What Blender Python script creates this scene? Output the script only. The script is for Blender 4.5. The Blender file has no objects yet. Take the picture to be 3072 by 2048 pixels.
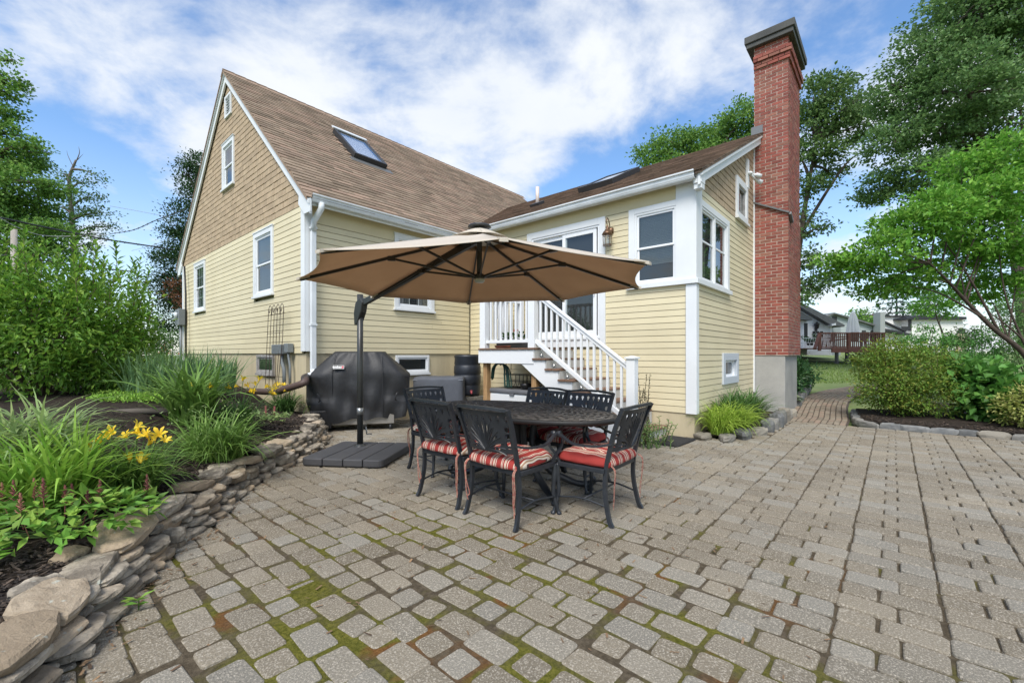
import bpy, bmesh, math, random
import numpy as np
from mathutils import Matrix, Vector
random.seed(7); rng = np.random.default_rng(7)
S = bpy.context.scene; COL = S.collection
PI = math.pi

# ------------------------------------------------------------------ camera
CA, SA = math.cos(math.radians(41.2)), math.sin(math.radians(41.2))
FOC, EYE = 1306.0, 1.25
cam = bpy.data.cameras.new('camera'); cam.sensor_width = 36; cam.lens = FOC/3072*36
cam.shift_y = 0.0127; cam.clip_start = .05; cam.clip_end = 2000
camo = bpy.data.objects.new('camera', cam); COL.objects.link(camo)
camo.location = (0, 0, EYE); camo.rotation_euler = (PI/2, 0, math.radians(41.2-90)); S.camera = camo

# ------------------------------------------------------------------ sky and sun
SUN_EL, SUN_AZ = math.radians(52), math.radians(205)      # azimuth of the sun counted from +X
w = bpy.data.worlds.new('World'); S.world = w; w.use_nodes = True
nt = w.node_tree; N = nt.nodes; L = nt.links; N.clear()
def wn(t, **k):
    n = N.new(t)
    for a, v in k.items(): setattr(n, a, v)
    return n
out = wn('ShaderNodeOutputWorld'); bg = wn('ShaderNodeBackground'); bg.inputs[1].default_value = .1
sky = wn('ShaderNodeTexSky'); sky.sky_type = 'NISHITA'; sky.sun_disc = False
sky.sun_elevation = SUN_EL; sky.sun_rotation = PI/2-SUN_AZ; sky.air_density = 1.0; sky.dust_density = .6; sky.ozone_density = 2.5
tc = wn('ShaderNodeTexCoord'); sep = wn('ShaderNodeSeparateXYZ'); L.new(tc.outputs['Generated'], sep.inputs[0])
def wm(op, a, b=None, clamp=False):
    n = wn('ShaderNodeMath', operation=op, use_clamp=clamp)
    for i, v in enumerate((a, b)):
        if v is None: continue
        if isinstance(v, (int, float)): n.inputs[i].default_value = v
        else: L.new(v, n.inputs[i])
    return n.outputs[0]
zz = wm('ADD', wm('MAXIMUM', sep.outputs[2], 0), .28)
px_ = wm('DIVIDE', sep.outputs[0], zz); py_ = wm('DIVIDE', sep.outputs[1], zz)
cmb = wn('ShaderNodeCombineXYZ'); L.new(px_, cmb.inputs[0]); L.new(py_, cmb.inputs[1])
def wnoise(scale, detail, rough, off, dist=0):
    mp = wn('ShaderNodeMapping'); mp.inputs['Location'].default_value = off; L.new(cmb.outputs[0], mp.inputs[0])
    mp.inputs['Scale'].default_value = (1, 1, 1); mp.inputs['Rotation'].default_value = (0, 0, .5)
    n = wn('ShaderNodeTexNoise'); n.inputs['Scale'].default_value = scale; n.inputs['Detail'].default_value = detail
    n.inputs['Roughness'].default_value = rough; n.inputs['Distortion'].default_value = dist
    L.new(mp.outputs[0], n.inputs[0]); return n.outputs[0]
n1 = wnoise(.95, 7, .55, (3.3, 1.2, 0), .35); n2 = wnoise(3.6, 10, .62, (0, 5, 2), .25)
cl = wm('ADD', wm('MULTIPLY', n1, .72), wm('MULTIPLY', n2, .30))
rmp = wn('ShaderNodeValToRGB'); L.new(cl, rmp.inputs[0])
e = rmp.color_ramp.elements; e[0].position = .46; e[0].color = (0, 0, 0, 1); e[1].position = .60; e[1].color = (1, 1, 1, 1)
rmp.color_ramp.interpolation = 'EASE'
hz = wm('MULTIPLY', wm('SUBTRACT', .35, sep.outputs[2], True), 1.3, True)          # whiter near the horizon
cov = wm('MAXIMUM', wm('MULTIPLY', rmp.outputs[0], .97), hz, True)
n3 = wnoise(2.0, 5, .5, (7, 3, 1), .3)
shade = wn('ShaderNodeMix', data_type='RGBA'); L.new(n3, shade.inputs[0])
shade.inputs[6].default_value = (5.0, 5.5, 6.2, 1); shade.inputs[7].default_value = (7.3, 7.35, 7.4, 1)
hs = wn('ShaderNodeHueSaturation'); L.new(sky.outputs[0], hs.inputs['Color']); hs.inputs['Saturation'].default_value = 1.12; hs.inputs['Value'].default_value = 1.62
mx = wn('ShaderNodeMix', data_type='RGBA'); L.new(cov, mx.inputs[0]); L.new(hs.outputs[0], mx.inputs[6]); L.new(shade.outputs[2], mx.inputs[7])
L.new(mx.outputs[2], bg.inputs[0]); L.new(bg.outputs[0], out.inputs[0])
sl = bpy.data.lights.new('sun', 'SUN'); sl.energy = 2.8; sl.angle = math.radians(28); sl.color = (1, .95, .87)
so = bpy.data.objects.new('sun', sl); COL.objects.link(so)
sd = Vector((math.cos(SUN_EL)*math.cos(SUN_AZ), math.cos(SUN_EL)*math.sin(SUN_AZ), math.sin(SUN_EL)))
so.rotation_euler = sd.to_track_quat('Z', 'Y').to_euler(); so.location = (0, 0, 30)
S.view_settings.view_transform = 'Standard'; S.view_settings.look = 'None'; S.view_settings.gamma = 1; S.view_settings.exposure = 0.62
S.view_settings.use_curve_mapping = False
S.cycles.max_bounces = 6; S.cycles.transparent_max_bounces = 16; S.cycles.use_denoising = True

# ------------------------------------------------------------------ helpers
def at(px, py, t):
    """the point t metres in front of the camera that the photograph shows at source pixel (px, py)"""
    l = (px-1536)/FOC; return np.array(((CA+SA*l)*t, (SA-CA*l)*t, EYE-(py-1063)/FOC*t))
def depth(p): return CA*p[0]+SA*p[1]
FWD = np.array((CA, SA, 0.)); RGT = np.array((SA, -CA, 0.)); UP = np.array((0, 0, 1.))

def link(name, me, mat=None, parent=None):
    o = bpy.data.objects.new(name, me); COL.objects.link(o)
    if parent is not None: o.parent = parent
    if mat is not None and not len(me.materials): me.materials.append(mat)
    return o
def tag(o, label=None, cat=None, group=None, kind=None):
    if label: o['label'] = label
    if cat: o['category'] = cat
    if group: o['group'] = group
    if kind: o['kind'] = kind
    return o
def thing(name, label, cat, loc=(0, 0, 0), rz=0, group=None):
    o = bpy.data.objects.new(name, None); COL.objects.link(o); o.location = loc; o.rotation_euler = (0, 0, rz)
    return tag(o, label, cat, group)
def copy_tree(o, parent=None):
    c = o.copy(); COL.objects.link(c); c.parent = parent
    for ch in list(o.children): copy_tree(ch, c)
    return c
def npmesh(name, V, F, rnd=None, smooth=False):
    V = np.asarray(V, np.float32); F = np.asarray(F, np.int32); k = F.shape[1]; n = len(F)
    me = bpy.data.meshes.new(name); me.vertices.add(len(V)); me.vertices.foreach_set('co', V.ravel())
    me.loops.add(n*k); me.loops.foreach_set('vertex_index', F.ravel())
    me.polygons.add(n); me.polygons.foreach_set('loop_start', np.arange(n, dtype=np.int32)*k)
    me.polygons.foreach_set('use_smooth', np.full(n, bool(smooth)))
    if rnd is not None:
        a = me.attributes.new('rnd', 'FLOAT', 'FACE'); a.data.foreach_set('value', np.asarray(rnd, np.float32))
    me.update(calc_edges=True); return me
def rotz(a): c, s = math.cos(a), math.sin(a); return np.array(((c, -s, 0), (s, c, 0), (0, 0, 1.)))
def frame(d, up=(0, 0, 1)):
    d = np.asarray(d, float); d = d/np.linalg.norm(d); u = np.asarray(up, float)
    if abs(d@u) > .98: u = np.array((1., 0, 0))
    s = np.cross(d, u); s /= np.linalg.norm(s); return s, np.cross(s, d)
class MB:
    """collects boxes, bars and tubes and links them as ONE mesh object"""
    def __init__(s): s.v = []; s.f = []; s.sm = []
    def add(s, V, F, smooth=False):
        b = len(s.v); s.v += [tuple(map(float, p)) for p in V]; s.f += [tuple(b+i for i in q) for q in F]; s.sm += [smooth]*len(F); return s
    def box(s, a, b):
        x0, y0, z0 = a; x1, y1, z1 = b
        V = [(x0, y0, z0), (x1, y0, z0), (x1, y1, z0), (x0, y1, z0), (x0, y0, z1), (x1, y0, z1), (x1, y1, z1), (x0, y1, z1)]
        return s.add(V, [(0, 3, 2, 1), (4, 5, 6, 7), (0, 1, 5, 4), (1, 2, 6, 5), (2, 3, 7, 6), (3, 0, 4, 7)])
    def obox(s, c, U, V_, W):                       # centre and three half vectors
        c = np.asarray(c); U, V_, W = map(np.asarray, (U, V_, W))
        P = [c+i*U+j*V_+k*W for k in (-1, 1) for i, j in ((-1, -1), (1, -1), (1, 1), (-1, 1))]
        return s.add(P, [(0, 3, 2, 1), (4, 5, 6, 7), (0, 1, 5, 4), (1, 2, 6, 5), (2, 3, 7, 6), (3, 0, 4, 7)])
    def bar(s, p, q, w_, h, up=(0, 0, 1)):          # rectangular bar from p to q
        p, q = np.asarray(p, float), np.asarray(q, float); a, b = frame(q-p, up)
        return s.obox((p+q)/2, (q-p)/2, a*w_/2, b*h/2)
    def tube(s, P, r, n=8, cap=True):
        P = [np.asarray(p, float) for p in P]; r = [r]*len(P) if np.isscalar(r) else r; V = []; F = []; prev = None
        for i, p in enumerate(P):
            d = P[min(i+1, len(P)-1)]-P[max(i-1, 0)]
            if prev is None: a, b = frame(d)
            else:
                dn = d/np.linalg.norm(d); a = prev-dn*(prev@dn); a /= np.linalg.norm(a); b = np.cross(a, dn)
            prev = a
            for k in range(n):
                t = 2*PI*k/n; V.append(p+(a*math.cos(t)+b*math.sin(t))*r[i])
        for i in range(len(P)-1):
            for k in range(n):
                k2 = (k+1) % n; F.append((i*n+k, i*n+k2, (i+1)*n+k2, (i+1)*n+k))
        if cap: F += [tuple(range(n)), tuple(range((len(P)-1)*n, len(P)*n))[::-1]]
        return s.add(V, F, n > 5)
    def lathe(s, c, prof, n=16, cap=True):          # profile of (radius, z)
        V = []; F = []
        for r, z in prof:
            for k in range(n): t = 2*PI*k/n; V.append((c[0]+r*math.cos(t), c[1]+r*math.sin(t), c[2]+z))
        for i in range(len(prof)-1):
            for k in range(n): k2 = (k+1) % n; F.append((i*n+k, i*n+k2, (i+1)*n+k2, (i+1)*n+k))
        if cap: F += [tuple(range(n))[::-1], tuple(range((len(prof)-1)*n, len(prof)*n))]
        return s.add(V, F, True)
    def prism(s, P, d):                             # planar outline P pushed by d
        P = [np.asarray(p, float) for p in P]; d = np.asarray(d, float); n = len(P)
        return s.add(P+[p+d for p in P], [tuple(range(n))[::-1], tuple(range(n, 2*n))]+[(i, (i+1) % n, n+(i+1) % n, n+i) for i in range(n)])
    def mesh(s, name, off=(0, 0, 0), smooth=None):
        me = bpy.data.meshes.new(name); o = off
        me.from_pydata([(p[0]-o[0], p[1]-o[1], p[2]-o[2]) for p in s.v], [], s.f)
        me.polygons.foreach_set('use_smooth', s.sm if smooth is None else [smooth]*len(s.f))
        bm = bmesh.new(); bm.from_mesh(me); bmesh.ops.recalc_face_normals(bm, faces=bm.faces); bm.to_mesh(me); bm.free()
        me.update(); return me
    def build(s, name, mat, parent=None, off=(0, 0, 0), smooth=None, bevel=0):
        o = link(name, s.mesh(name, off, smooth), mat, parent)
        if bevel:
            m = o.modifiers.new('bevel', 'BEVEL'); m.width = bevel; m.segments = 2; m.limit_method = 'ANGLE'; m.angle_limit = .8
        return o
def B(a, b): return MB().box(a, b)

# many alike pieces: the ones that show largest become objects of their own, the rest one mesh of kind stuff
def M4(R, t):
    m = np.eye(4); m[:3, :3] = R; m[:3, 3] = t; return m
def tri_fix(faces, k=4): return [tuple(f)+(f[-1],)*(k-len(f)) for f in faces]
def pieces(tmpl, items, parent, mat, name, stuffname, limit=300, off=(0, 0, 0), smooth=False):
    """tmpl: list of (V, quads); items: (template index, 4x4 in parent space, shown size, random)"""
    items = sorted(items, key=lambda q: -q[2]); off = np.asarray(off, float)
    me = []
    for i, (V, F) in enumerate(tmpl):
        m = npmesh(name, V, F, smooth=smooth); m.materials.append(mat); me.append(m)
    for ti, M, sc, r in items[:limit]:
        o = bpy.data.objects.new(name, me[ti]); COL.objects.link(o); o.parent = parent
        M = M.copy(); M[:3, 3] -= off; o.matrix_local = Matrix(M.tolist())
    rest = items[limit:]
    if rest:
        VV = []; FF = []; RR = []; b = 0
        for ti, M, sc, r in rest:
            V, F = tmpl[ti]; V = np.asarray(V); F = np.asarray(F)
            VV.append(V@M[:3, :3].T+M[:3, 3]-off); FF.append(F+b); RR.append(np.full(len(F), r)); b += len(V)
        o = link(stuffname, npmesh(stuffname, np.vstack(VV), np.vstack(FF), np.concatenate(RR), smooth), mat, parent); o['kind'] = 'stuff'
def shown(c, area):
    d = depth(c)
    if d < .5: return 0
    l = (SA*c[0]-CA*c[1])/d
    if abs(l) > 1.25: return area/d**2*.05
    return area/d**2
BOX = ([(-.5, -.5, -.5), (.5, -.5, -.5), (.5, .5, -.5), (-.5, .5, -.5), (-.5, -.5, .5), (.5, -.5, .5), (.5, .5, .5), (-.5, .5, .5)],
       [(0, 3, 2, 1), (4, 5, 6, 7), (0, 1, 5, 4), (1, 2, 6, 5), (2, 3, 7, 6), (3, 0, 4, 7)])

# ------------------------------------------------------------------ materials
def mat(name, col, rough=.6, col2=None, scale=6, detail=4, lo=.35, hi=.65, rnd=0, rcol=None, bump=0, bscale=60, metal=0, spec=.5, trans=0, speck=None, stretch=None, hue=0):
    m = bpy.data.materials.new(name); m.use_nodes = True; t = m.node_tree; n = t.nodes; l = t.links
    p = n['Principled BSDF']; p.inputs['Roughness'].default_value = rough; p.inputs['Metallic'].default_value = metal
    p.inputs['Specular IOR Level'].default_value = spec
    g = n.new('ShaderNodeNewGeometry'); pos = g.outputs['Position']
    if stretch:
        mp = n.new('ShaderNodeMapping'); mp.inputs['Scale'].default_value = stretch; l.new(pos, mp.inputs[0]); pos = mp.outputs[0]
    def noise(s, d=4, r=.6):
        q = n.new('ShaderNodeTexNoise'); q.inputs['Scale'].default_value = s; q.inputs['Detail'].default_value = d; q.inputs['Roughness'].default_value = r
        l.new(pos, q.inputs[0]); return q.outputs[0]
    def ramp(v, a, b):
        q = n.new('ShaderNodeMapRange'); q.inputs[1].default_value = a; q.inputs[2].default_value = b; l.new(v, q.inputs[0]); return q.outputs[0]
    def mixc(f, a, b, mode='MIX'):
        q = n.new('ShaderNodeMix'); q.data_type = 'RGBA'; q.blend_type = mode
        for i, v in ((0, f), (6, a), (7, b)):
            if hasattr(v, 'links'): l.new(v, q.inputs[i])
            else: q.inputs[i].default_value = v if i == 0 else (*v, 1)
        return q.outputs[2]
    c = None
    if col2 is not None: c = mixc(ramp(noise(scale, detail), lo, hi), col, col2)
    if rnd or rcol:
        oi = n.new('ShaderNodeObjectInfo'); at_ = n.new('ShaderNodeAttribute'); at_.attribute_name = 'rnd'
        ad = n.new('ShaderNodeMath'); ad.operation = 'ADD'; l.new(oi.outputs['Random'], ad.inputs[0]); l.new(at_.outputs['Fac'], ad.inputs[1])
        fr = n.new('ShaderNodeMath'); fr.operation = 'FRACT'; l.new(ad.outputs[0], fr.inputs[0]); r1 = fr.outputs[0]
        base = c if c is not None else tuple(col)
        if rcol:
            f2 = n.new('ShaderNodeMath'); f2.operation = 'MULTIPLY'; f2.inputs[1].default_value = 7.31; l.new(r1, f2.inputs[0])
            f3 = n.new('ShaderNodeMath'); f3.operation = 'FRACT'; l.new(f2.outputs[0], f3.inputs[0])
            base = mixc(ramp(f3.outputs[0], .45, 1), base, rcol)
        if rnd:
            mr = n.new('ShaderNodeMapRange'); mr.inputs[3].default_value = 1-rnd; mr.inputs[4].default_value = 1+rnd; l.new(r1, mr.inputs[0])
            cb = n.new('ShaderNodeCombineColor')
            for i in range(3): l.new(mr.outputs[0], cb.inputs[i])
            base = mixc(1.0, base, cb.outputs[0], 'MULTIPLY')
        c = base
    if speck:
        sc_, lo_, hi_, cs = speck
        c = mixc(ramp(noise(sc_, 2, .7), lo_, hi_), c if c is not None else tuple(col), cs)
    if c is None or isinstance(c, tuple): p.inputs['Base Color'].default_value = (*col, 1)
    else: l.new(c, p.inputs['Base Color'])
    if bump:
        b = n.new('ShaderNodeBump'); b.inputs['Strength'].default_value = bump; b.inputs['Distance'].default_value = .01
        l.new(noise(bscale, 5, .65), b.inputs['Height']); l.new(b.outputs[0], p.inputs['Normal'])
    if trans:
        tr = n.new('ShaderNodeBsdfTranslucent'); ms = n.new('ShaderNodeMixShader'); ms.inputs[0].default_value = trans
        if c is None or isinstance(c, tuple): tr.inputs[0].default_value = (*col, 1)
        else: l.new(c, tr.inputs[0])
        l.new(p.outputs[0], ms.inputs[1]); l.new(tr.outputs[0], ms.inputs[2]); l.new(ms.outputs[0], n['Material Output'].inputs[0])
    return m
def glass(name, tint=(.75, .8, .8), refl=.9, base=.075):
    m = bpy.data.materials.new(name); m.use_nodes = True; t = m.node_tree; n = t.nodes; l = t.links; n.remove(n['Principled BSDF'])
    tr = n.new('ShaderNodeBsdfTransparent'); tr.inputs[0].default_value = (*tint, 1)
    gl = n.new('ShaderNodeBsdfGlossy'); gl.inputs['Roughness'].default_value = .02; gl.inputs[0].default_value = (refl,)*3+(1,)
    lw = n.new('ShaderNodeLayerWeight'); lw.inputs[0].default_value = .5; ms = n.new('ShaderNodeMixShader')
    pw = n.new('ShaderNodeMath'); pw.operation = 'POWER'; pw.inputs[1].default_value = 4.0; l.new(lw.outputs['Facing'], pw.inputs[0])
    ad = n.new('ShaderNodeMath'); ad.operation = 'MULTIPLY_ADD'; ad.inputs[1].default_value = .8; ad.inputs[2].default_value = base; l.new(pw.outputs[0], ad.inputs[0])
    l.new(ad.outputs[0], ms.inputs[0]); l.new(tr.outputs[0], ms.inputs[1]); l.new(gl.outputs[0], ms.inputs[2]); l.new(ms.outputs[0], n['Material Output'].inputs[0])
    return m
m_yellow = mat('yellow_clapboard', (.66, .585, .39), .55, (.61, .535, .35), 1.2, rnd=.05, bump=.06, bscale=40)
m_frieze = mat('yellow_board', (.62, .545, .35), .6, (.58, .505, .32), 2)
m_white = mat('white_paint', (.72, .74, .75), .45, (.66, .68, .69), 1.5)
m_vinyl = mat('white_vinyl', (.76, .78, .80), .35)
m_gutter = mat('gutter_white', (.70, .73, .75), .35, (.60, .63, .65), 3)
m_shake = mat('tan_shingle', (.43, .33, .215), .85, (.36, .265, .17), 9, rnd=.12, bump=.25, bscale=30, stretch=(3, 3, .5))
m_roof = mat('brown_roof_shingle', (.25, .193, .142), .95, (.195, .148, .106), 2.5, rnd=.22, rcol=(.275, .195, .145), bump=.3, bscale=220, spec=.2)
m_roof2 = mat('dark_roof_shingle', (.20, .145, .105), .95, (.14, .10, .078), 6, rnd=.32, rcol=(.23, .16, .12), bump=.3, bscale=220, spec=.2)
m_found = mat('foundation_paint', (.52, .45, .30), .85, (.43, .37, .25), 2.2, bump=.2, bscale=30, stretch=(2, 2, .4))
m_conc = mat('grey_concrete', (.37, .365, .34), .9, (.28, .28, .265), 1.8, bump=.2, bscale=40, speck=(90, .62, .72, (.22, .22, .21)))
m_brick = mat('red_brick', (.275, .074, .052), .85, (.205, .056, .042), 8, rnd=.22, rcol=(.24, .105, .072), bump=.25, bscale=60)
m_mortar = mat('mortar', (.50, .41, .34), .95, (.41, .33, .28), 10, bump=.2)
m_slab = mat('chimney_cap_stone', (.05, .052, .05), .8, (.075, .076, .07), 5, bump=.2)
m_lead = mat('lead_flashing', (.16, .165, .165), .5, metal=.4)
m_black = mat('black_metal', (.012, .012, .013), .38, spec=.5)
m_cast = mat('cast_aluminium', (.016, .019, .024), .42, (.026, .030, .036), 14, spec=.55, bump=.06, bscale=90)
m_char = mat('charcoal_metal', (.03, .031, .033), .45)
m_dark = mat('room_dark', (.02, .022, .024), .8)
m_glass = glass('window_glass')
m_skyglass = glass('skylight_glass', (1, 1, 1), .95, .40)
m_blind = mat('blind_slat', (.34, .37, .39), .6)
m_curtain = mat('curtain', (.16, .16, .155), .9, (.09, .09, .09), 9, stretch=(6, 6, .2))
m_cedar = mat('brown_deck_board', (.20, .115, .075), .75, (.15, .09, .06), 10, rnd=.15, bump=.15, stretch=(1, 4, 4))
m_pine = mat('treated_post', (.42, .26, .12), .8, (.27, .16, .075), 7, bump=.15, stretch=(6, 6, .6))
m_grey_step = mat('grey_riser', (.50, .51, .50), .6, (.44, .45, .44), 4)
m_soil = None
# ================================================================== THE HOUSE
XA, YB, XC, YD = 3.114, 7.207, 6.779, 2.25        # planes of the four walls in view
YL, XE = 14.974, 13.08                            # far end of the gable wall, far end of the main house
HO = np.array((7., 8., 0.))
house = thing('house', 'yellow clapboard house with steep brown shingle roof, rear wing and tall red brick chimney', 'house', HO)
def hpart(mb, name, m, parent=None, **k): return mb.build(name, m, parent or house, HO, **k)
class Wall:
    def __init__(s, O, U, n): s.O = np.array(O, float); s.U = np.array(U, float); s.n = np.array(n, float)
    def p(s, u, d, z): return s.O+s.U*u+s.n*d+UP*z
    def box(s, mb, u0, u1, d0, d1, z0, z1):
        c = s.p((u0+u1)/2, (d0+d1)/2, (z0+z1)/2); return mb.obox(c, s.U*(u1-u0)/2, s.n*(d1-d0)/2, UP*(z1-z0)/2)
WA = Wall((XA, 0, 0), (0, 1, 0), (-1, 0, 0)); WB = Wall((0, YB, 0), (1, 0, 0), (0, -1, 0))
WC = Wall((XC, 0, 0), (0, 1, 0), (-1, 0, 0)); WD = Wall((0, YD, 0), (1, 0, 0), (0, -1, 0))
RS, R0Y, R0Z, RY, RZ = .90, 7.03, 3.82, 11.10, 7.50  # main roof: slope, eave, ridge
RS = (RZ-R0Z)/(RY-R0Y)
AS, A0X, A0Z, ARX = .515, 6.62, 3.97, 10.55          # roof of the wing: slope, eave, ridge
def zmain(y): return R0Z+RS*(y-R0Y) if y < RY else RZ-RS*(y-RY)
def zwing(x): return A0Z+AS*(x-A0X) if x < ARX else A0Z+AS*(2*ARX-x-A0X)

CLAP = ([(-.5, 1, 0), (.5, 1, 0), (.5, .72, .92), (-.5, .72, .92), (-.5, -.6, 0), (.5, -.6, 0), (.5, -.6, .92), (-.5, -.6, .92)],
        [(0, 1, 2, 3), (4, 5, 1, 0), (0, 3, 7, 4), (1, 5, 6, 2), (3, 2, 6, 7)])
def courses(W, z0, z1, ex, rng_u, holes, seglen=None, joint=0, jit=0):
    n = round((z1-z0)/ex); ex = (z1-z0)/n; items = []
    for i in range(n):
        z = z0+i*ex; a, b = rng_u(z+ex*.5); iv = [(a, b)]
        for h in holes:
            if h[2] < z+ex*.55 and h[3] > z+ex*.45:
                nv = []
                for q in iv:
                    if h[1] <= q[0] or h[0] >= q[1]: nv.append(q)
                    else:
                        if h[0]-q[0] > .02: nv.append((q[0], h[0]))
                        if q[1]-h[1] > .02: nv.append((h[1], q[1]))
                iv = nv
        for a, b in iv:
            if b-a < .02: continue
            if seglen:
                cuts = [a]
                while cuts[-1] < b:
                    cuts.append(cuts[-1]+random.uniform(*seglen))
                cuts[-1] = b
                if len(cuts) > 2 and cuts[-1]-cuts[-2] < .04: cuts.pop(-2)
            else: cuts = [a, b]
            for p, q in zip(cuts, cuts[1:]):
                M = np.eye(4); M[:3, 0] = W.U*(q-p-joint); M[:3, 1] = W.n*.017; M[:3, 2] = UP*ex
                M[:3, 3] = W.p((p+q)/2, -.020+random.uniform(0, jit), z+random.uniform(-jit, jit)*1.5)
                items.append((0, M, shown(M[:3, 3], (q-p)*ex*abs(W.n@np.array(M[:3, 3]))/max(np.linalg.norm(M[:3, 3]), .1)), random.random()))
    return items
# --- bodies of the walls (sheathing behind the siding) and foundations
def wall(outline, d): return hpart(MB().prism(outline, d), 'wall', m_frieze)
bd = .075
gab = [(XA+bd, YB+.1, 1.2), (XA+bd, YL, 1.2), (XA+bd, YL, zmain(YL)-.06), (XA+bd, RY, RZ-.06), (XA+bd, YB+.1, zmain(YB+.1)-.06)]
wallA = wall(gab, (.12, 0, 0))
wallB = wall([(XA+.21, YB+bd, 1.2), (XE, YB+bd, 1.2), (XE, YB+bd, 3.8), (XA+.21, YB+bd, 3.8)], (0, .12, 0))
hpart(MB().prism([(p[0]+XE-XA-bd-.12, p[1]+.12, p[2]) for p in gab], (.12, 0, 0)).box((XA+.21, YL-.12, .3), (XE-.01, YL, 3.7)), 'wall', m_yellow)
wallC = wall([(XC+bd, YD+.1, .3), (XC+bd, YB, .3), (XC+bd, YB, 4.0), (XC+bd, YD+.1, 4.0)], (.12, 0, 0))
wallD = wall([(XC+.2, YD+bd, .3), (14.2, YD+bd, .3), (14.2, YD+bd, zwing(14.2)-.06), (ARX, YD+bd, zwing(ARX)-.06), (XC+.2, YD+bd, zwing(XC+.2)-.06)], (0, .12, 0))
hpart(MB().box((XA+.03, YB+.03, -.2), (XA+.33, YL, 1.262)).box((XA+.33, YB+.03, -.2), (XC+.3, YB+.33, 1.258)), 'foundation', m_found)
hpart(MB().box((XC+.02, YD+.02, -.2), (XC+.3, YB+.02, .345)).box((XC+.3, YD+.02, -.2), (10.45, YD+.3, .341)), 'foundation', m_found)
# --- openings (u0, u1, z0, z1), outer edge of the trim
A_w1, A_w2, A_att, A_vent, A_base = (8.51, 9.49, 2.34, 3.61), (12.82, 13.80, 2.33, 3.60), (10.67, 11.46, 4.92, 5.97), (10.83, 11.25, 6.50, 6.98), (8.53, 9.37, .88, 1.245)
B_w, B_base = (4.80, 5.76, 2.107, 3.58), (4.84, 5.64, .87, 1.235)
C_w, C_door = (2.386, 3.33, 2.345, 3.655), (3.767, 5.517, 1.385, 3.652)
D_w, D_small, D_low = (6.9, 8.55, 2.36, 3.64), (9.02, 9.85, 3.86, 4.66), (8.16, 9.16, .72, 1.275)
ru = lambda a, b: (lambda z: (a, b))
cl = courses(WA, 1.27, 3.715, .1018, ru(YB+.12, YL-.05), [A_w1, A_w2], (2.4, 4.6), .0022)
pieces([CLAP], cl, wallA, m_yellow, 'clapboard', 'clapboards', 400, HO)
pieces([CLAP], courses(WB, 1.265, 3.43, .1031, ru(XA+.12, XC-.005), [B_w], (2.4, 4.6), .0022), wallB, m_yellow, 'clapboard', 'clapboards', 400, HO)
pieces([CLAP], courses(WC, .35, 3.655, .1, ru(YD+.136, YB-.02), [C_w, C_door, (2.2, 2.53, 2.34, 4)], (2.4, 4.6), .0022), wallC, m_yellow, 'clapboard', 'clapboards', 400, HO)
pieces([CLAP], courses(WD, .35, 3.85, .1, ru(XC+.1, 10.43), [(6.7, 8.55, 2.34, 3.66), D_low, (6.7, 7.03, 2.34, 3.9), D_small], (2.4, 4.6), .0022), wallD, m_yellow, 'clapboard', 'clapboards', 400, HO)
# shingles of the gables: the 300 that show largest are objects
gu = lambda z: (max(YB, R0Y+(z+.10-R0Z)/RS)+.0, min(YL+.1, RY+(RZ-z-.10)/RS))
shA = courses(WA, 3.715, 7.4, .113, gu, [A_att, A_vent], (.09, .24), .004, .003)
shD = courses(WD, 3.85, 5.9, .113, lambda z: (max(XC+.05, A0X+(z+.14-A0Z)/AS), 10.43), [D_small], (.10, .26), .004, .003)
cut = sorted([q[2] for q in shA+shD], reverse=True)[299]
pieces([CLAP], shA, wallA, m_shake, 'shingle', 'shingles', sum(q[2] >= cut for q in shA), HO)
pieces([CLAP], shD, wallD, m_shake, 'shingle', 'shingles', sum(q[2] >= cut for q in shD), HO)
# --- friezes, soffits, corner boards, rakes
hpart(WB.box(WC.box(MB(), 2.53, YB-.03, -.03, -.004, 3.655, 3.93), XA+.12, XC-.03, -.03, -.004, 3.43, 3.78), 'frieze', m_frieze)
hpart(MB().box((XA-.05, YB-.17, 3.735), (XC-.1, YB-.004, 3.755)).box((XC-.15, YD+.02, 3.91), (XC-.004, YB-.2, 3.93)), 'soffit', m_frieze)
def board(name, mb, m=m_white, parent=None, bev=.004): return hpart(mb, name, m, parent, bevel=bev)
board('corner_board', MB().box((XA-.022, YB-.022, 1.30), (XA+.0, YB+.115, 3.80)).box((XA, YB-.022, 1.30), (XA+.115, YB, 3.80)))
board('corner_board', WA.box(MB(), YL-.1, YL+.02, -.02, .022, 1.0, 3.7))
board('corner_board', MB().box((XC-.024, YD-.024, .345), (XC, YD+.136, 2.32)).box((XC, YD-.024, .345), (XC+.10, YD, 2.32)))
board('corner_panel', MB().box((XC-.02, YD-.02, 2.40), (XC, YD+.29, 3.92)).box((XC, YD-.02, 2.40), (XC+.255, YD, 3.80)))
board('sill_band', MB().box((XC-.055, YD-.055, 2.325), (XC+.0, 3.36, 2.40)).box((XC, YD-.055, 2.325), (8.60, YD, 2.40)))
board('trim_strip', WD.box(MB(), 10.425, 10.468, -.02, .02, .45, 5.85))
def rake(pts, d, w_, name='rake_board'):
    mb = MB()
    for a, b in zip(pts, pts[1:]):
        a, b = np.array(a), np.array(b); mb.prism([a, b, b-UP*w_, a-UP*w_], d)
    return board(name, mb)
rx = XA-.055
rake([(rx, R0Y-.12, zmain(R0Y-.12)-.02), (rx, RY, RZ-.02)], (.035, 0, 0), .22)
rake([(rx, RY, RZ-.02), (rx, YL+.35, zmain(YL+.35)-.02)], (.035, 0, 0), .22)
rake([(rx-.03, R0Y-.13, zmain(R0Y-.13)-.01), (rx-.03, RY, RZ-.01)], (.03, 0, 0), .07, 'rake_trim')
rake([(rx-.03, RY, RZ-.01), (rx-.03, YL+.36, zmain(YL+.36)-.01)], (.03, 0, 0), .07, 'rake_trim')
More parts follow.
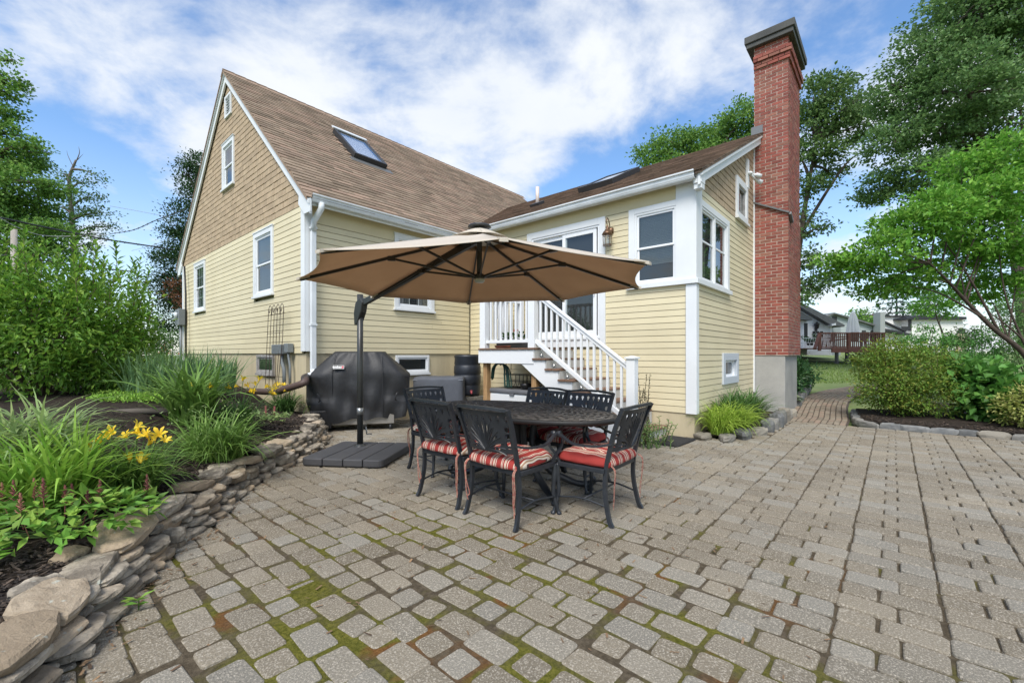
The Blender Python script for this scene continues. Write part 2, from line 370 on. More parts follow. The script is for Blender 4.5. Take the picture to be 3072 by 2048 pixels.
board('eave_return', MB().prism([(rx-.004, R0Y-.13, 3.71), (rx-.004, R0Y-.13, 3.50), (rx-.004, R0Y+.08, 3.50), (rx-.004, R0Y+.30, 3.71), (rx-.004, R0Y+.26, 3.98)], (.03, 0, 0)))
board('eave_return', MB().prism([(rx-.004, YL+.35, 3.66), (rx-.004, YL+.35, 3.48), (rx-.004, YL+.1, 3.48), (rx-.004, YL-.05, 3.7), (rx-.004, YL+.0, 3.95)], (.03, 0, 0)))
ry = YD-.13
rake([(A0X-.02, ry, zwing(A0X-.02)-.02), (10.47, ry, zwing(10.47)-.02)], (0, .04, 0), .20)
rake([(A0X-.03, ry-.035, zwing(A0X-.03)-.005), (10.47, ry-.035, zwing(10.47)-.005)], (0, .034, 0), .085, 'rake_trim')
board('eave_return', MB().box((A0X-.0, YD-.14, 3.78), (A0X+.17, YD-.022, 3.97)).box((A0X+.02, YD-.135, 3.70), (A0X+.16, YD-.022, 3.78)))
board('fascia', MB().box((XA-.03, R0Y-.03, 3.64), (XC-.12, R0Y-.005, 3.80)).box((A0X+.02, YD-.1, 3.84), (A0X+.045, 6.95, 3.96)))
# --- gutters and downspout
def gutter(a, b, outw):
    a, b, o = np.array(a, float), np.array(b, float), np.array(outw, float)
    prof = [(0, .0), (.0, -.115), (.075, -.115), (.095, -.075), (.10, -.03), (.125, -.02), (.125, .0), (.118, .0), (.10, -.015), (.085, -.1), (.008, -.1), (.008, 0)]
    return MB().prism([a+o*p+UP*z for p, z in prof], b-a)
hpart(gutter((XA-.02, R0Y-.035, 3.795), (XC-.15, R0Y-.035, 3.795), (0, -1, 0)), 'gutter', m_gutter)
hpart(gutter((A0X+.015, YD-.06, 3.955), (A0X+.015, 7.0, 3.965), (-1, 0, 0)), 'gutter', m_gutter)
dsp = hpart(MB().bar((XA+.10, YB-.075, 3.28), (XA+.10, YB-.075, .98), .085, .065, (0, 1, 0)), 'downspout', m_gutter, bevel=.01)
hpart(MB().tube([(XA+.14, R0Y-.10, 3.69), (XA+.14, R0Y-.10, 3.60), (XA+.10, YB-.10, 3.42), (XA+.10, YB-.075, 3.26)], .05, 8), 'elbow', m_gutter, dsp)
hpart(MB().box((XA+.05, YB-.118, 3.3), (XA+.15, YB-.03, 3.33)).box((XA+.05, YB-.118, 1.72), (XA+.15, YB-.03, 1.75)), 'strap', m_gutter, dsp)
hpart(MB().tube([(XA+.10, YB-.075, 1.0), (XA+.09, YB-.09, .93), (XA-.05, YB-.07, .87)], .05, 8), 'elbow', m_gutter, dsp)
# --- roofs
def slab(o, a, b, th): return MB().prism([o, o+a, o+a+b, o+b], (0, 0, -th))
x0r, x1r = XA-.10, XE+.1
roof = hpart(slab(np.array((x0r, R0Y-.10, zmain(R0Y-.10))), np.array((x1r-x0r, 0, 0)), np.array((0, RY-R0Y+.10, RS*(RY-R0Y+.10))), .05), 'roof', m_roof)
hpart(slab(np.array((x0r, RY, RZ)), np.array((x1r-x0r, 0, 0)), np.array((0, YL+.35-RY, -RS*(YL+.35-RY))), .05), 'roof', m_roof)
roof2 = hpart(slab(np.array((A0X-.05, YD-.17, zwing(A0X-.05))), np.array((0, 8., 0)), np.array((ARX-A0X+.05, 0, AS*(ARX-A0X+.05))), .04), 'roof', m_roof2)
hpart(slab(np.array((ARX, YD-.17, zwing(ARX))), np.array((0, 8., 0)), np.array((ARX-A0X, 0, -AS*(ARX-A0X))), .04), 'roof', m_roof2)
TAB = ([(-.5, 0, .2), (.5, 0, .2), (.5, 1, .0), (-.5, 1, .0), (-.5, 0, 1), (.5, 0, 1), (.5, 1, .35), (-.5, 1, .35)],
       [(4, 5, 6, 7), (0, 1, 5, 4), (1, 2, 6, 5), (3, 0, 4, 7)])
def tabs(o, U, V, n, w_, h_, ex, tw, keep, th):
    items = []; nr = int(h_/ex)+1
    for i in range(nr):
        off = (i % 2)*.5*tw+random.uniform(-.02, .02); k = -1
        while k*tw+off < w_:
            a, b = max(0, k*tw+off), min(w_, (k+1)*tw+off); k += 1
            if b-a < .03: continue
            hh = min(ex*1.15, h_-i*ex)
            if hh < .03: continue
            c = o+U*(a+b)/2+V*i*ex
            if not keep(c+V*ex*.5): continue
            M = np.eye(4); M[:3, 0] = U*(b-a-.006); M[:3, 1] = V*hh; M[:3, 2] = n*th*random.uniform(.85, 1.15); M[:3, 3] = c+U*random.uniform(-.002, .002)
            vd = c-np.array((0, 0, EYE)); items.append((0, M, shown(c, (b-a)*ex*abs(n@vd)/np.linalg.norm(vd)), random.random()))
    return items
l1 = math.hypot(1, RS); V1 = np.array((0, 1/l1, RS/l1)); n1_ = np.array((0, -RS/l1, 1/l1))
SKX0, SKX1, SKY0, SKY1 = 4.93, 5.75, 8.98, 9.96
def keep1(c):
    if SKX0 < c[0] < SKX1 and SKY0 < c[1] < SKY1: return False
    return not (c[0] > A0X+.3 and zwing(c[0]) > c[2]+.12 and c[0] < 14)
it1 = tabs(np.array((x0r-.01, R0Y-.12, zmain(R0Y-.12)+.003)), np.array((1., 0, 0)), V1, n1_, x1r-x0r+.02, (RY-R0Y+.14)*l1, .127, .305, keep1, .021)
l2 = math.hypot(1, AS); V2 = np.array((1/l2, 0, AS/l2)); n2_ = np.array((-AS/l2, 0, 1/l2))
keep2 = lambda c: c[2] > zmain(c[1])-.03 and not (8.17 < c[0] < 9.5 and 4.36 < c[1] < 5.2)
it2 = tabs(np.array((A0X-.07, YD-.18, zwing(A0X-.07)+.003)), np.array((0, 1., 0)), V2, n2_, 8., (ARX-A0X+.07)*l2, .127, .305, keep2, .021)
cut = sorted([q[2] for q in it1+it2], reverse=True)[299]
pieces([TAB], it1, roof, m_roof, 'roof_shingle', 'roof_shingles', sum(q[2] >= cut for q in it1), HO)
pieces([TAB], it2, roof2, m_roof2, 'roof_shingle', 'roof_shingles', sum(q[2] >= cut for q in it2), HO)
capb = MB()
for i in range(46):
    x = x0r+i*.225
    for s in (-1, 1): capb.obox((x+.11, RY+s*.062, RZ-.03), (.115, 0, .004), (0, s*.075, -.065), (0, .004, .005))
hpart(capb, 'ridge_cap', m_roof, roof)['kind'] = 'stuff'
# skylights
def skylight(P0, U, V, n, w_, h_, parent):
    fr = MB(); fw, hgt = .07, .13
    for a, b, c, d in ((0, w_, 0, fw), (0, w_, h_-fw, h_), (0, fw, fw, h_-fw), (w_-fw, w_, fw, h_-fw)):
        fr.obox(P0+U*(a+b)/2+V*(c+d)/2+n*hgt/2, U*(b-a)/2, V*(d-c)/2, n*hgt/2)
    s = hpart(fr, 'skylight', m_char, parent, bevel=.006)
    return s
P0 = np.array((SKX0, SKY0, zmain(SKY0))); skl = skylight(P0, np.array((1., 0, 0)), V1, n1_, SKX1-SKX0, (SKY1-SKY0)*l1, house)
def quad(P, U, V, w_, h_): return MB().add([P, P+U*w_, P+U*w_+V*h_, P+V*h_], [(0, 1, 2, 3)])
m_skyreflect = mat('pale_sky_reflection', (.80, .82, .83), .5)
hpart(MB().obox(P0+np.array((.41, 0, 0))+V1*.66+n1_*.06, (.33, 0, 0), V1*.58, n1_*.01), 'blind', m_skyreflect, skl)  # added pale panel, its colour stands in for bright sky reflected in the glass
hpart(quad(P0+np.array((.07, 0, 0))+V1*.07+n1_*.115, np.array((1., 0, 0)), V1, SKX1-SKX0-.14, (SKY1-SKY0)*l1-.14), 'pane', m_skyglass, skl)
hpart(MB().obox(P0+np.array((.41, 0, 0))+V1*1.34+n1_*.14, (.44, 0, 0), V1*.05, n1_*.012), 'head_flashing', m_gutter, skl)
hpart(MB().obox(P0+np.array((.41, 0, 0))-V1*.10+n1_*.02, (.52, 0, 0), V1*.09, n1_*.006), 'sill_flashing', m_lead, skl)
P0 = np.array((8.17, 4.36, zwing(8.17))); skl = skylight(P0, np.array((0, 1., 0)), V2, n2_, .84, 1.45, house)
hpart(quad(P0+np.array((0, .07, 0))+V2*.07+n2_*.115, np.array((0, 1., 0)), V2, .70, 1.31), 'pane', m_skyglass, skl)
vp = hpart(MB().tube([(9.2, 7.15, 5.2), (9.2, 7.15, 5.72)], .05, 10), 'vent_pipe', mat('pale_pipe', (.62, .55, .5), .6))
hpart(MB().obox((8.2, 6.38, zwing(8.2)+.04), V2*.13, (0, .13, 0), n2_*.04), 'roof_vent', m_char, roof2)

# --- windows
def ring(W, mb, u0, u1, z0, z1, w_, d0, d1, wt=None, wb=None):
    wt = w_ if wt is None else wt; wb = w_ if wb is None else wb
    W.box(mb, u0, u0+w_, d0, d1, z0, z1); W.box(mb, u1-w_, u1, d0, d1, z0, z1)
    W.box(mb, u0+w_, u1-w_, d0, d1, z1-wt, z1); W.box(mb, u0+w_, u1-w_, d0, d1, z0, z0+wb); return mb
def pane(W, u0, u1, z0, z1, d, parent):
    P = W.p(u0, d, z0); hpart(quad(P, W.U, UP, u1-u0, z1-z0), 'pane', m_glass, parent)
def window(W, r, trim=.09, sill=True, muntin=(0, 0), blind=None, curtain=False, frame_m=None):
    """double-hung: casing > sashes, panes, sill, muntins, blind"""
    u0, u1, z0, z1 = r; fm = frame_m or m_white
    wdw = hpart(ring(W, MB(), u0, u1, z0, z1, trim, -.02, .024, trim*1.05, trim*.9), 'window', fm, bevel=.004)
    a, b, c, d = u0+trim, u1-trim, z0+trim*.9, z1-trim*1.05
    hpart(ring(W, MB(), a, b, c, d, .022, -.07, .006), 'frame', fm, wdw)
    hpart(W.box(MB(), a, b, -.0745, -.069, c, d), 'room', m_dark, wdw)
    if sill: hpart(W.box(MB(), u0-.02, u1+.02, -.01, .05, z0-.005, z0+.035), 'sill', fm, wdw, bevel=.004)
    hpart(W.box(MB(), u0-.012, u1+.012, -.01, .035, z1-.004, z1+.016), 'drip_cap', fm, wdw)
    a += .022; b -= .022; c += .022; d -= .022; mid = (c+d)/2
    for k, (lo, hi, dd) in enumerate(((c, mid+.015, -.026), (mid-.015, d, -.012))):
        sh = hpart(ring(W, MB(), a, b, lo, hi, .034, dd-.012, dd+.008), 'sash', m_vinyl, wdw, bevel=.003)
        pane(W, a+.034, b-.034, lo+.034, hi-.034, dd, wdw)
        nx, nz = muntin
        if nx:
            mb = MB()
            for i in range(1, nx): u = a+.034+(b-a-.068)*i/nx; W.box(mb, u-.006, u+.006, dd-.008, dd-.002, lo+.03, hi-.03)
            for i in range(1, nz): z = lo+.034+(hi-lo-.068)*i/nz; W.box(mb, a+.03, b-.03, dd-.0085, dd-.0015, z-.006, z+.006)
            hpart(mb, 'muntin', m_vinyl, wdw)
    if blind:
        zb = d-(d-c)*blind; z = d-.03; i = 0; mb = MB()
        while z > zb: mb.obox(W.p((a+b)/2, -.05, z), W.U*(b-a)/2, W.n*.009+UP*.009, W.n*.0007-UP*.0007); z -= .024
        o = hpart(mb, 'blind', m_blind, wdw)
    if curtain:
        for s in (0, 1):
            mb = MB(); nn = 14; V = []; F = []
            for i in range(nn+1):
                t = i/nn*(b-a)*.38; u = a+t if s == 0 else b-t; dd = -.056+.007*math.sin(i*2.1)
                V += [W.p(u, dd, c), W.p(u, dd, d)]
            hpart(mb.add(V, [(2*i, 2*i+2, 2*i+3, 2*i+1) for i in range(nn)], True), 'curtain', m_curtain, wdw)
    return wdw
m_pcurt = mat('pale_curtain', (.42, .45, .46), .9, (.30, .33, .35), 8, stretch=(5, 5, .15))
window(WA, A_w1, blind=.42); window(WA, A_w2, .085, muntin=(3, 2), blind=.98); window(WA, A_att, .085, blind=None)
window(WB, B_w, muntin=(3, 2), curtain=True)
v = hpart(ring(WA, MB(), *A_vent, .05, -.02, .03), 'gable_vent', m_white, bevel=.004)
hpart(WA.box(MB(), A_vent[0]+.05, A_vent[1]-.05, -.07, -.06, A_vent[2]+.05, A_vent[3]-.05), 'vent_back', m_dark, v)
for i in range(6):
    z = A_vent[2]+.08+i*.062; hpart(MB().obox(WA.p(11.04, -.018, z), WA.U*.16, WA.n*.028-UP*.02, WA.n*.003+UP*.004), 'slat', m_white, v)
def basement(W, r, trim, fm, d=0, pm=None):
    u0, u1, z0, z1 = r
    wdw = hpart(ring(W, MB(), u0, u1, z0, z1, trim, d-.02, d+.035), 'basement_window', fm, bevel=.004)
    hpart(ring(W, MB(), u0+trim, u1-trim, z0+trim, z1-trim, .03, d-.01, d+.016), 'sash', m_vinyl if fm is m_white else fm, wdw)
    hpart(W.box(MB(), u0+trim+.03, u1-trim-.03, d-.008, d+.003, z0+trim+.03, z1-trim-.03), 'room', pm or m_dark, wdw)
    pane(W, u0+trim+.03, u1-trim-.03, z0+trim+.03, z1-trim-.03, d+.010, wdw)
    hpart(W.box(MB(), u0-.03, u1+.02, d-.01, d+.05, z0-.03, z0+.012), 'sill', fm, wdw); return wdw
m_oldframe = mat('weathered_frame', (.36, .35, .34), .85, (.22, .21, .2), 14)
basement(WA, A_base, .05, m_oldframe, -.03, mat('green_dark', (.03, .05, .035), .4)); basement(WB, B_base, .05, m_white, -.03)
# wing: double-hung beside the corner
u0, u1, z0, z1 = C_w
wdw = hpart(WC.box(WC.box(MB(), 3.223, 3.33, -.02, .02, 2.40, 3.655), 2.53, 3.223, -.02, .02, 3.565, 3.655), 'window', m_white, bevel=.004)
hpart(ring(WC, MB(), 2.53, 3.223, 2.40, 3.565, .035, -.07, .012), 'frame', m_white, wdw, bevel=.003)
hpart(WC.box(MB(), 2.53, 3.223, -.0745, -.069, 2.4, 3.57), 'room', m_dark, wdw)
for lo, hi, dd in ((2.435, 3.0, -.03), (2.97, 3.53, -.014)):
    hpart(ring(WC, MB(), 2.565, 3.188, lo, hi, .032, dd-.012, dd+.01), 'sash', m_vinyl, wdw, bevel=.003); pane(WC, 2.597, 3.156, lo+.032, hi-.032, dd, wdw)
mb = MB(); z = 3.5
while z > 2.72: mb.obox(WC.p(2.876, -.052, z), WC.U*.28, WC.n*.009+UP*.009, WC.n*.0007-UP*.0007); z -= .026
hpart(mb, 'blind', m_blind, wdw)
# wing: twin casement on the end wall
wdw = hpart(WD.box(WD.box(MB(), 8.43, 8.55, -.02, .02, 2.40, 3.66), 7.035, 8.43, -.02, .02, 3.56, 3.66), 'window', m_white, bevel=.004)
hpart(WD.box(MB(), 7.035, 8.43, -.0745, -.069, 2.4, 3.57), 'room', m_dark, wdw)
hpart(WD.box(ring(WD, MB(), 7.035, 8.43, 2.40, 3.56, .035, -.07, .01), 7.70, 7.765, -.07, .008, 2.435, 3.525), 'frame', m_white, wdw, bevel=.003)
for a, b in ((7.07, 7.70), (7.765, 8.395)):
    hpart(WD.box(ring(WD, MB(), a, b, 2.435, 3.525, .03, -.045, -.01), a+.03, b-.03, -.04, -.014, 3.03, 3.06), 'sash', m_vinyl, wdw, bevel=.003)
    pane(WD, a+.03, b-.03, 2.465, 3.03, -.026, wdw); pane(WD, a+.03, b-.03, 3.06, 3.495, -.026, wdw)
    mb = MB(); V = []; nn = 16
    for i in range(nn+1): V += [WD.p(a+(b-a)*.55*i/nn, -.058+.006*math.sin(i*2.2), 2.44), WD.p(a+(b-a)*.55*i/nn, -.058+.006*math.sin(i*2.2), 3.1)]
    hpart(mb.add(V, [(2*i, 2*i+2, 2*i+3, 2*i+1) for i in range(nn)], True), 'curtain', m_curtain, wdw)
u0, u1, z0, z1 = D_small
wdw = hpart(ring(WD, MB(), u0, u1, z0, z1, .13, -.02, .03), 'window', m_white, bevel=.005)
hpart(ring(WD, MB(), u0+.13, u1-.13, z0+.13, z1-.13, .05, -.07, .0), 'sash', m_oldframe, wdw)
hpart(WD.box(MB(), u0+.13, u1-.13, -.0745, -.069, z0+.13, z1-.13), 'room', m_dark, wdw); pane(WD, u0+.18, u1-.18, z0+.18, z1-.18, -.03, wdw)
hpart(WD.box(MB(), u0-.03, u1+.03, 0, .06, z0-.02, z0+.03), 'sill', m_white, wdw)
u0, u1, z0, z1 = D_low
m_greytrim = mat('grey_trim', (.47, .51, .55), .5)
wdw = hpart(ring(WD, MB(), u0, u1, z0, z1, .13, -.02, .025), 'basement_window', m_greytrim, bevel=.005)
hpart(WD.box(WD.box(WD.box(MB(), u1-.14, u1-.125, -.073, -.02, z0+.13, z1-.13), u0+.13, u1-.14, -.073, -.02, z0+.12, z0+.135), u0+.13, u1-.14, -.073, -.02, z1-.135, z1-.12), 'reveal', m_vinyl, wdw)
hpart(ring(WD, MB(), u0+.13, u1-.14, z0+.135, z1-.135, .035, -.073, -.05), 'sash', m_vinyl, wdw)
hpart(WD.box(MB(), u0+.165, u1-.175, -.0745, -.072, z0+.17, z1-.17), 'room', m_dark, wdw); pane(WD, u0+.165, u1-.175, z0+.17, z1-.17, -.06, wdw)
# sliding patio door
u0, u1, z0, z1 = C_door
dr = hpart(WC.box(ring(WC, MB(), u0, u1, z0, z1, .115, -.02, .026, .12, .16), u0+.1, u1-.1, .026, .05, 1.52, 1.56), 'sliding_door', m_white, bevel=.004)
a, b, c, d = u0+.115, u1-.115, 1.55, z1-.12
hpart(ring(WC, MB(), a, b, c, d, .035, -.07, .012), 'frame', m_vinyl, dr, bevel=.003)
hpart(WC.box(MB(), a, b, -.0745, -.069, c, d), 'room', m_dark, dr)
mid = (a+b)/2
for lo, hi, dd in ((a+.07, mid+.04, -.018), (mid-.04, b-.035, -.044)):
    hpart(ring(WC, MB(), lo, hi, c+.035, d-.035, .07, dd-.016, dd+.014, .08, .10), 'door_panel', m_vinyl, dr, bevel=.004)
    pane(WC, lo+.07, hi-.07, c+.135, d-.115, dd, dr)
hpart(WC.box(MB(), a+.036, a+.06, -.06, -.02, c+.04, d-.04), 'track', m_char, dr)
hpart(WC.box(MB(), a+.1, a+.115, .0, .03, 2.3, 2.5), 'handle', m_vinyl, dr)

# --- chimney
CX0, CX1, CY0, CY1 = 10.468, 12.02, 1.62, 2.25
chim = hpart(MB().box((CX0+.004, CY0+.004, 1.23), (CX1-.004, CY1+.05, 4.3)).box((CX0+.004, CY0+.004, 4.3), (CX1-.13, CY1-.004, 7.84)), 'chimney', m_mortar)
hpart(MB().box((CX0+.02, CY0+.06, -.2), (CX1-.06, CY1+.05, 1.235)), 'footing', m_conc, chim, bevel=.008)
bw, bh, bt, jt = .196, .0547, .07, .013; ch = bh+jt; items = []
nz = int((7.83-1.245)/ch)
for i in range(nz):
    z = 1.245+i*ch+bh/2; pr = 0
    if 7.36 <= z < 7.49: pr = .035
    elif 7.49 <= z < 7.60: pr = .065
    xe = CX1 if z < 4.25 else CX1-.13
    o_ = (i % 2)*(bw+jt)/2
    for face in (0, 1):
        s0, s1 = (CY0-pr, CY1) if face == 0 else (CX0-pr, xe+pr)
        s = s0-o_
        if face == 1: s += (bw+jt)/2
        while s < s1:
            p, q = max(s, s0), min(s+bw, s1); s += bw+jt
            if q-p < .025: continue
            jx = random.uniform(-.0015, .003); M = np.eye(4)
            if face == 0: M[:3, :3] = np.diag((bt, q-p, bh)); M[:3, 3] = (CX0-pr-jx+bt/2, (p+q)/2, z)
            else:
                p = max(p, CX0-pr+bt+.002)
                if q-p < .025: continue
                M[:3, :3] = np.diag((q-p, bt, bh)); M[:3, 3] = ((p+q)/2, CY0-pr-jx+bt/2, z)
            items.append((0, M, shown(M[:3, 3], (q-p)*bh*(1. if face == 0 else .25)), random.random()))
pieces([BOX], items, chim, m_brick, 'brick', 'bricks', 300, HO)
hpart(MB().box((CX0-.13, CY0-.13, 7.90), (CX1+.0, CY1+.16, 8.05)).box((CX0-.10, CY0-.10, 7.80), (CX1-.03, CY1+.13, 7.90)), 'chimney_cap', m_slab, chim, bevel=.012)
hpart(MB().bar((CX0-.016, CY1, 4.50), (CX0-.016, CY0-.02, 4.16), .03, .07, (-1, 0, 0)).bar((CX0-.0, CY0-.03, 4.15), (CX0+.25, CY0-.03, 4.02), .05, .06), 'flashing', m_lead, chim)
hpart(MB().box((CX0-.03, YD-.17, 5.86), (CX0+.01, YD+.05, 6.12)), 'step_flashing', m_lead, chim)
# ================================================================== THE GROUND
def smooth(t): t = np.clip(t, 0, 1); return t*t*(3-2*t)
WALLB = np.array([(-.10, 1.95), (.03, 2.2), (.116, 2.384), (.227, 2.606), (.306, 2.768), (.435, 3.004), (.599, 3.31), (.78, 3.58), (1.013, 3.88), (1.20, 4.16), (1.504, 4.60), (1.816, 4.90), (2.157, 5.15), (2.574, 5.576), (2.87, 6.0), (3.12, 6.45), (3.29, 6.92), (3.40, 7.25)])
def resample(P, n):
    P = np.asarray(P, float); d = np.r_[0, np.cumsum(np.linalg.norm(np.diff(P, axis=0), axis=1))]; t = np.linspace(0, d[-1], n)
    return np.stack([np.interp(t, d, P[:, i]) for i in range(P.shape[1])], 1)
WL = resample(WALLB, 200); WT = np.gradient(WL, axis=0); WT /= np.linalg.norm(WT, axis=1)[:, None]; WN = np.stack([-WT[:, 1], WT[:, 0]], 1)   # WN points into the garden
def wall_dist(P):
    """signed distance from the foot of the stone wall, positive on the garden side"""
    P = np.atleast_2d(P); D = P[:, None, :]-WL[None]; i = np.argmin((D**2).sum(2), 1)
    return (D[np.arange(len(P)), i]*WN[i]).sum(1)
def bed_z(x, y):
    x, y = np.atleast_1d(x).astype(float), np.atleast_1d(y).astype(float); d = wall_dist(np.stack([x, y], 1))
    return .165+.12*smooth((y-2.3)/4)+.40*smooth((d-.25)/1.5)*smooth((y-2.5)/3.5)+.05*np.sin(x*3.1+y*2.3)*smooth((d-.2)/.4)*.4
def bz(x, y): return float(bed_z(x, y)[0])
def rise(x, y): return .046*np.maximum(0, CA*x+SA*y-9.2)
def rz_(x, y): return float(rise(x, y))
# one sheet for all the soil, out to the horizon
gx = np.r_[-900, -300, -120, -60, np.arange(-30, 40, .6), 60, 120, 300, 900]; gy = gx
X, Y = np.meshgrid(gx, gy); Z = np.minimum(rise(X, Y), 3.0)*(X > 9.0)-.07
Z = np.where((X < 2.0) & (Y > 6.5), .3, Z); Z = np.where((X < 0) & (Y > 2), .2, Z); Z = np.where((Y > 13) & (X < 20), .45, Z)
Z = np.where((np.abs(X) > 100) | (np.abs(Y) > 100), -.3, Z)
nx, ny = len(gx), len(gy); I = np.arange(nx*ny).reshape(ny, nx)
F = np.stack([I[:-1, :-1], I[:-1, 1:], I[1:, 1:], I[1:, :-1]], -1).reshape(-1, 4)
m_lawn = mat('lawn', (.115, .175, .045), .95, (.17, .20, .07), 3, bump=.5, bscale=80)
g = link('ground', npmesh('ground', np.stack([X, Y, Z], -1).reshape(-1, 3), F, smooth=True), m_lawn); g['kind'] = 'structure'
# --- patio: bedding sheet with moss in the joints
m_moss = bpy.data.materials.new('joint_soil_and_moss'); m_moss.use_nodes = True
t = m_moss.node_tree; n = t.nodes; l = t.links; p = n['Principled BSDF']; p.inputs['Roughness'].default_value = .95; p.inputs['Specular IOR Level'].default_value = .1
ge = n.new('ShaderNodeNewGeometry')
def mn(s, d=5, r=.6, off=(0, 0, 0)):
    mp = n.new('ShaderNodeMapping'); mp.inputs['Location'].default_value = off; l.new(ge.outputs['Position'], mp.inputs[0])
    q = n.new('ShaderNodeTexNoise'); q.inputs['Scale'].default_value = s; q.inputs['Detail'].default_value = d; q.inputs['Roughness'].default_value = r; l.new(mp.outputs[0], q.inputs[0]); return q.outputs[0]
def mr(v, a, b, c=0, d=1):
    q = n.new('ShaderNodeMapRange'); q.inputs[1].default_value = a; q.inputs[2].default_value = b; q.inputs[3].default_value = c; q.inputs[4].default_value = d; l.new(v, q.inputs[0]); return q.outputs[0]
def mm(f, a, b):
    q = n.new('ShaderNodeMix'); q.data_type = 'RGBA'
    for i, v in ((0, f), (6, a), (7, b)):
        if hasattr(v, 'links'): l.new(v, q.inputs[i])
        else: q.inputs[i].default_value = (*v, 1)
    return q.outputs[2]
vd = n.new('ShaderNodeVectorMath'); vd.operation = 'DISTANCE'; vd.inputs[1].default_value = (1.25, 1.6, 0); l.new(ge.outputs['Position'], vd.inputs[0])
near = mr(vd.outputs['Value'], .5, 3.4, .15, -.03)
ad = n.new('ShaderNodeMath'); ad.operation = 'ADD'; l.new(mn(1.7, 6), ad.inputs[0]); l.new(near, ad.inputs[1])
soil = mm(mr(mn(40, 4), .4, .65), (.075, .060, .040), (.13, .105, .072))
moss = mm(mr(mn(60, 3), .35, .65), (.075, .078, .012), (.16, .15, .03))
rust = mm(mr(mn(90, 3), .4, .65), (.13, .058, .018), (.20, .10, .035))
veg = mm(mr(mn(1.9, 4, .6, (5, 2, 0)), .555, .61), moss, rust)
l.new(mm(mr(ad.outputs[0], .55, .70), soil, veg), p.inputs['Base Color'])
bp = n.new('ShaderNodeBump'); bp.inputs['Strength'].default_value = .8; bp.inputs['Distance'].default_value = .012; l.new(mn(160, 4, .7), bp.inputs['Height']); l.new(bp.outputs[0], p.inputs['Normal'])
def in_patio(x, y, pad=0):
    if x < 6.9: top = 7.2 if x < 6.75 else 2.24
    else: top = np.interp(x, [6.8, 6.87, 7.9, 9.7], [2.0, 1.72, 1.5, 1.52])
    if y > top or x > 9.66: return False
    if CA*x+SA*y < .75 or abs((SA*x-CA*y)/(CA*x+SA*y)) > 1.32: return False
    return wall_dist((x, y))[0] < .12-pad
gx = np.arange(-.6, 9.8, .02 if False else .045); gy = np.arange(-5, 7.4, .045)
X, Y = np.meshgrid(gx, gy); nx, ny = len(gx), len(gy)
def vnoise(X, Y, s, seed=0):
    r = np.random.default_rng(seed); G = r.random((64, 64)); x, y = X*s % 63, Y*s % 63
    i, j = np.floor(x).astype(int), np.floor(y).astype(int); u, v = x-i, y-j; u, v = u*u*(3-2*u), v*v*(3-2*v)
    return (G[j, i]*(1-u)+G[j, (i+1) % 64]*u)*(1-v)+(G[(j+1) % 64, i]*(1-u)+G[(j+1) % 64, (i+1) % 64]*u)*v
def moist(X, Y): return np.clip(1.25-np.hypot(X-1.1, Y-1.6)/2.3, 0, 1)
Z = -.019+.0075*moist(X, Y)+.005*vnoise(X+50, Y+50, 9, 1)+.0055*moist(X, Y)*vnoise(X+50, Y+50, 3, 2)
I = np.arange(nx*ny).reshape(ny, nx); F = np.stack([I[:-1, :-1], I[:-1, 1:], I[1:, 1:], I[1:, :-1]], -1).reshape(-1, 4)
cx, cy = X[:-1, :-1].ravel(), Y[:-1, :-1].ravel()
topy = np.where(cx < 6.75, 7.2, np.interp(cx, [6.8, 6.87, 7.9, 9.7], [2.2, 1.9, 1.68, 1.7]))
ok = (cy < topy) & (cx < 9.7); ok[ok] &= wall_dist(np.stack([cx[ok], cy[ok]], 1)) < .25
patio = link('patio', npmesh('patio', np.stack([X, Y, Z], -1).reshape(-1, 3), F[ok], smooth=True), m_moss); patio['kind'] = 'structure'
m_paver = mat('concrete_paver', (.245, .213, .160), .95, (.165, .140, .102), .9, detail=8, rnd=.12, rcol=(.235, .220, .185), bump=1.0, bscale=90, spec=.1, speck=(120, .50, .70, (.46, .415, .34)))
# paver variants: rounded outline, worn edge
def paver_t(seed, r):
    q = random.Random(seed); out = []
    for cx_, cy_, a0 in ((1, 1, 0), (-1, 1, 90), (-1, -1, 180), (1, -1, 270)):
        for k in range(3):
            a = math.radians(a0+45*k); out.append((cx_*(.5-r[0])+r[0]*math.cos(a)+q.uniform(-.012, .012), cy_*(.5-r[1])+r[1]*math.sin(a)+q.uniform(-.012, .012)))
    V = []
    for s, z in ((1.0, -1), (1.0, -.36), (.968, -.10), (.90, 0)): V += [(x*s, y*s, z) for x, y in out]
    F = [(j*12+i, j*12+(i+1) % 12, j*12+12+(i+1) % 12, j*12+12+i) for j in range(3) for i in range(12)]
    o = 36; F += [(o+0, o+1, o+2, o+3), (o+0, o+3, o+8, o+11), (o+3, o+4, o+5, o+6), (o+3, o+6, o+7, o+8), (o+8, o+9, o+10, o+11)]
    return V, F
PT = [paver_t(i, (.125, .085)) for i in range(4)]+[paver_t(9+i, (.125, .13)) for i in range(4)]     # long ones, then square ones (x across the row)
items = []; ROW, STR, Y0 = .1605, .40, .215
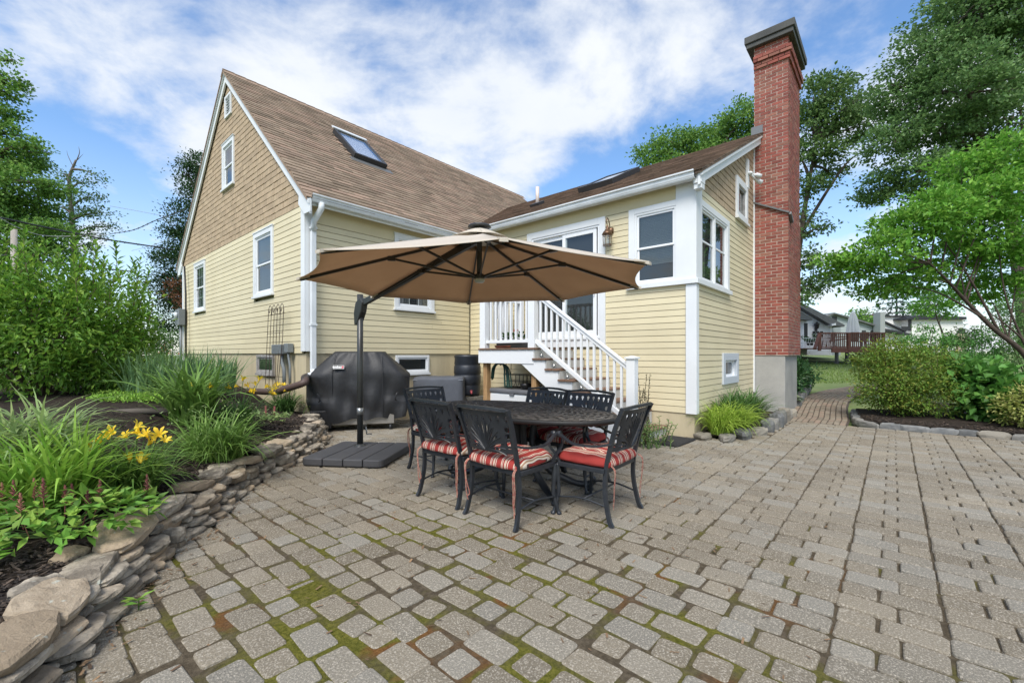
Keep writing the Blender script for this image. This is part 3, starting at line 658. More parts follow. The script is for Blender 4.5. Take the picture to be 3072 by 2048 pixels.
for si in range(-14, 19):
    for ri in range(-8, 62):
        x0, y0 = ri*ROW, Y0+si*STR; flip = (ri+si) % 2
        for k, (a, b) in enumerate(((0, .24), (.24, .40)) if flip else ((0, .16), (.16, .40))):
            long = b-a > .2; cx_, cy_ = x0+ROW/2, y0+(a+b)/2
            if not in_patio(cx_, cy_): continue
            ms = float(moist(np.array([cx_]), np.array([cy_]))[0]); gap = .0052+.016*ms*random.uniform(.5, 1.15)+(.004 if not long else 0)
            j = .003+.008*ms
            M = M4(rotz(random.gauss(0, .012+.04*ms))@np.diag((ROW-gap-.0085+.004*ms, b-a-gap*.85, .045)), (cx_+random.gauss(0, j), cy_+random.gauss(0, j), random.gauss(.0, .0023)-.003*ms*random.random()))
            M[2, 0] += random.gauss(0, .0014); M[2, 1] += random.gauss(0, .0016)
            items.append(((0 if long else 4)+random.randrange(4), M, shown((cx_, cy_, 0), (b-a)*ROW*EYE/max(.4, math.hypot(cx_, cy_, EYE))), random.random()))
pieces(PT, items, patio, m_paver, 'paver', 'pavers', 300, smooth=False)
# debris on the pavers
m_deb = mat('dry_debris', (.22, .14, .075), .95, rnd=.4, rcol=(.10, .06, .035))
V = []; F = []; R = []
for i in range(900):
    if i < 420: k = random.randrange(200); c = WL[k]-WN[k]*abs(random.gauss(.02, .09))
    else: c = np.array((random.uniform(.3, 6), random.uniform(.2, 5)))
    if wall_dist(c)[0] > .03 or not in_patio(*c): continue
    a = random.uniform(0, PI); lgt, wd = random.uniform(.006, .022), random.uniform(.002, .006); u = np.array((math.cos(a), math.sin(a), random.uniform(-.2, .2)))*lgt; v = np.array((-math.sin(a), math.cos(a), .1))*wd
    P = np.array((c[0], c[1], .006)); b = len(V); V += [P-u-v, P+u-v, P+u+v, P-u+v]; F.append((b, b+1, b+2, b+3)); R.append(random.random())
tag(link('leaf_litter', npmesh('leaf_litter', V, F, R), m_deb), 'small dry bits and needles scattered over the pavers', 'litter', kind='stuff')
# --- brick path, climbing and curving away beside the chimney
PC = np.array([(9.66, 1.10), (10.5, 1.12), (11.5, 1.20), (12.6, 1.28), (13.8, 1.32), (15.0, 1.25), (16.2, 1.05), (17.4, .70), (18.6, .15), (19.6, -.5)])
PCs = resample(PC, 160); PTt = np.gradient(PCs, axis=0); PTt /= np.linalg.norm(PTt, axis=1)[:, None]; PNn = np.stack([-PTt[:, 1], PTt[:, 0]], 1)
PW = .47
m_pathb = mat('path_bed', (.075, .055, .04), .95, (.05, .04, .03), 20)
V = []; 
for i in range(160):
    for s in (-PW-.03, PW+.05): q = PCs[i]+PNn[i]*s; V.append((q[0], q[1], rz_(*q)-.02))
path = link('path', npmesh('path', V, [(2*i, 2*i+1, 2*i+3, 2*i+2) for i in range(159)]), m_pathb); path['kind'] = 'structure'
m_pbrick = mat('path_brick', (.245, .208, .16), .93, (.185, .152, .113), 3, rnd=.12, rcol=(.25, .185, .14), bump=.4, bscale=120, spec=.15)
items = []; dl = np.r_[0, np.cumsum(np.linalg.norm(np.diff(PCs, axis=0), axis=1))]
for c in range(10):
    off = -PW+.047+c*.0945; s = (c % 2)*.1+.1
    while s < dl[-1]-.1:
        q = np.array([np.interp(s, dl, PCs[:, k]) for k in (0, 1)]); tt = np.array([np.interp(s, dl, PTt[:, k]) for k in (0, 1)]); nn_ = np.array((-tt[1], tt[0])); q = q+nn_*off
        z = rz_(*q); dz = (rz_(*(q+tt*.1))-rz_(*(q-tt*.1)))/.2
        M = np.eye(4); M[:3, 0] = np.array((nn_[0], nn_[1], 0))*.083; M[:3, 1] = np.array((tt[0], tt[1], dz))*.19; M[:3, 2] = UP*.045
        M[:3, 3] = (q[0]+random.gauss(0, .002), q[1]+random.gauss(0, .002), z+random.gauss(0, .002)+.002)
        items.append((random.randrange(4), M, shown(M[:3, 3], .02*.5/max(1, depth(M[:3, 3]))), random.random())); s += .2
pieces(PT[:4], items, path, m_pbrick, 'brick', 'bricks', 300)

# ================================================================== STONE WALL AND BEDS
m_stone = mat('fieldstone', (.40, .35, .275), .92, (.16, .14, .112), 9, detail=9, lo=.40, hi=.60, rnd=.33, rcol=(.36, .28, .19), bump=1.0, bscale=45, spec=.15, speck=(14, .66, .73, (.44, .45, .38)))
def stone_t(seed):
    q = random.Random(seed); n_ = 16; V = []; sh = q.uniform(-.12, .12)
    ph = [1+.13*math.sin(2*PI*i/n_*2+q.uniform(0, .4)+seed)+.09*math.sin(2*PI*i/n_*3+seed*2.1)+q.uniform(-.07, .07) for i in range(n_)]
    rings = ((-.5, .80), (-.40, .96), (-.12, 1.0), (.16, 1.0), (.40, .95), (.50, .80))
    for z, s in rings:
        for i in range(n_):
            a = 2*PI*i/n_; ca, sa = math.cos(a), math.sin(a); e_ = .78; r = s*ph[i]*(1+q.uniform(-.05, .05))
            V.append((.5*r*math.copysign(abs(ca)**e_, ca)+sh*z, .5*r*math.copysign(abs(sa)**e_, sa), z+q.uniform(-.085, .085)))
    F = [(j*n_+i, j*n_+(i+1) % n_, j*n_+n_+(i+1) % n_, j*n_+n_+i) for j in range(len(rings)-1) for i in range(n_)]
    for o, z in ((0, -.5), ((len(rings)-1)*n_, .5)):
        b = len(V)
        for i in range(6): a = 2*PI*i/6; V.append((.21*math.cos(a)+sh*z, .21*math.sin(a), z+q.uniform(-.03, .10)*(1 if z > 0 else -1)))
        V.append((0, 0, z+q.uniform(-.02, .08)*(1 if z > 0 else -1)))
        for i in range(n_): k = int((i+.5)*6/n_) % 6; F.append((o+i, o+(i+1) % n_, b+k, b+k))
        for k in range(6):
            F.append((b+k, b+(k+1) % 6, b+6, b+6)); i = int(math.ceil((k+1)*n_/6-.5)) % n_; F.append((o+i, b+(k+1) % 6, b+k, b+k))
    return V, F
ST = [stone_t(100+i) for i in range(10)]
m_wallcore = mat('packed_soil', (.05, .04, .03), .95)
V = []; n_ = 100; idx = np.linspace(0, 199, n_).astype(int)
for k in idx:
    for d, z in ((.07, -.06), (.12, .11+.09*k/199), (.24, .13+.09*k/199), (.32, -.06)): q = WL[k]+WN[k]*d; V.append((q[0], q[1], z))
wallS = thing('stone_wall', 'low dry-stacked fieldstone wall curving along the flower bed', 'stone wall', (1.0, 3.9, 0)); WO = np.array((1.0, 3.9, 0))
link('core', npmesh('core', np.array(V)-WO, [(4*i+j, 4*i+j+1, 4*i+5+j, 4*i+4+j) for i in range(n_-1) for j in range(3)]), m_wallcore, wallS)
items = []; wl = np.r_[0, np.cumsum(np.linalg.norm(np.diff(WL, axis=0), axis=1))]; tot = wl[-1]
def wat(s, d):
    q = np.array([np.interp(s, wl, WL[:, k]) for k in (0, 1)]); tt = np.array([np.interp(s, wl, WT[:, k]) for k in (0, 1)]); tt /= np.linalg.norm(tt); return q+np.array((-tt[1], tt[0]))*d, tt
def stone(s, d, z, ln, dp, th, yaw=0, tilt=0, roll=0):
    q, tt = wat(s, d); R = rotz(math.atan2(tt[1], tt[0])+yaw); cx, sx = math.cos(tilt), math.sin(tilt); cr, sr = math.cos(roll), math.sin(roll)
    R = R@np.array(((1, 0, 0), (0, cx, -sx), (0, sx, cx)))@np.array(((cr, 0, sr), (0, 1, 0), (-sr, 0, cr)))
    c = np.array((q[0], q[1], z)); items.append((random.randrange(10), M4(R@np.diag((ln, dp, th)), c), shown(c, ln*th+.3*ln*dp), random.random()))
for lay in range(4):
    s = -.05-random.uniform(0, .1)
    while s < tot:
        near_ = 1-smooth((s-.6)/1.6); HW = .185+.115*min(1, max(0, s/tot)); H_ = (HW-.045)/4; ln = random.uniform(.12, .30)*(1+.35*near_)
        if random.random() < .22: ln *= .55
        th = H_*random.uniform(.84, 1.0); z = H_*.5+lay*H_+random.gauss(0, .002)
        if lay in (1, 2) and random.random() < .10: th = H_*1.9; z += H_*.5
        stone(s+ln/2, .085+lay*.026+random.gauss(0, .016), z, ln*.985, random.uniform(.16, .24), th, random.gauss(0, .07), random.gauss(.03, .04), random.gauss(0, .035)); s += ln
s = -.05
while s < tot:                                        # capping stones
    big = 1.12 if s < 1.5 else 1.0; ln = random.uniform(.18, .36)*big
    HW = .185+.115*min(1, max(0, s/tot)); stone(s+ln/2, .19+random.gauss(0, .025), HW-.022+random.gauss(0, .012), ln*1.08, random.uniform(.17, .25)*(1.1 if big > 1 else 1), random.uniform(.045, .072), random.gauss(0, .14), random.gauss(.07, .08), random.gauss(0, .08)); s += ln*.95
    if random.random() < .5: stone(s, .30+random.gauss(0, .03), HW-.02, random.uniform(.14, .25), random.uniform(.14, .2), .06, random.gauss(0, .4), random.gauss(.0, .1))
for s_ in np.arange(0, tot, .16):                     # small chinking stones at the foot
    if random.random() < .6: stone(s_, .02+random.gauss(0, .02), .02, random.uniform(.07, .14), random.uniform(.07, .12), random.uniform(.03, .05), random.gauss(0, .5))
pieces(ST, items, wallS, m_stone, 'stone', 'stones', 300, WO)
print('stones', len(items))
# mulch of the flower bed
m_mulch = mat('dark_mulch', (.020, .016, .013), .95, (.045, .034, .026), 25, bump=1.0, bscale=70, spec=.15)
gx = np.arange(-9, 3.6, .08); gy = np.arange(.4, 13, .08); X, Y = np.meshgrid(gx, gy); nx, ny = len(gx), len(gy)
dd = wall_dist(np.stack([X.ravel(), Y.ravel()], 1)).reshape(X.shape)
Z = bed_z(X.ravel(), Y.ravel()).reshape(X.shape)-.02+.02*vnoise(X+50, Y+50, 7, 4)
I = np.arange(nx*ny).reshape(ny, nx); F = np.stack([I[:-1, :-1], I[:-1, 1:], I[1:, 1:], I[1:, :-1]], -1).reshape(-1, 4)
cx, cy = X[:-1, :-1].ravel(), Y[:-1, :-1].ravel(); ok = (dd[:-1, :-1].ravel() > .22) & ~((cx > XA+.02) & (cy > YB))
bed = link('mulch_bed', npmesh('mulch_bed', np.stack([X, Y, Z], -1).reshape(-1, 3), F[ok], smooth=True), m_mulch); bed['kind'] = 'structure'
m_chip = mat('mulch_chip', (.028, .022, .018), .85, rnd=.6, rcol=(.085, .062, .045), spec=.3)
def chips(n_, sampler, zf, lo=.012, hi=.045):
    V = []; F = []; R = []
    for i in range(n_):
        x, y = sampler()
        if x is None: continue
        a = random.uniform(0, PI); lg = random.uniform(lo, hi)/2; wd = random.uniform(.004, .009); u = np.array((math.cos(a), math.sin(a), random.uniform(-.5, .5)))*lg; v = np.array((-math.sin(a), math.cos(a), random.uniform(-.4, .4)))*wd; t_ = np.cross(u, v); t_ *= .004/np.linalg.norm(t_)
        P = np.array((x, y, zf(x, y)+.008)); b = len(V); V += [P-u-v, P+u-v, P+u+v, P-u+v, P-u*.9+t_, P+u*.9+t_]; r = random.random()
        F += [(b, b+1, b+5, b+4), (b+3, b+2, b+5, b+4), (b, b+4, b+3, b+3), (b+1, b+5, b+2, b+2)]; R += [r]*4
    return V, F, R
def samp():
    k = random.randrange(200); d = .28+abs(random.gauss(0, .55)); q = WL[k]+WN[k]*d
    return (q[0], q[1]) if .25 < d < 1.8 and not (q[0] > XA and q[1] > YB) else (None, None)
V, F, R = chips(9000, samp, bz)
tag(link('mulch_chips', npmesh('mulch_chips', V, F, R), m_chip), 'black bark chips covering the flower bed behind the stone wall', 'mulch', kind='stuff')
# right-hand bed with its stone edging
EDG = np.array([(11.9, .62), (10.9, .56), (10.2, .50), (9.87, .36), (9.76, .16), (9.72, -.1), (9.72, -.45), (9.75, -.8), (9.72, -1.15), (9.66, -1.55), (9.6, -2.1), (9.6, -2.8), (9.6, -3.6), (9.6, -4.6)])
ED = resample(EDG, 200); ETn = np.gradient(ED, axis=0); ETn /= np.linalg.norm(ETn, axis=1)[:, None]; ENn = np.stack([-ETn[:, 1], ETn[:, 0]], 1)
V = []
for i in range(0, 200, 2):
    for d in (.04, .3, .8, 1.6, 2.8, 4.2): q = ED[i]+ENn[i]*d*(1 if i > 60 else .4+.6*i/60); V.append((q[0], q[1], rz_(*q)+.06+.04*min(d, 1)+random.uniform(0, .03)))
link('mulch_bed', npmesh('mulch_bed', V, [(6*i+j, 6*i+j+1, 6*i+7+j, 6*i+6+j) for i in range(99) for j in range(5)], smooth=True), m_mulch)['kind'] = 'structure'
def samp2():
    k = random.randrange(30, 200); d = .1+abs(random.gauss(0, .5)); q = ED[k]+ENn[k]*d; return q[0], q[1]
V, F, R = chips(3500, samp2, lambda x, y: rz_(x, y)+.09, .02, .06)
tag(link('mulch_chips', npmesh('mulch_chips', V, F, R), m_chip), 'black bark chips under the shrubs beside the brick path', 'mulch', kind='stuff')
m_edge = mat('bluestone_edging', (.20, .20, .19), .9, (.12, .125, .125), 6, rnd=.25, rcol=(.25, .225, .18), bump=.6, bscale=30, spec=.2)
edg = thing('stone_edging', 'row of rough grey stones edging the mulch bed by the brick path', 'edging', (9.75, 0, 0)); EO = np.array((9.75, 0, 0)); items = []
el = np.r_[0, np.cumsum(np.linalg.norm(np.diff(ED, axis=0), axis=1))]; s = 0
while s < el[-1]:
    ln = random.uniform(.22, .46); c = s+ln/2; q = np.array([np.interp(c, el, ED[:, k]) for k in (0, 1)]); tt = np.array([np.interp(c, el, ETn[:, k]) for k in (0, 1)])
    items.append((random.randrange(10), M4(rotz(math.atan2(tt[1], tt[0])+random.gauss(0, .05))@np.diag((ln*1.05, random.uniform(.12, .17), random.uniform(.10, .13))), (q[0], q[1], rz_(*q)+.02)), 1, 0)); s += ln
pieces(ST, items, edg, m_edge, 'stone', 'stones', 300, EO)
# small bed with edging stones by the corner of the wing
V = [(6.80, 2.24, .03), (6.95, 1.80, .04), (7.9, 1.62, .05), (9.5, 1.66, .05), (10.4, 1.72, .05), (10.4, 2.24, .08), (8.5, 2.24, .1)]
link('mulch_bed', MB().add(V, [tuple(range(7))]).mesh('mulch_bed'), m_mulch)['kind'] = 'structure'
edg2 = thing('stone_edging', 'line of mossy rocks edging the grassy clumps at the house corner', 'edging', (8, 1.6, 0)); EO = np.array((8., 1.6, 0)); items = []
for x, y, ln, h in ((6.72, 2.12, .34, .08), (6.86, 1.83, .40, .08), (7.22, 1.70, .46, .12), (7.72, 1.60, .36, .10), (8.15, 1.56, .38, .16), (8.5, 1.55, .30, .15), (8.85, 1.54, .33, .20), (9.2, 1.55, .30, .22), (9.55, 1.56, .36, .22), (9.95, 1.58, .34, .16), (10.3, 1.58, .3, .14)):
    items.append((random.randrange(10), M4(rotz(-.1+random.gauss(0, .15))@np.diag((ln, .22, h*1.2)), (x, y, h*.4)), 1, 0))
pieces(ST, items, edg2, m_edge, 'stone', 'stones', 300, EO)
# ================================================================== PATIO FURNITURE
m_cush = bpy.data.materials.new('striped_cushion'); m_cush.use_nodes = True
t = m_cush.node_tree; n = t.nodes; l = t.links; p = n['Principled BSDF']; p.inputs['Roughness'].default_value = .9; p.inputs['Specular IOR Level'].default_value = .2
tco = n.new('ShaderNodeTexCoord'); sx = n.new('ShaderNodeSeparateXYZ'); l.new(tco.outputs['Object'], sx.inputs[0])
md = n.new('ShaderNodeMath'); md.operation = 'MULTIPLY_ADD'; md.inputs[1].default_value = 1/.108; md.inputs[2].default_value = 10.31; l.new(sx.outputs[0], md.inputs[0])
fr = n.new('ShaderNodeMath'); fr.operation = 'FRACT'; l.new(md.outputs[0], fr.inputs[0])
rp = n.new('ShaderNodeValToRGB'); rp.color_ramp.interpolation = 'CONSTANT'; l.new(fr.outputs[0], rp.inputs[0])
RED, CRM, TAN, DRK = (.30, .040, .034, 1), (.66, .57, .46, 1), (.38, .24, .15, 1), (.10, .045, .04, 1)
stops = [(0, RED), (.30, CRM), (.35, RED), (.41, CRM), (.445, DRK), (.46, RED), (.57, CRM), (.61, TAN), (.66, CRM), (.70, DRK), (.715, RED), (.80, CRM), (.85, RED)]
while len(rp.color_ramp.elements) < len(stops): rp.color_ramp.elements.new(.5)
for e_, (ps, c_) in zip(rp.color_ramp.elements, stops): e_.position = ps
for e_, (ps, c_) in zip(rp.color_ramp.elements, stops): e_.color = c_
l.new(rp.outputs[0], p.inputs['Base Color'])
wv = n.new('ShaderNodeTexNoise'); wv.inputs['Scale'].default_value = 900; bp = n.new('ShaderNodeBump'); bp.inputs['Strength'].default_value = .15; bp.inputs['Distance'].default_value = .003
l.new(wv.outputs[0], bp.inputs['Height']); l.new(bp.outputs[0], p.inputs['Normal'])

def arc(P, n_=10):                                   # smooth curve through the points (Catmull-Rom)
    P = [np.asarray(q, float) for q in P]; Q = [2*P[0]-P[1]]+P+[2*P[-1]-P[-2]]; out_ = []
    for i in range(1, len(Q)-2):
        for k in range(n_):
            u = k/n_; a, b, c, d = Q[i-1:i+3]
            out_.append(.5*((2*b)+(-a+c)*u+(2*a-5*b+4*c-d)*u*u+(-a+3*b-3*c+d)*u**3))
    return out_+[P[-1]]
def back_panel():
    """cast palm-leaf back with pierced openings; u -1..1 across, v 0..1 upwards"""
    nu, nv = 88, 52; V = []; F = []; half = .235
    def pos(u, v, off):
        z = .535+.31*v; y = -.205-.115*((z-.40)/.45)**1.25-.045*(1-u*u)*1.0+.02
        return (u*half*(1+.10*v), y+off, z)
    def hole(u, v):
        au = abs(u)
        if au > .95 or v < .04 or v > .95: return False
        if v > .74 and v < .92:                       # row of drops under the top rail
            k = ((u+1)*4.0) % 1-.5; return abs(k) < .34*(v-.72)/.20 and v < .90-.25*k*k
        x, y = u*1.15, v-.02; r = math.hypot(x, y); a = math.atan2(x, y)
        if .30 < r < .72 and abs(a) < 1.35:           # slits between the fingers of the leaf
            k = (a/.32+.5) % 1-.5
            if abs(k) < .28*math.sin((r-.30)/.42*PI)+.02: return True
        if au > .72 and .12 < v < .66:                # openings beside the leaf
            k = (v*6) % 1-.5; return abs(k) < .33 and .76+.1*abs(k) < au < .90
        if v < .20 and .25 < au < .62: 
            k = (au*7) % 1-.5; return abs(k) < .28 and .07 < v < .16
        return False
    idx = {}
    def vid(i, j, s):
        if (i, j, s) not in idx: idx[i, j, s] = len(V); V.append(pos(-1+2*i/nu, j/nv, (-.005 if s == 0 else .005)))
        return idx[i, j, s]
    H = [[hole(-1+2*(i+.5)/nu, (j+.5)/nv) for j in range(nv)] for i in range(nu)]
    for i in range(nu):
        for j in range(nv):
            if H[i][j]: continue
            for s in (0, 1): F.append(tuple(vid(a, b, s) for a, b in ((i, j), (i+1, j), (i+1, j+1), (i, j+1))))
            for di, dj, e0, e1 in ((-1, 0, (0, 0), (0, 1)), (1, 0, (1, 0), (1, 1)), (0, -1, (0, 0), (1, 0)), (0, 1, (0, 1), (1, 1))):
                a, b = i+di, j+dj
                if not (0 <= a < nu and 0 <= b < nv) or H[a][b]:
                    F.append((vid(i+e0[0], j+e0[1], 0), vid(i+e1[0], j+e1[1], 0), vid(i+e1[0], j+e1[1], 1), vid(i+e0[0], j+e0[1], 1)))
    mb = MB().add(V, F)
    ribs = MB()
    for k in range(-8, 9):                            # raised veins
        a = k*.165; Q = []
        for r in np.linspace(.05, .74, 7):
            aa = a*(1+.35*r); Q.append(pos(math.sin(aa)*r/1.0, .03+math.cos(aa)*r, 0))
        for s in (-1, 1): ribs.tube([np.array(q)+(0, s*.006, 0) for q in Q], .0042, 4)
    return mb, ribs
def make_chair():
    t = thing('dining_chair', 'chair', 'chair', group='cast metal chairs set round the patio table')
    for s in (-1, 1):
        up = [(s*.262, -.245, 0), (s*.256, -.215, .06), (s*.246, -.18, .24), (s*.240, -.185, .40), (s*.242, -.215, .55), (s*.252, -.265, .72), (s*.262, -.325, .862)]
        P = arc(up, 6); mb = MB()
        for a, b in zip(P, P[1:]): mb.bar(a, b+(b-a)*.12, .024, .030, (0, 1, 0))
        mb.build('leg', m_cast, t, smooth=False)
        fl = arc([(s*.30, .245, 0), (s*.285, .235, .05), (s*.262, .215, .17), (s*.268, .225, .32), (s*.262, .225, .395)], 6)
        MB().tube(fl, [.019]*3+[.013]*4+[.015]*5+[.018]*4+[.022]*9, 8).build('leg', m_cast, t)
        ar = arc([(s*.247, -.235, .60), (s*.285, -.12, .575), (s*.305, .05, .575), (s*.300, .17, .625), (s*.297, .235, .640), (s*.30, .285, .60), (s*.292, .275, .52), (s*.275, .235, .47), (s*.262, .20, .41)], 6)
        mb = MB()
        for a, b in zip(ar, ar[1:]): mb.bar(a, b+(b-a)*.12, .026, .014)
        mb.tube([(s*.285, .238, .63), (s*.312, .238, .63)], .026, 10); mb.build('arm', m_cast, t)
        MB().tube(arc([(s*.25, -.205, .135), (s*.262, .0, .165), (s*.272, .216, .14)], 6), .0075, 6).build('stretcher', m_cast, t)
    MB().tube([(-.262, 0, .158), (.262, 0, .158)], .0075, 6).build('stretcher', m_cast, t)
    fr_ = MB()
    for a, b in (((-.26, .225, .395), (.26, .225, .395)), ((-.245, -.18, .395), (.245, -.18, .395)), ((-.255, -.18, .395), (-.262, .225, .395)), ((.255, -.18, .395), (.262, .225, .395))): fr_.bar(a, b, .032, .034)
    for i in range(5): x = -.18+i*.09; fr_.bar((x, -.18, .398), (x, .225, .398), .018, .012)
    fr_.build('seat_frame', m_cast, t, bevel=.004)
    p_, r_ = back_panel(); pn = p_.build('backrest', m_cast, t); r_.build('vein', m_cast, pn)['kind'] = 'stuff'
    Q = arc([(-.262, -.318, .856), (-.13, -.352, .868), (0, -.362, .871), (.13, -.352, .868), (.262, -.318, .856)], 5); mb = MB()
    for a, b in zip(Q, Q[1:]): mb.bar(a, b+(b-a)*.1, .022, .022)
    mb.build('top_rail', m_cast, t)
    return t
m_tie = mat('tie_fabric', (.42, .27, .19), .9, (.30, .06, .05), 60)
def make_cushion():
    nu, nv = 40, 36; W_, D_ = .255, .235; V = []; F = []
    tuft = [(-.09, .06), (.09, .06), (-.09, -.09), (.09, -.09)]
    def hgt(u, v):
        x, y = u*W_, v*D_; e_ = max(0, 1-abs(u)**5)*max(0, 1-abs(v)**5); z = .016+.062*e_**.45
        for a, b in tuft: z -= .036*math.exp(-((x-a)**2+(y-b)**2)/.0011)
        z += .006*math.sin(u*9+v*2)*abs(v)**2+.005*math.sin(v*11+u)*abs(u)**3
        return z
    for s in (1, -1):
        for j in range(nv+1):
            for i in range(nu+1):
                u, v = -1+2*i/nu, -1+2*j/nv; k = 1-.05*(abs(u*v))**3
                V.append((u*W_*k*(1+.03*(1-v*v)), v*D_*k*(1+.02*(1-u*u)), hgt(u, v)*(1 if s > 0 else -.25)))
    n1 = (nu+1)*(nv+1)
    for s in (0, 1):
        for j in range(nv):
            for i in range(nu):
                a = s*n1+j*(nu+1)+i; q = (a, a+1, a+nu+2, a+nu+1); F.append(q if s == 0 else q[::-1])
    for i in range(nu):
        F.append((i, n1+i, n1+i+1, i+1)); a = nv*(nu+1)+i; F.append((a, a+1, n1+a+1, n1+a))
    for j in range(nv):
        a = j*(nu+1); F.append((a, a+nu+1, n1+a+nu+1, n1+a)); a = j*(nu+1)+nu; F.append((a, n1+a, n1+a+nu+1, a+nu+1))
    o = link('seat_cushion', MB().add(V, F, True).mesh('seat_cushion', smooth=True), m_cush)
    for s in (-1, 1):
        for k in (0, 1):
            x = s*.24+k*.012; P = arc([(x, -.235, .01), (x+.006*s, -.268, -.03), (x+s*.004*(k+1), -.262, -.15), (x-s*.012*k, -.258+.01*k, -.25), (x+.010*(1-2*k), -.25, -.31-.03*k*s)], 5); mb = MB()
            for a, b in zip(P, P[1:]): mb.bar(a, b, .009, .002, (0, 1, 0))
            mb.build('tie', m_tie, o)
    return o
ch0 = make_chair(); cu0 = make_cushion(); first = True
for x, y, rz, lab, clab in (
    (2.565, 2.265, -PI/2, 'near black chair in front of the table, its cushion ties hanging to the ground', 'plump red striped cushion with long dangling ties on the chair nearest the camera'),
    (2.590, 2.905, -PI/2, 'black chair between the nearest chair and the umbrella base, back towards the camera', 'red striped cushion on the chair between the umbrella base and the nearest chair'),
    (3.090, 1.775, .03, 'black chair at the table end beside the doormat, seen from behind and the side', 'red striped cushion on the chair at the end of the table by the steps'),
    (3.105, 3.76, PI-.03, 'black chair at the far table end beside the covered grill', 'red striped cushion half hidden at the far table end by the grill'),
    (3.62, 2.915, PI/2, 'black chair behind the table in front of the white storage bench', 'shaded red striped cushion under the table edge before the storage bench'),
    (3.62, 2.365, PI/2, 'black chair behind the table at the foot of the white stairs', 'shaded red striped cushion under the table edge before the white stairs')):
    c = ch0 if first else copy_tree(ch0); u = cu0 if first else copy_tree(cu0); first = False
    c.location = (x, y, 0); c.rotation_euler = (0, 0, rz); c['label'] = lab
    u.location = (x+.012*math.cos(rz+PI/2), y+.012*math.sin(rz+PI/2), .432); u.rotation_euler = (random.uniform(-.01, .02), random.uniform(-.01, .01), rz+random.uniform(-.03, .03))
    tag(u, clab, 'cushion', 'red striped seat cushions')
# --- oval table
TX, TY, TA, TB = 3.22, 2.735, 1.025, .565           # half length along y, half width along x
tb = thing('patio_table', 'long oval black cast metal table with a woven leaf pattern top', 'table', (TX, TY, 0))
ns = 72; V = []; F = []
prof = [(.0, .716), (.93, .716), (.965, .722), (.985, .726), (1.0, .718), (1.004, .70), (.99, .682), (.965, .686), (.95, .700), (.0, .700)]
mb = MB()
for k, z in prof:
    for i in range(ns):
        a = 2*PI*i/ns; V.append((math.cos(a)*TB*k, math.sin(a)*TA*k+0, z))
F = [(j*ns+i, j*ns+(i+1) % ns, j*ns+ns+(i+1) % ns, j*ns+ns+i) for j in range(len(prof)-1) for i in range(ns)]
m_ttop = mat('cast_table_top', (.020, .019, .018), .55, spec=.4, bump=.2, bscale=60)
tt_ = mb.add(V, F, True).build('tabletop', m_ttop, tb)
lens = []
m_relief = mat('worn_cast_relief', (.075, .069, .060), .55, (.11, .10, .088), 20, rnd=.3, spec=.45)
LV, LF = [], []
for s_ in range(7): lens.append(None)
Vr = []; Fr = []; Rr = []
for ri in range(15):                                  # leaf-shaped straps laid in rows that curve with the oval
    k = .07+ri*.062; per = 2*PI*math.sqrt(((TA*k)**2+(TB*k)**2)/2); nn = max(5, int(per/.085))
    for i in range(nn):
        a = 2*PI*(i+.5*(ri % 2))/nn; c = np.array((math.cos(a)*TB*k, math.sin(a)*TA*k, .719)); tg = np.array((-math.sin(a)*TB, math.cos(a)*TA, 0)); tg /= np.linalg.norm(tg)
        th = (.62 if (i+ri) % 2 else -.5)+random.gauss(0, .12); d = np.array((tg[0]*math.cos(th)-tg[1]*math.sin(th), tg[0]*math.sin(th)+tg[1]*math.cos(th), 0)); e_ = np.array((-d[1], d[0], 0))
        ln, wd = random.uniform(.040, .054), random.uniform(.011, .015); b = len(Vr); h_ = .007
        Vr += [c-d*ln, c-d*ln*.3-e_*wd, c+d*ln*.4-e_*wd, c+d*ln, c+d*ln*.4+e_*wd, c-d*ln*.3+e_*wd, c-d*ln*.5+UP*h_, c+d*ln*.55+UP*h_]
        Fr += [(b, b+1, b+6, b+6), (b+1, b+2, b+7, b+6), (b+2, b+3, b+7, b+7), (b+3, b+4, b+7, b+7), (b+4, b+5, b+6, b+7), (b+5, b, b+6, b+6)]; Rr += [random.random()]*6
link('relief', npmesh('relief', Vr, Fr, Rr), m_relief, tb)['kind'] = 'stuff'
for sx_ in (-1, 1):
    for sy in (-1, 1):
        P = arc([(sx_*.10, sy*.16, .69), (sx_*.07, sy*.12, .52), (sx_*.06, sy*.14, .34), (sx_*.10, sy*.30, .17), (sx_*.20, sy*.50, .07), (sx_*.27, sy*.62, .06), (sx_*.30, sy*.66, .10), (sx_*.275, sy*.64, .13)], 7)
        MB().tube(P, [.030]*14+[.034]*14+[.030]*14+[.022]*8, 8).lathe((sx_*.275, sy*.63, 0), [(.03, 0), (.034, .02), (.02, .05)], 10).build('leg', m_cast, tb)
MB().lathe((0, 0, .30), [(.05, 0), (.10, .02), (.06, .05), (.09, .12), (.06, .2), (.11, .30), (.16, .385)], 14).build('pedestal', m_cast, tb)
MB().bar((-.35, 0, .69), (.35, 0, .69), .05, .025).bar((0, -.75, .69), (0, .75, .69), .05, .025).build('brace', m_cast, tb)

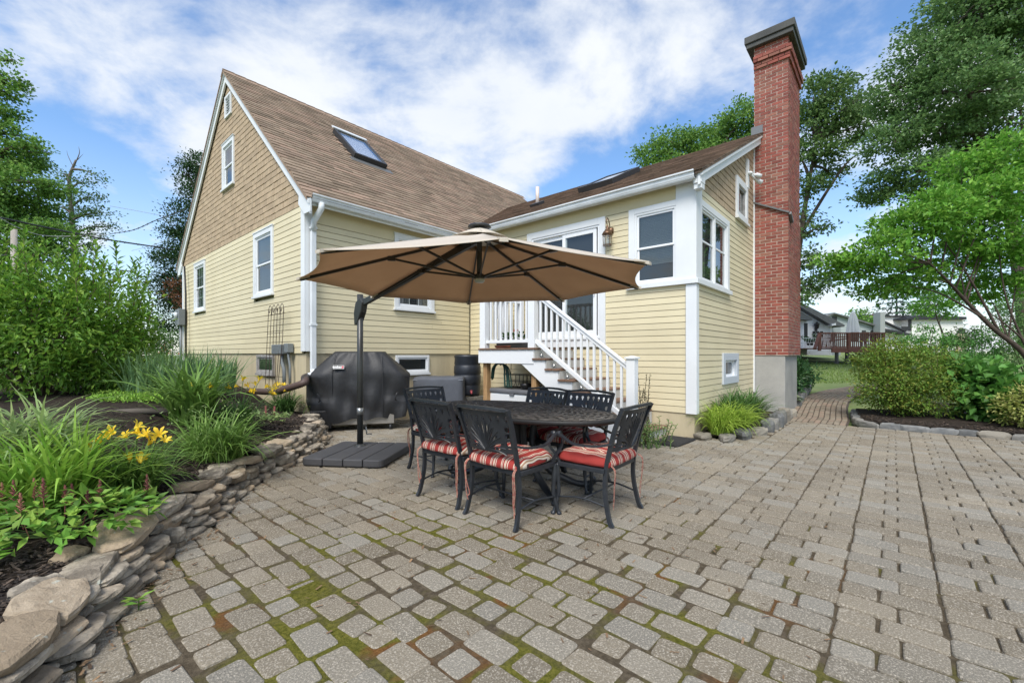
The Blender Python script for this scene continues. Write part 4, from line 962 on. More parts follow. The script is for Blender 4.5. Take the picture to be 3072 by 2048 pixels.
# --- cantilever umbrella
UX, UY = 2.885, 5.085; CXu, CYu, UR, UE = 3.0, 3.05, 1.67, 1.948
um = thing('cantilever_umbrella', 'large octagonal beige cantilever umbrella on a charcoal pole shading the table', 'umbrella', (UX, UY, 0)); UO = np.array((UX, UY, 0))
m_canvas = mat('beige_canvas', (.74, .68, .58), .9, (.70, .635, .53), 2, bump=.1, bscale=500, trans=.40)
m_canvas_shaded = mat('shaded_canvas', (.50, .32, .19), .9, (.46, .29, .17), 2, bump=.1, bscale=500, trans=.5)  # underside of the same canvas; shade and transmitted light put into its browner colour
m_basepl = mat('grey_plastic', (.062, .062, .066), .6, (.05, .05, .053), 5, bump=.12, bscale=300)
m_pole = mat('umbrella_metal', (.032, .034, .033), .35, spec=.5)
ang = math.radians(5.5); top = np.array((CXu, CYu, 2.44))
vt = [np.array((CXu+UR*math.cos(ang+k*PI/4), CYu+UR*math.sin(ang+k*PI/4), UE)) for k in range(8)]
V = []; F = []; nr, nsg = 8, 8
for k in range(8):
    a, b = vt[k], vt[(k+1) % 8]; base = len(V)
    for i in range(nr+1):
        r = .14+.86*i/nr
        for j in range(nsg+1):
            u = j/nsg; q = a*(1-u)+b*u; c = top*(1-r)+q*r; bow = 4*u*(1-u)
            c = c+(top-q)*np.array((1, 1, 0))*bow*.045*r**2*(i/nr)**4-UP*.025*bow*r*(1-r)*2
            V.append(c-UO)
    F += [(base+i*(nsg+1)+j, base+i*(nsg+1)+j+1, base+(i+1)*(nsg+1)+j+1, base+(i+1)*(nsg+1)+j) for i in range(nr) for j in range(nsg)]
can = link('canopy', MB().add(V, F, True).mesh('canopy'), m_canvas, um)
sm_ = can.modifiers.new('thick', 'SOLIDIFY'); sm_.thickness = .003; can.data.materials.append(m_canvas_shaded); sm_.material_offset = 1; sm_.material_offset_rim = 0
V = []; F = []
for k in range(8):
    a, b = vt[k], vt[(k+1) % 8]; base = len(V)
    for i, (r, dz) in enumerate(((.0, .075), (.10, .052), (.19, .026))):
        for j in range(5):
            u = j/4; q = (a*(1-u)+b*u)-top; V.append(top+q*r+UP*(dz-.012+(.012*math.sin(PI*u)*(i == 2)))-UO)
    F += [(base+i*5+j, base+i*5+j+1, base+i*5+6+j, base+i*5+5+j) for i in range(2) for j in range(4)]
o = link('vent', MB().add(V, F, True).mesh('vent'), m_canvas, can); o.modifiers.new('thick', 'SOLIDIFY').thickness = .003
MB().lathe(tuple(top-UO+UP*.06), [(.10, -.012), (.115, -.004), (.105, .012), (.06, .024)], 20).build('solar_cap', m_char, um)
MB().tube([(CXu-UX, CYu-UY, 2.46), (CXu-UX, CYu-UY, 2.0)], .026, 12).build('hub', m_pole, um)
MB().lathe((CXu-UX, CYu-UY, 1.955), [(.0, 0), (.04, .0), (.052, .018), (.05, .035)], 16).build('lamp', mat('frosted_lens', (.55, .57, .55), .4), um)
MB().lathe((CXu-UX, CYu-UY, 1.985), [(.045, 0), (.06, .015), (.045, .05)], 12).build('hub', m_pole, um)
for k in range(8):
    a = vt[k]; p0 = top*.96+a*.04-UP*.03; p1 = a-UP*.018+(top-a)*.012
    rb = MB().bar(p0-UO, p1-UO, .016, .026).build('rib', m_pole, um)
    q = top+(a-top)*.50-UP*.035
    MB().bar(np.array((CXu, CYu, 2.0))-UO, q-UO, .013, .02).build('strut', m_pole, rb)
    MB().obox(q-UO, (a-top)*np.array((1, 1, 0))*.022, np.array((-(a-top)[1], (a-top)[0], 0))*.008, UP*.022).build('bracket', m_pole, rb)
    tipp = a-UO; MB().obox(tipp-UP*.008+(top-UO-tipp)*.03, (top-a)*.035, np.array((-(a-top)[1], (a-top)[0], 0))*.016, UP*.012).build('rib_pocket', m_canvas, rb)
po = MB().tube([(0, 0, .08), (0, 0, 2.01)], .0375, 16).build('pole', m_pole, um)
MB().tube([(0, 0, .49), (0, 0, .575)], .0395, 16).build('collar', mat('grey_metal', (.30, .31, .31), .35, metal=.7), po)
MB().lathe((0, 0, .09), [(.075, 0), (.075, .008), (.045, .012), (.042, .03)], 18).build('flange', m_pole, po)
ad_ = (np.array((CXu, CYu, 2.385))-np.array((UX, UY, 1.90))); ah = ad_/np.linalg.norm(ad_)
MB().bar(ah*.02+UP*1.88, ad_+UP*1.90, .05, .075).build('arm', m_pole, um, bevel=.006)
hd = ad_*np.array((1, 1, 0)); hd /= np.linalg.norm(hd); sd_ = np.array((-hd[1], hd[0], 0))
jb = MB().prism([hd*-.07+UP*1.64-sd_*.045, hd*-.02+UP*1.62-sd_*.045, hd*.075+UP*1.78-sd_*.045, hd*.11+UP*1.90-sd_*.045, hd*.05+UP*1.97-sd_*.045, hd*-.045+UP*1.90-sd_*.045, hd*-.08+UP*1.78-sd_*.045], sd_*.09).build('tilt_bracket', m_pole, um, bevel=.012)
MB().bar(hd*-.085-UP*0+UP*1.85, hd*-.105+UP*1.63, .03, .018, sd_).build('lever', m_pole, jb, bevel=.006)
MB().tube([sd_*-.0+hd*0+np.array((0, 0, .335)), np.array((0, 0, .335))-hd*.03+sd_*.10], .022, 10).build('crank', m_pole, po)
MB().tube([np.array((0, 0, .335))-hd*.03+sd_*.10, np.array((0, 0, .22))-hd*.05+sd_*.13, np.array((0, 0, .21))-hd*.05+sd_*.20], .011, 8).build('crank_handle', mat('pale_metal', (.5, .5, .48), .4, metal=.5), po)
# weighted base of four plates
bc = np.array((2.765, 4.86, 0)); be = math.radians(-55.5)
bU, bV = np.array((math.cos(be), math.sin(be), 0)), np.array((-math.sin(be), math.cos(be), 0)); hb = .48
def rrect(c, U, V_, a0, a1, b0, b1, r, corners):
    P = []
    for (su, sv), flag in zip(((a0, b0), (a1, b0), (a1, b1), (a0, b1)), corners):
        q0 = np.array((su, sv)); du, dv = (1 if su == a0 else -1), (1 if sv == b0 else -1)
        if not flag: P.append(c+U*su+V_*sv); continue
        pts = []
        for k in range(5):
            t_ = k/4*PI/2; pts.append(c+U*(su+du*r*(1-math.sin(t_)))+V_*(sv+dv*r*(1-math.cos(t_))))
        if (su == a0) == (sv == b0): pts = pts[::-1]
        P += pts
    return P
cuts = [-hb, -.22, .02, .25, hb]
for i in range(4):
    a0, a1 = cuts[i]+(.004 if i else 0), cuts[i+1]-(.004 if i < 3 else 0)
    fl = (i == 0, i == 3, i == 3, i == 0)
    P = rrect(bc+UP*.012-UO, bU, bV, a0, a1, -hb, hb, .07, fl)
    MB().prism(P, UP*.083).build('base_plate', m_basepl, um, bevel=.012)
for a in (-.4, .4):
    for b in (-.4, .4): MB().lathe(tuple(bc-UO+bU*a+bV*b), [(.03, .0), (.03, .02)], 10).build('foot', m_black, um)
# ================================================================== STAIRS AND DECK OF THE BACK DOOR
XS = 5.60; XI = XC-.03
st = thing('back_stairs', 'white railed wooden stairs and landing climbing to the sliding door', 'stairs', (6.1, 4.0, 0)); SO = np.array((6.1, 4.0, 0))
def sp(name, mb, m, parent=None, bevel=0): return mb.build(name, m, parent or st, SO, bevel=bevel)
dy0, dy1, dz_ = 4.44, 5.70, 1.36
for i in range(8):
    y = dy0-.03+i*.161; sp('deck_board', B((XS-.035, y, dz_-.028), (XI, y+.155, dz_)), m_cedar, bevel=.004)
sp('fascia_board', B((XS-.012, dy0-.01, 1.095), (XS+.02, dy1+.01, 1.329)).box((XS+.02, dy1-.02, 1.095), (XI, dy1+.01, 1.329)), m_vinyl, bevel=.003)
for j in range(3): sp('joist', B((XS+.021, dy0+.1+j*.5, 1.12), (XI, dy0+.14+j*.5, 1.329)), m_pine)
for y in (5.60, 4.47): sp('support_post', B((XS+.05, y-.05, 0), (XS+.15, y+.05, 1.1)), m_pine, bevel=.004)
sp('support_post', B((XS+.05, 3.30, 0), (XS+.13, 3.38, .52)), m_pine)
tr = [(1.19, 4.20, 4.44), (1.025, 3.945, 4.20), (.862, 3.69, 3.945), (.70, 3.44, 3.69), (.537, 3.19, 3.44), (.375, 2.94, 3.19)]
for z, a, b in tr:
    for k in range(2): sp('tread', B((XS-.03, a-.025+k*.139, z-.032), (XI, a-.025+k*.139+.133, z)), m_cedar, bevel=.006)
for (z, a, b), zt in zip(tr, [dz_]+[q[0] for q in tr[:-1]]): sp('riser', B((XS+.015, b-.018, z), (XI, b+.0, zt-.033)), m_grey_step)
sp('riser', B((XS+.015, 2.922, .13), (XI, 2.94, .34)), m_grey_step)
for k in range(2): sp('tread', B((XS-.03, 2.665+k*.141, .105), (XI+.01, 2.665+k*.141+.136, .14)), m_cedar, bevel=.006)
sp('riser', B((XS+.0, 2.69, 0), (XI, 2.71, .104)), m_grey_step)
P = [(XS, 4.44, 1.095), (XS, 4.44, 1.158)]
for z, a, b in tr: P += [(XS, a+.001, z-.034), (XS, a+.001, z-.034-.163)]
P[-1] = (XS, 2.94, .0); P += [(XS, 3.16, 0.0), (XS, 4.70, 1.095)]
sp('stringer', MB().prism(P, (.035, 0, 0)), m_vinyl)
sp('stringer', MB().prism([(XI-.04, p[1], p[2]) for p in P], (.03, 0, 0)), m_grey_step)
def post(x, y, z0, z1, w_=.125, cap=True):
    o = sp('post', B((x-w_/2, y-w_/2, z0), (x+w_/2, y+w_/2, z1)), m_vinyl, bevel=.005)
    if cap:
        h_ = w_/2+.018; sp('post_cap', B((x-h_, y-h_, z1), (x+h_, y+h_, z1+.022)).add([(x-h_+.006, y-h_+.006, z1+.022), (x+h_-.006, y-h_+.006, z1+.022), (x+h_-.006, y+h_-.006, z1+.022), (x-h_+.006, y+h_-.006, z1+.022), (x, y, z1+.045)], [(0, 1, 4), (1, 2, 4), (2, 3, 4), (3, 0, 4)]), m_vinyl, o)
RXp = XS+.075
post(RXp, 2.74, .14, 1.19); post(RXp, dy0+.06, dz_, 2.40, .13); post(RXp, dy1-.065, dz_, 2.40, .13)
post(XI-.05, dy1-.065, dz_, 2.40, .10)
# stair rail
ra, rb = np.array((RXp, 2.80, 1.06)), np.array((RXp, 4.44, 2.24)); ba, bb = np.array((RXp, 2.80, .315)), np.array((RXp, 4.44, 1.475))
sp('handrail', MB().bar(ra, rb, .055, .06).bar(ra+UP*.04, rb+UP*.04, .085, .028), m_vinyl, bevel=.006)
sp('bottom_rail', MB().bar(ba, bb, .055, .065), m_vinyl, bevel=.005)
for i in range(14):
    y = 2.90+i*.111; t_ = (y-2.80)/1.64; sp('baluster', B((RXp-.016, y-.016, (ba+(bb-ba)*t_)[2]), (RXp+.016, y+.016, (ra+(rb-ra)*t_)[2])), m_vinyl)
# landing rail
sp('handrail', B((RXp-.035, dy0+.12, 2.26), (RXp+.035, dy1-.13, 2.32)), m_vinyl, bevel=.006); sp('bottom_rail', B((RXp-.025, dy0+.12, 1.45), (RXp+.025, dy1-.13, 1.505)), m_vinyl, bevel=.004)
for i in range(8): y = dy0+.20+i*.118; sp('baluster', B((RXp-.016, y-.016, 1.5), (RXp+.016, y+.016, 2.27)), m_vinyl)
sp('handrail', B((RXp+.06, dy1-.10, 2.26), (XI-.1, dy1-.03, 2.32)), m_vinyl); sp('bottom_rail', B((RXp+.06, dy1-.09, 1.45), (XI-.1, dy1-.04, 1.505)), m_vinyl)
for i in range(7): x = RXp+.14+i*.122; sp('baluster', B((x-.016, dy1-.08, 1.5), (x+.016, dy1-.048, 2.27)), m_vinyl)
# glass lamps on the treads
m_clear = glass('clear_glass', (.93, .95, .95), .95)
for k, ((z, a, b), lab) in enumerate(zip(tr[:5], ('topmost', 'second from the top', 'third from the top', 'fourth from the top', 'lowest'))):
    lz = z; o = MB().lathe((0, 0, 0), [(.045, 0), (.052, .02), (.046, .05), (.022, .072), (.017, .095), (.026, .115), (.022, .14), (.008, .152)], 14).build('glass_lamp', m_clear)
    o.location = (XS+.055, (a+b)/2-.01, lz); tag(o, 'small clear glass flask lamp on the white stairs, '+lab+' tread' if k in (0,) else 'small clear glass flask lamp on the tread '+lab, 'lamp', 'glass lamps lined up on the stair treads')
    MB().lathe((0, 0, 0), [(.02, .022), (.022, .05), (.01, .06)], 8).build('burner', m_lead, o)
# pots on the landing
m_terra = mat('terracotta', (.30, .10, .055), .8, (.25, .085, .05), 12)
def leaf_quads(C, D, N_, ln, wd, fold=.25):
    """diamond leaves: centres of the leaf base, directions, normals, lengths, widths"""
    C, D, N_ = map(np.asarray, (C, D, N_)); D = D/np.linalg.norm(D, axis=1)[:, None]; Sd = np.cross(D, N_); Sd /= np.maximum(np.linalg.norm(Sd, axis=1)[:, None], 1e-6); Nn = np.cross(Sd, D)
    ln = np.asarray(ln)[:, None]; wd = np.asarray(wd)[:, None]
    P0 = C; P1 = C+D*ln*.45+Sd*wd*.5+Nn*wd*fold; P2 = C+D*ln; P3 = C+D*ln*.45-Sd*wd*.5+Nn*wd*fold; P2 = P2-Nn*ln*.10
    V = np.stack([P0, P1, P2, P3], 1).reshape(-1, 3); n_ = len(C); b = np.arange(n_)[:, None]*4
    F = np.concatenate([b+np.array((0, 1, 2, 2)), b+np.array((0, 2, 3, 3))], 1).reshape(-1, 4)
    return V, F
def tri_mesh(name, V, F, R):                        # quads written as (a, b, c, c) become triangles
    return npmesh(name, V, F[:, :3], R)
def leaves_obj(name, C, D, N_, ln, wd, m, parent, off=(0, 0, 0), fold=.25, rr=None):
    V, F = leaf_quads(C, D, N_, ln, wd, fold); n_ = len(C); R = np.repeat(rng.random(n_) if rr is None else rr, 2)
    o = link(name, tri_mesh(name, V-np.asarray(off), F, R), m, parent); o['kind'] = 'stuff'; return o
def green(name, a, b, c=None, trans=.35, rough=.5, spec=.35):
    return mat(name, a, rough, None, rnd=.30, rcol=b if c is None else c, trans=trans, spec=spec)
m_fl_red = mat('red_petal', (.50, .035, .02), .7)
g_pot = green('geranium_leaf', (.045, .11, .025), (.07, .14, .03))
pt = thing('planter_box', 'dark planter box with leafy plants and a red flower behind the landing rail', 'planter', (5.95, 5.20, 1.36)); 
MB().prism([(-.09, -.30, 0), (.09, -.30, 0), (.11, .30, 0), (-.11, .30, 0)], (0, 0, .17)).build('box', m_char, pt, bevel=.01)
n_ = 160; C = np.stack([rng.uniform(-.08, .08, n_), rng.uniform(-.28, .28, n_), rng.uniform(.17, .27, n_)], 1); leaves_obj('foliage', C, rng.normal(0, 1, (n_, 3))+UP*.6, rng.normal(0, .5, (n_, 3))+UP, rng.uniform(.04, .07, n_), rng.uniform(.03, .05, n_), g_pot, pt)
n_ = 26; C = np.array((0, -.10, .33))+rng.normal(0, .012, (n_, 3)); leaves_obj('flower', C, rng.normal(0, 1, (n_, 3)), rng.normal(0, 1, (n_, 3)), rng.uniform(.03, .045, n_), rng.uniform(.025, .035, n_), m_fl_red, pt)
MB().tube([(0, -.10, .17), (0, -.10, .33)], .004, 5).build('stem', g_pot, pt)
o = MB().lathe((0, 0, 0), [(.10, 0), (.135, .012), (.155, .05), (.145, .05), (.125, .015)], 20).build('pot_saucer', m_terra); o.location = (5.86, 5.33, 1.36); o.scale = (1, 1.2, 1); tag(o, 'shallow terracotta saucer on the landing under the white rail', 'saucer')
sg = thing('hanging_cover', 'dark cloth cover hanging against the house behind the landing rail', 'cover', (6.45, 5.95, 1.98))
V = []; F = []
for i in range(11):
    for j in range(5): V.append((.012*math.sin(i*1.9)+.02*j/4, -.19+.038*i, .10*j+.02*math.sin(i*1.3)*(j == 0)))
MB().add(V, [(i*5+j, i*5+j+1, i*5+6+j, i*5+5+j) for i in range(10) for j in range(4)], True).build('cloth', mat('grey_cloth', (.035, .038, .043), .9), sg); MB().tube([(.03, -.22, .41), (.03, .22, .41)], .008, 6).build('rod', m_black, sg)
# wall lantern
m_copper = mat('aged_copper', (.13, .075, .045), .42, (.20, .12, .075), 30, metal=.7)
la = thing('wall_lantern', 'aged copper wall lantern with glass panes beside the sliding door', 'lantern', (XC-.13, 3.665, 3.33))
MB().tube(arc([(.12, 0, .03), (.06, 0, .20), (.0, 0, .24), (-.03, 0, .18), (-.0, 0, .13)], 6), .009, 8).build('bracket', m_copper, la)
MB().lathe((.13, 0, .05), [(.001, -.05), (.05, -.045), (.055, 0), (.05, .045), (.001, .05)], 14).build('back_plate', m_copper, la)
MB().lathe((0, 0, 0), [(.092, -.04), (.075, -.005), (.04, .04), (.018, .06), (.028, .085), (.012, .12)], 14).build('roof', m_copper, la)
MB().lathe((0, 0, 0), [(.062, -.225), (.07, -.05)], 14, False).build('pane', m_clear, la)
cg = MB()
for k in range(6):
    a = k*PI/3; cg.tube([(.066*math.cos(a), .066*math.sin(a), -.23), (.075*math.cos(a), .075*math.sin(a), -.045)], .004, 5)
for r, z in ((.07, -.23), (.07, -.215), (.076, -.06)): cg.tube([(r*math.cos(2*PI*k/16), r*math.sin(2*PI*k/16), z) for k in range(17)], .0045, 5)
cg.build('cage', m_copper, la); MB().lathe((0, 0, -.2), [(.011, 0), (.013, .09), (.004, .12)], 8).build('bulb', mat('candle_bulb', (.7, .66, .55), .3), la)
# floodlight on the end wall
fl = thing('floodlight', 'white twin floodlight high on the end wall beside the chimney', 'floodlight', (9.95, YD-.03, 4.93))
MB().box((-.19, -.01, -.30), (-.06, .03, .28)).build('mount_board', m_white, fl); MB().lathe((-.12, -.03, -.03), [(.05, 0), (.06, .03), (.03, .06)], 12).build('base', m_vinyl, fl)
for d in ((.16, -.10, .03), (.30, -.09, -.05)): MB().tube([(-.12, -.03, 0), np.array(d)*.55, np.array(d), np.array(d)+(.06, -.05, -.03)], [.02, .022, .045, .055], 10).build('lamp_head', m_vinyl, fl)

# ================================================================== UNDER THE DECK AND ALONG THE WALL
bx = thing('storage_bench', 'white resin storage bench with a grey lid under the landing', 'storage box', (6.05, 5.02, 0))
m_resin = mat('white_resin', (.66, .68, .69), .5); m_lid = mat('grey_lid', (.14, .145, .16), .55, (.11, .115, .125), 6)
MB().box((-.30, -.62, 0), (.30, .62, .56)).build('body', m_resin, bx, bevel=.015)
for i in range(3): MB().box((-.312, -.60, .06+i*.17), (-.30, .60, .20+i*.17)).build('panel', m_resin, bx, bevel=.008)
MB().prism([(-.33, -.65, .565), (.33, -.65, .565), (.33, .65, .565), (-.33, .65, .565)], (0, 0, .07)).build('lid', m_lid, bx, bevel=.02); MB().box((-.335, -.05, .53), (-.312, .05, .57)).build('latch', m_lid, bx)
hs_ = thing('garden_hose', 'coiled green garden hose hanging from a hook under the landing', 'hose', (5.80, 5.32, .70)); m_hose = mat('green_hose', (.012, .055, .045), .5, (.02, .075, .06), 12)
mb = MB()
for k in range(10):
    e_ = (k-4.5)*.012; x_ = .02*math.sin(k*2.4)
    mb.tube(arc([(x_, .24+e_*.4, .10+.02*math.sin(k)), (x_, .20+e_*.5, .31), (x_*.5, .06, .405+e_*.5), (x_, -.09+e_, .33), (x_, -.13+e_*1.5, .15), (x_+.01*math.sin(k*3), -.14+e_*1.7, -.04)], 6), .0095, 6)
mb.build('coil', m_hose, hs_); MB().tube([(0, 0, .42), (0, 0, .37), (-.05, 0, .36)], .01, 6).build('hook', m_black, hs_)
rk = thing('wire_planter', 'black wire hanging planter trough resting on the grey lid', 'planter', (6.12, 4.95, .64)); mb = MB()
for z, w_ in ((.24, .16), (.12, .13), (.01, .10)):
    mb.tube([(-w_, -.48, z), (w_, -.48, z), (w_, .48, z), (-w_, .48, z), (-w_, -.48, z)], .007, 5)
mb.build('rim', m_black, rk)
for i in range(11):
    y = -.45+i*.09; MB().tube(arc([(-.16, y, .24), (-.15, y, .10), (-.09, y, .01), (.09, y, .01), (.15, y, .10), (.16, y, .24)], 4), .005, 5).build('wire', m_black, rk)
for y in (.42, .30): MB().tube([(-.16, y, .24), (-.13, y+.01, .52)], .006, 5).build('hanger', m_black, rk)
o = MB().lathe((0, 0, 0), [(.06, 0), (.10, .06), (.105, .11), (.09, .11), (.07, .04)], 16).build('bowl', m_black); o.location = (5.92, 4.86, .635); tag(o, 'round black bowl on the grey lid beside the wire planter', 'bowl')
rb_ = thing('rain_barrel', 'black ribbed plastic rain barrel on concrete blocks in the house corner', 'rain barrel', (6.20, 6.66, .41)); m_barrel = mat('black_plastic', (.016, .020, .028), .42, (.022, .027, .036), 6)
MB().lathe((0, 0, 0), [(.245, 0), (.262, .03), (.258, .06), (.272, .19), (.266, .205), (.266, .225), (.276, .24), (.282, .40), (.272, .415), (.272, .435), (.282, .45), (.276, .60), (.266, .615), (.266, .635), (.272, .65), (.262, .77), (.272, .79), (.27, .82), (.24, .825)], 32).build('barrel', m_barrel, rb_)
MB().lathe((0, 0, .82), [(.255, 0), (.255, .012), (.24, .016)], 28).build('lid', m_barrel, rb_)
MB().tube([(-.13, -.24, .08), (-.16, -.29, .08), (-.165, -.30, .05)], [.022, .02, .016], 8).lathe((-.15, -.275, .095), [(.012, 0), (.028, .01), (.028, .02), (.01, .025)], 10).build('spigot', mat('red_white_tap', (.50, .10, .12), .4), rb_)
m_block = mat('concrete_block', (.25, .245, .22), .95, (.18, .175, .155), 14, bump=.4, bscale=90)
def block(loc, rz, lab):
    o = thing('concrete_block', lab, 'concrete block', loc, rz, 'hollow concrete blocks under the rain barrel'); mb = MB()
    for a, b, c, d in ((-.195, .195, -.095, -.065), (-.195, .195, .065, .095), (-.195, -.165, -.065, .065), (-.015, .015, -.065, .065), (.165, .195, -.065, .065)): mb.box((a, c, 0), (b, d, .19))
    mb.build('shell', m_block, o)
    return o
for i, (x, y, z) in enumerate(((6.03, 6.45, .2), (6.30, 6.45, .2), (6.03, 6.45, 0), (6.30, 6.45, 0), (6.10, 6.82, .2), (6.10, 6.82, 0))):
    if i in (2, 3, 5): z = 0.0
    o = block((x+.0, y, z+.0), 0, ('hollow concrete block under the barrel front, upper left one', 'hollow concrete block beside the wooden post, upper one', 'hollow concrete block at the ground below the upper left one', 'hollow concrete block at the ground beside the wooden post', 'upper concrete block at the rear under the barrel', 'ground concrete block at the rear under the barrel')[i]); o.scale = (.62, 1, 1.04)
    o.rotation_euler = (0, 0, 0)
# covered box
def cloth_box(name, hx, hy, h, seed, top=.0):
    r = np.random.default_rng(seed); V = []; n_ = 40; rows = [(0, 1.03), (.25, 1.02), (.55, 1.01), (.80, 1.0), (.94, 1.0), (.99, .975), (1.0, .90)]
    for zf, s in rows:
        for k in range(n_):
            a = 2*PI*k/n_; ca, sa = math.cos(a), math.sin(a); q = max(abs(ca), abs(sa)); x, y = ca/q, sa/q
            rr = (abs(x)**10+abs(y)**10)**(-.1); x, y = x*rr, y*rr; wv = 1+.014*math.sin(k*2.3+zf*2)*(1-zf)+.010*math.sin(k*1.1+5*zf)*(1-zf)
            V.append((x*hx*s*wv, y*hy*s*wv, h*zf+.006*math.sin(k*1.7)*(zf > .9)))
    F = [(j*n_+i, j*n_+(i+1) % n_, j*n_+n_+(i+1) % n_, j*n_+n_+i) for j in range(len(rows)-1) for i in range(n_)]+[tuple(range((len(rows)-1)*n_, len(rows)*n_))]
    return MB().add(V, F, True)
m_gcover = mat('grey_cover_fabric', (.085, .095, .115), .75, (.065, .072, .088), 3, bump=.35, bscale=14)
cb = thing('covered_box', 'low square box under a slate grey fabric cover beside the rain barrel', 'covered box', (5.42, 6.60, 0), -.80)
cloth_box('cover', .47, .36, .82, 3).build('cover', m_gcover, cb); MB().box((-.44, -.33, 0), (.44, .33, .10)).build('base', m_black, cb)
mb = MB(); mb.tube([(.46, -.345, .775), (-.46, -.345, .775), (-.46, .345, .775), (.46, .345, .775), (.46, -.345, .775)], .006, 5); mb.build('piping', mat('pale_piping', (.2, .22, .25), .8), cb)
# grill under its cover
GX, GY = 3.88, 6.83; gr = thing('covered_grill', 'large gas grill under a black fabric cover with a white badge', 'grill', (GX, GY, 0), math.radians(-48.8+14)+.0)
m_gcov = mat('black_cover_fabric', (.014, .0145, .016), .55, (.021, .022, .024), 3, bump=.7, bscale=7, spec=.5)
NU, NZ = 96, 26
def gsec(zf):                                          # half width, half depth at height fraction
    z = zf*1.30
    if z < .92: k = z/.92; return .80+.03*k-.10*(1-k)**2, .31+.03*k
    k = (z-.92)/.38; return .83-.43*k**1.0, .34-.13*k**1.5
V = []
for j in range(NZ+1):
    zf = .15+.85*j/NZ; hx, hy = gsec(zf); z = zf*1.30
    for i in range(NU):
        a = 2*PI*i/NU; ca, sa = math.cos(a), math.sin(a); q = (abs(ca)**5+abs(sa)**5)**(-.2); x, y = ca*q, sa*q
        lo = 1-min(1, zf/.7); fo = (.026*math.sin(x*9+z*3+y*2)+.020*math.sin(x*17-z*6)+.016*math.sin(x*5+z*13+y*7)+.010*math.sin(x*29+z*17))*(.4+lo)
        side = max(0, abs(x)-.45)/.55
        y2 = y*hy*(1-.20*side*(z > .5))+fo*(1 if abs(y) > .6 else .3)*math.copysign(1, y); x2 = x*hx+fo*.6*(abs(x) > .8)
        zz_ = z+.012*math.sin(x*7+y*3)*(.3 < zf < .9)-(.10*max(0, -x)+.02*math.sin(x*11))*(1 if j < 3 else 0)*(1-j/3)
        if zf > .68: zz_ -= .05*max(0, abs(x)-.6)*(1-zf)*3
        V.append((x2, y2, zz_))
F = [(j*NU+i, j*NU+(i+1) % NU, j*NU+NU+(i+1) % NU, j*NU+NU+i) for j in range(NZ) for i in range(NU)]+[tuple(range(NZ*NU, (NZ+1)*NU))]
gcv = MB().add(V, F, True).build('cover', m_gcov, gr)
# seams
for xs in (-.40, .38):
    P = []
    for j in range(1, NZ): P.append((xs*(1 if j < 18 else 1-.012*(j-18)), -gsec(.15+.85*j/NZ)[1]*1.0-.016, (.15+.85*j/NZ)*1.30))
    MB().tube(P, .006, 5).build('seam', m_gcov, gcv)
for s in (-1, 1): MB().tube(arc([(s*.62, -.335, .62), (s*.60, -.375, .60), (s*.58, -.37, .52), (s*.60, -.335, .49)], 4), .012, 5).build('handle', m_gcov, gcv)
MB().box((-.42, -.27, .10), (.56, .25, .30)).build('cabinet', mat('stainless_panel', (.36, .34, .31), .35, metal=.6), gr, bevel=.006)
MB().box((-.74, -.29, .05), (-.42, .25, .34)).build('tank_side', m_black, gr, bevel=.008)
for x, y in ((.50, -.24), (-.66, -.24), (.50, .22), (-.66, .22)):
    wh = MB().tube([(x-.016, y, .045), (x+.016, y, .045)], .045, 14).build('caster', m_char, gr); MB().tube([(x-.018, y, .045), (x+.018, y, .045)], .02, 8).build('hub', m_lead, wh)
m_badge = mat('badge_black', (.02, .02, .02), .5); m_bw = mat('badge_white', (.75, .75, .74), .5); m_br = mat('badge_red', (.45, .02, .05), .5)
bd_ = MB().box((-.085, -.004, -.033), (.085, .0, .033)).build('badge', m_badge, gr); bd_.location = (-.30, -.352, 1.045); bd_.rotation_euler = (-.42, 0, 0)
mb = MB()
for a, b, c, d in ((-.082, .082, .026, .030), (-.082, .082, -.030, -.026), (-.082, -.078, -.026, .026), (.078, .082, -.026, .026)): mb.box((a, -.006, c), (b, -.004, d))
mb.build('border', m_bw, bd_); MB().box((.046, -.0055, -.020), (.074, -.004, .018)).build('square', m_br, bd_)
def text(body, size, m, parent, loc, rot, name='lettering', ext=.001):
    c = bpy.data.curves.new(name, 'FONT'); c.body = body; c.size = size; c.extrude = ext; c.align_x = 'CENTER'; c.align_y = 'CENTER'; c.offset = size*.02
    o = bpy.data.objects.new(name, c); COL.objects.link(o); o.parent = parent; o.location = loc; o.rotation_euler = rot; c.materials.append(m)
    me = bpy.data.meshes.new_from_object(o); nm = o.name; bpy.data.objects.remove(o); o = link(nm, me, m, parent); o.location = loc; o.rotation_euler = rot; return o
text('weber', .056, m_bw, bd_, (-.018, -.006, .0), (PI/2, 0, 0))
# doormat
dm = thing('doormat', 'black rubber ribbed doormat at the foot of the stairs', 'doormat', (6.22, 2.37, .012), -.03)
MB().box((-.36, -.20, -.004), (.36, .20, .008)).build('mat', mat('black_rubber', (.018, .018, .018), .8), dm, bevel=.004)
mb = MB()
for i in range(17): mb.box((-.34+i*.0405, -.18, .008), (-.318+i*.0405, .18, .013))
mb.build('ribs', mat('rubber_rib', (.03, .03, .03), .8), dm)['kind'] = 'stuff'
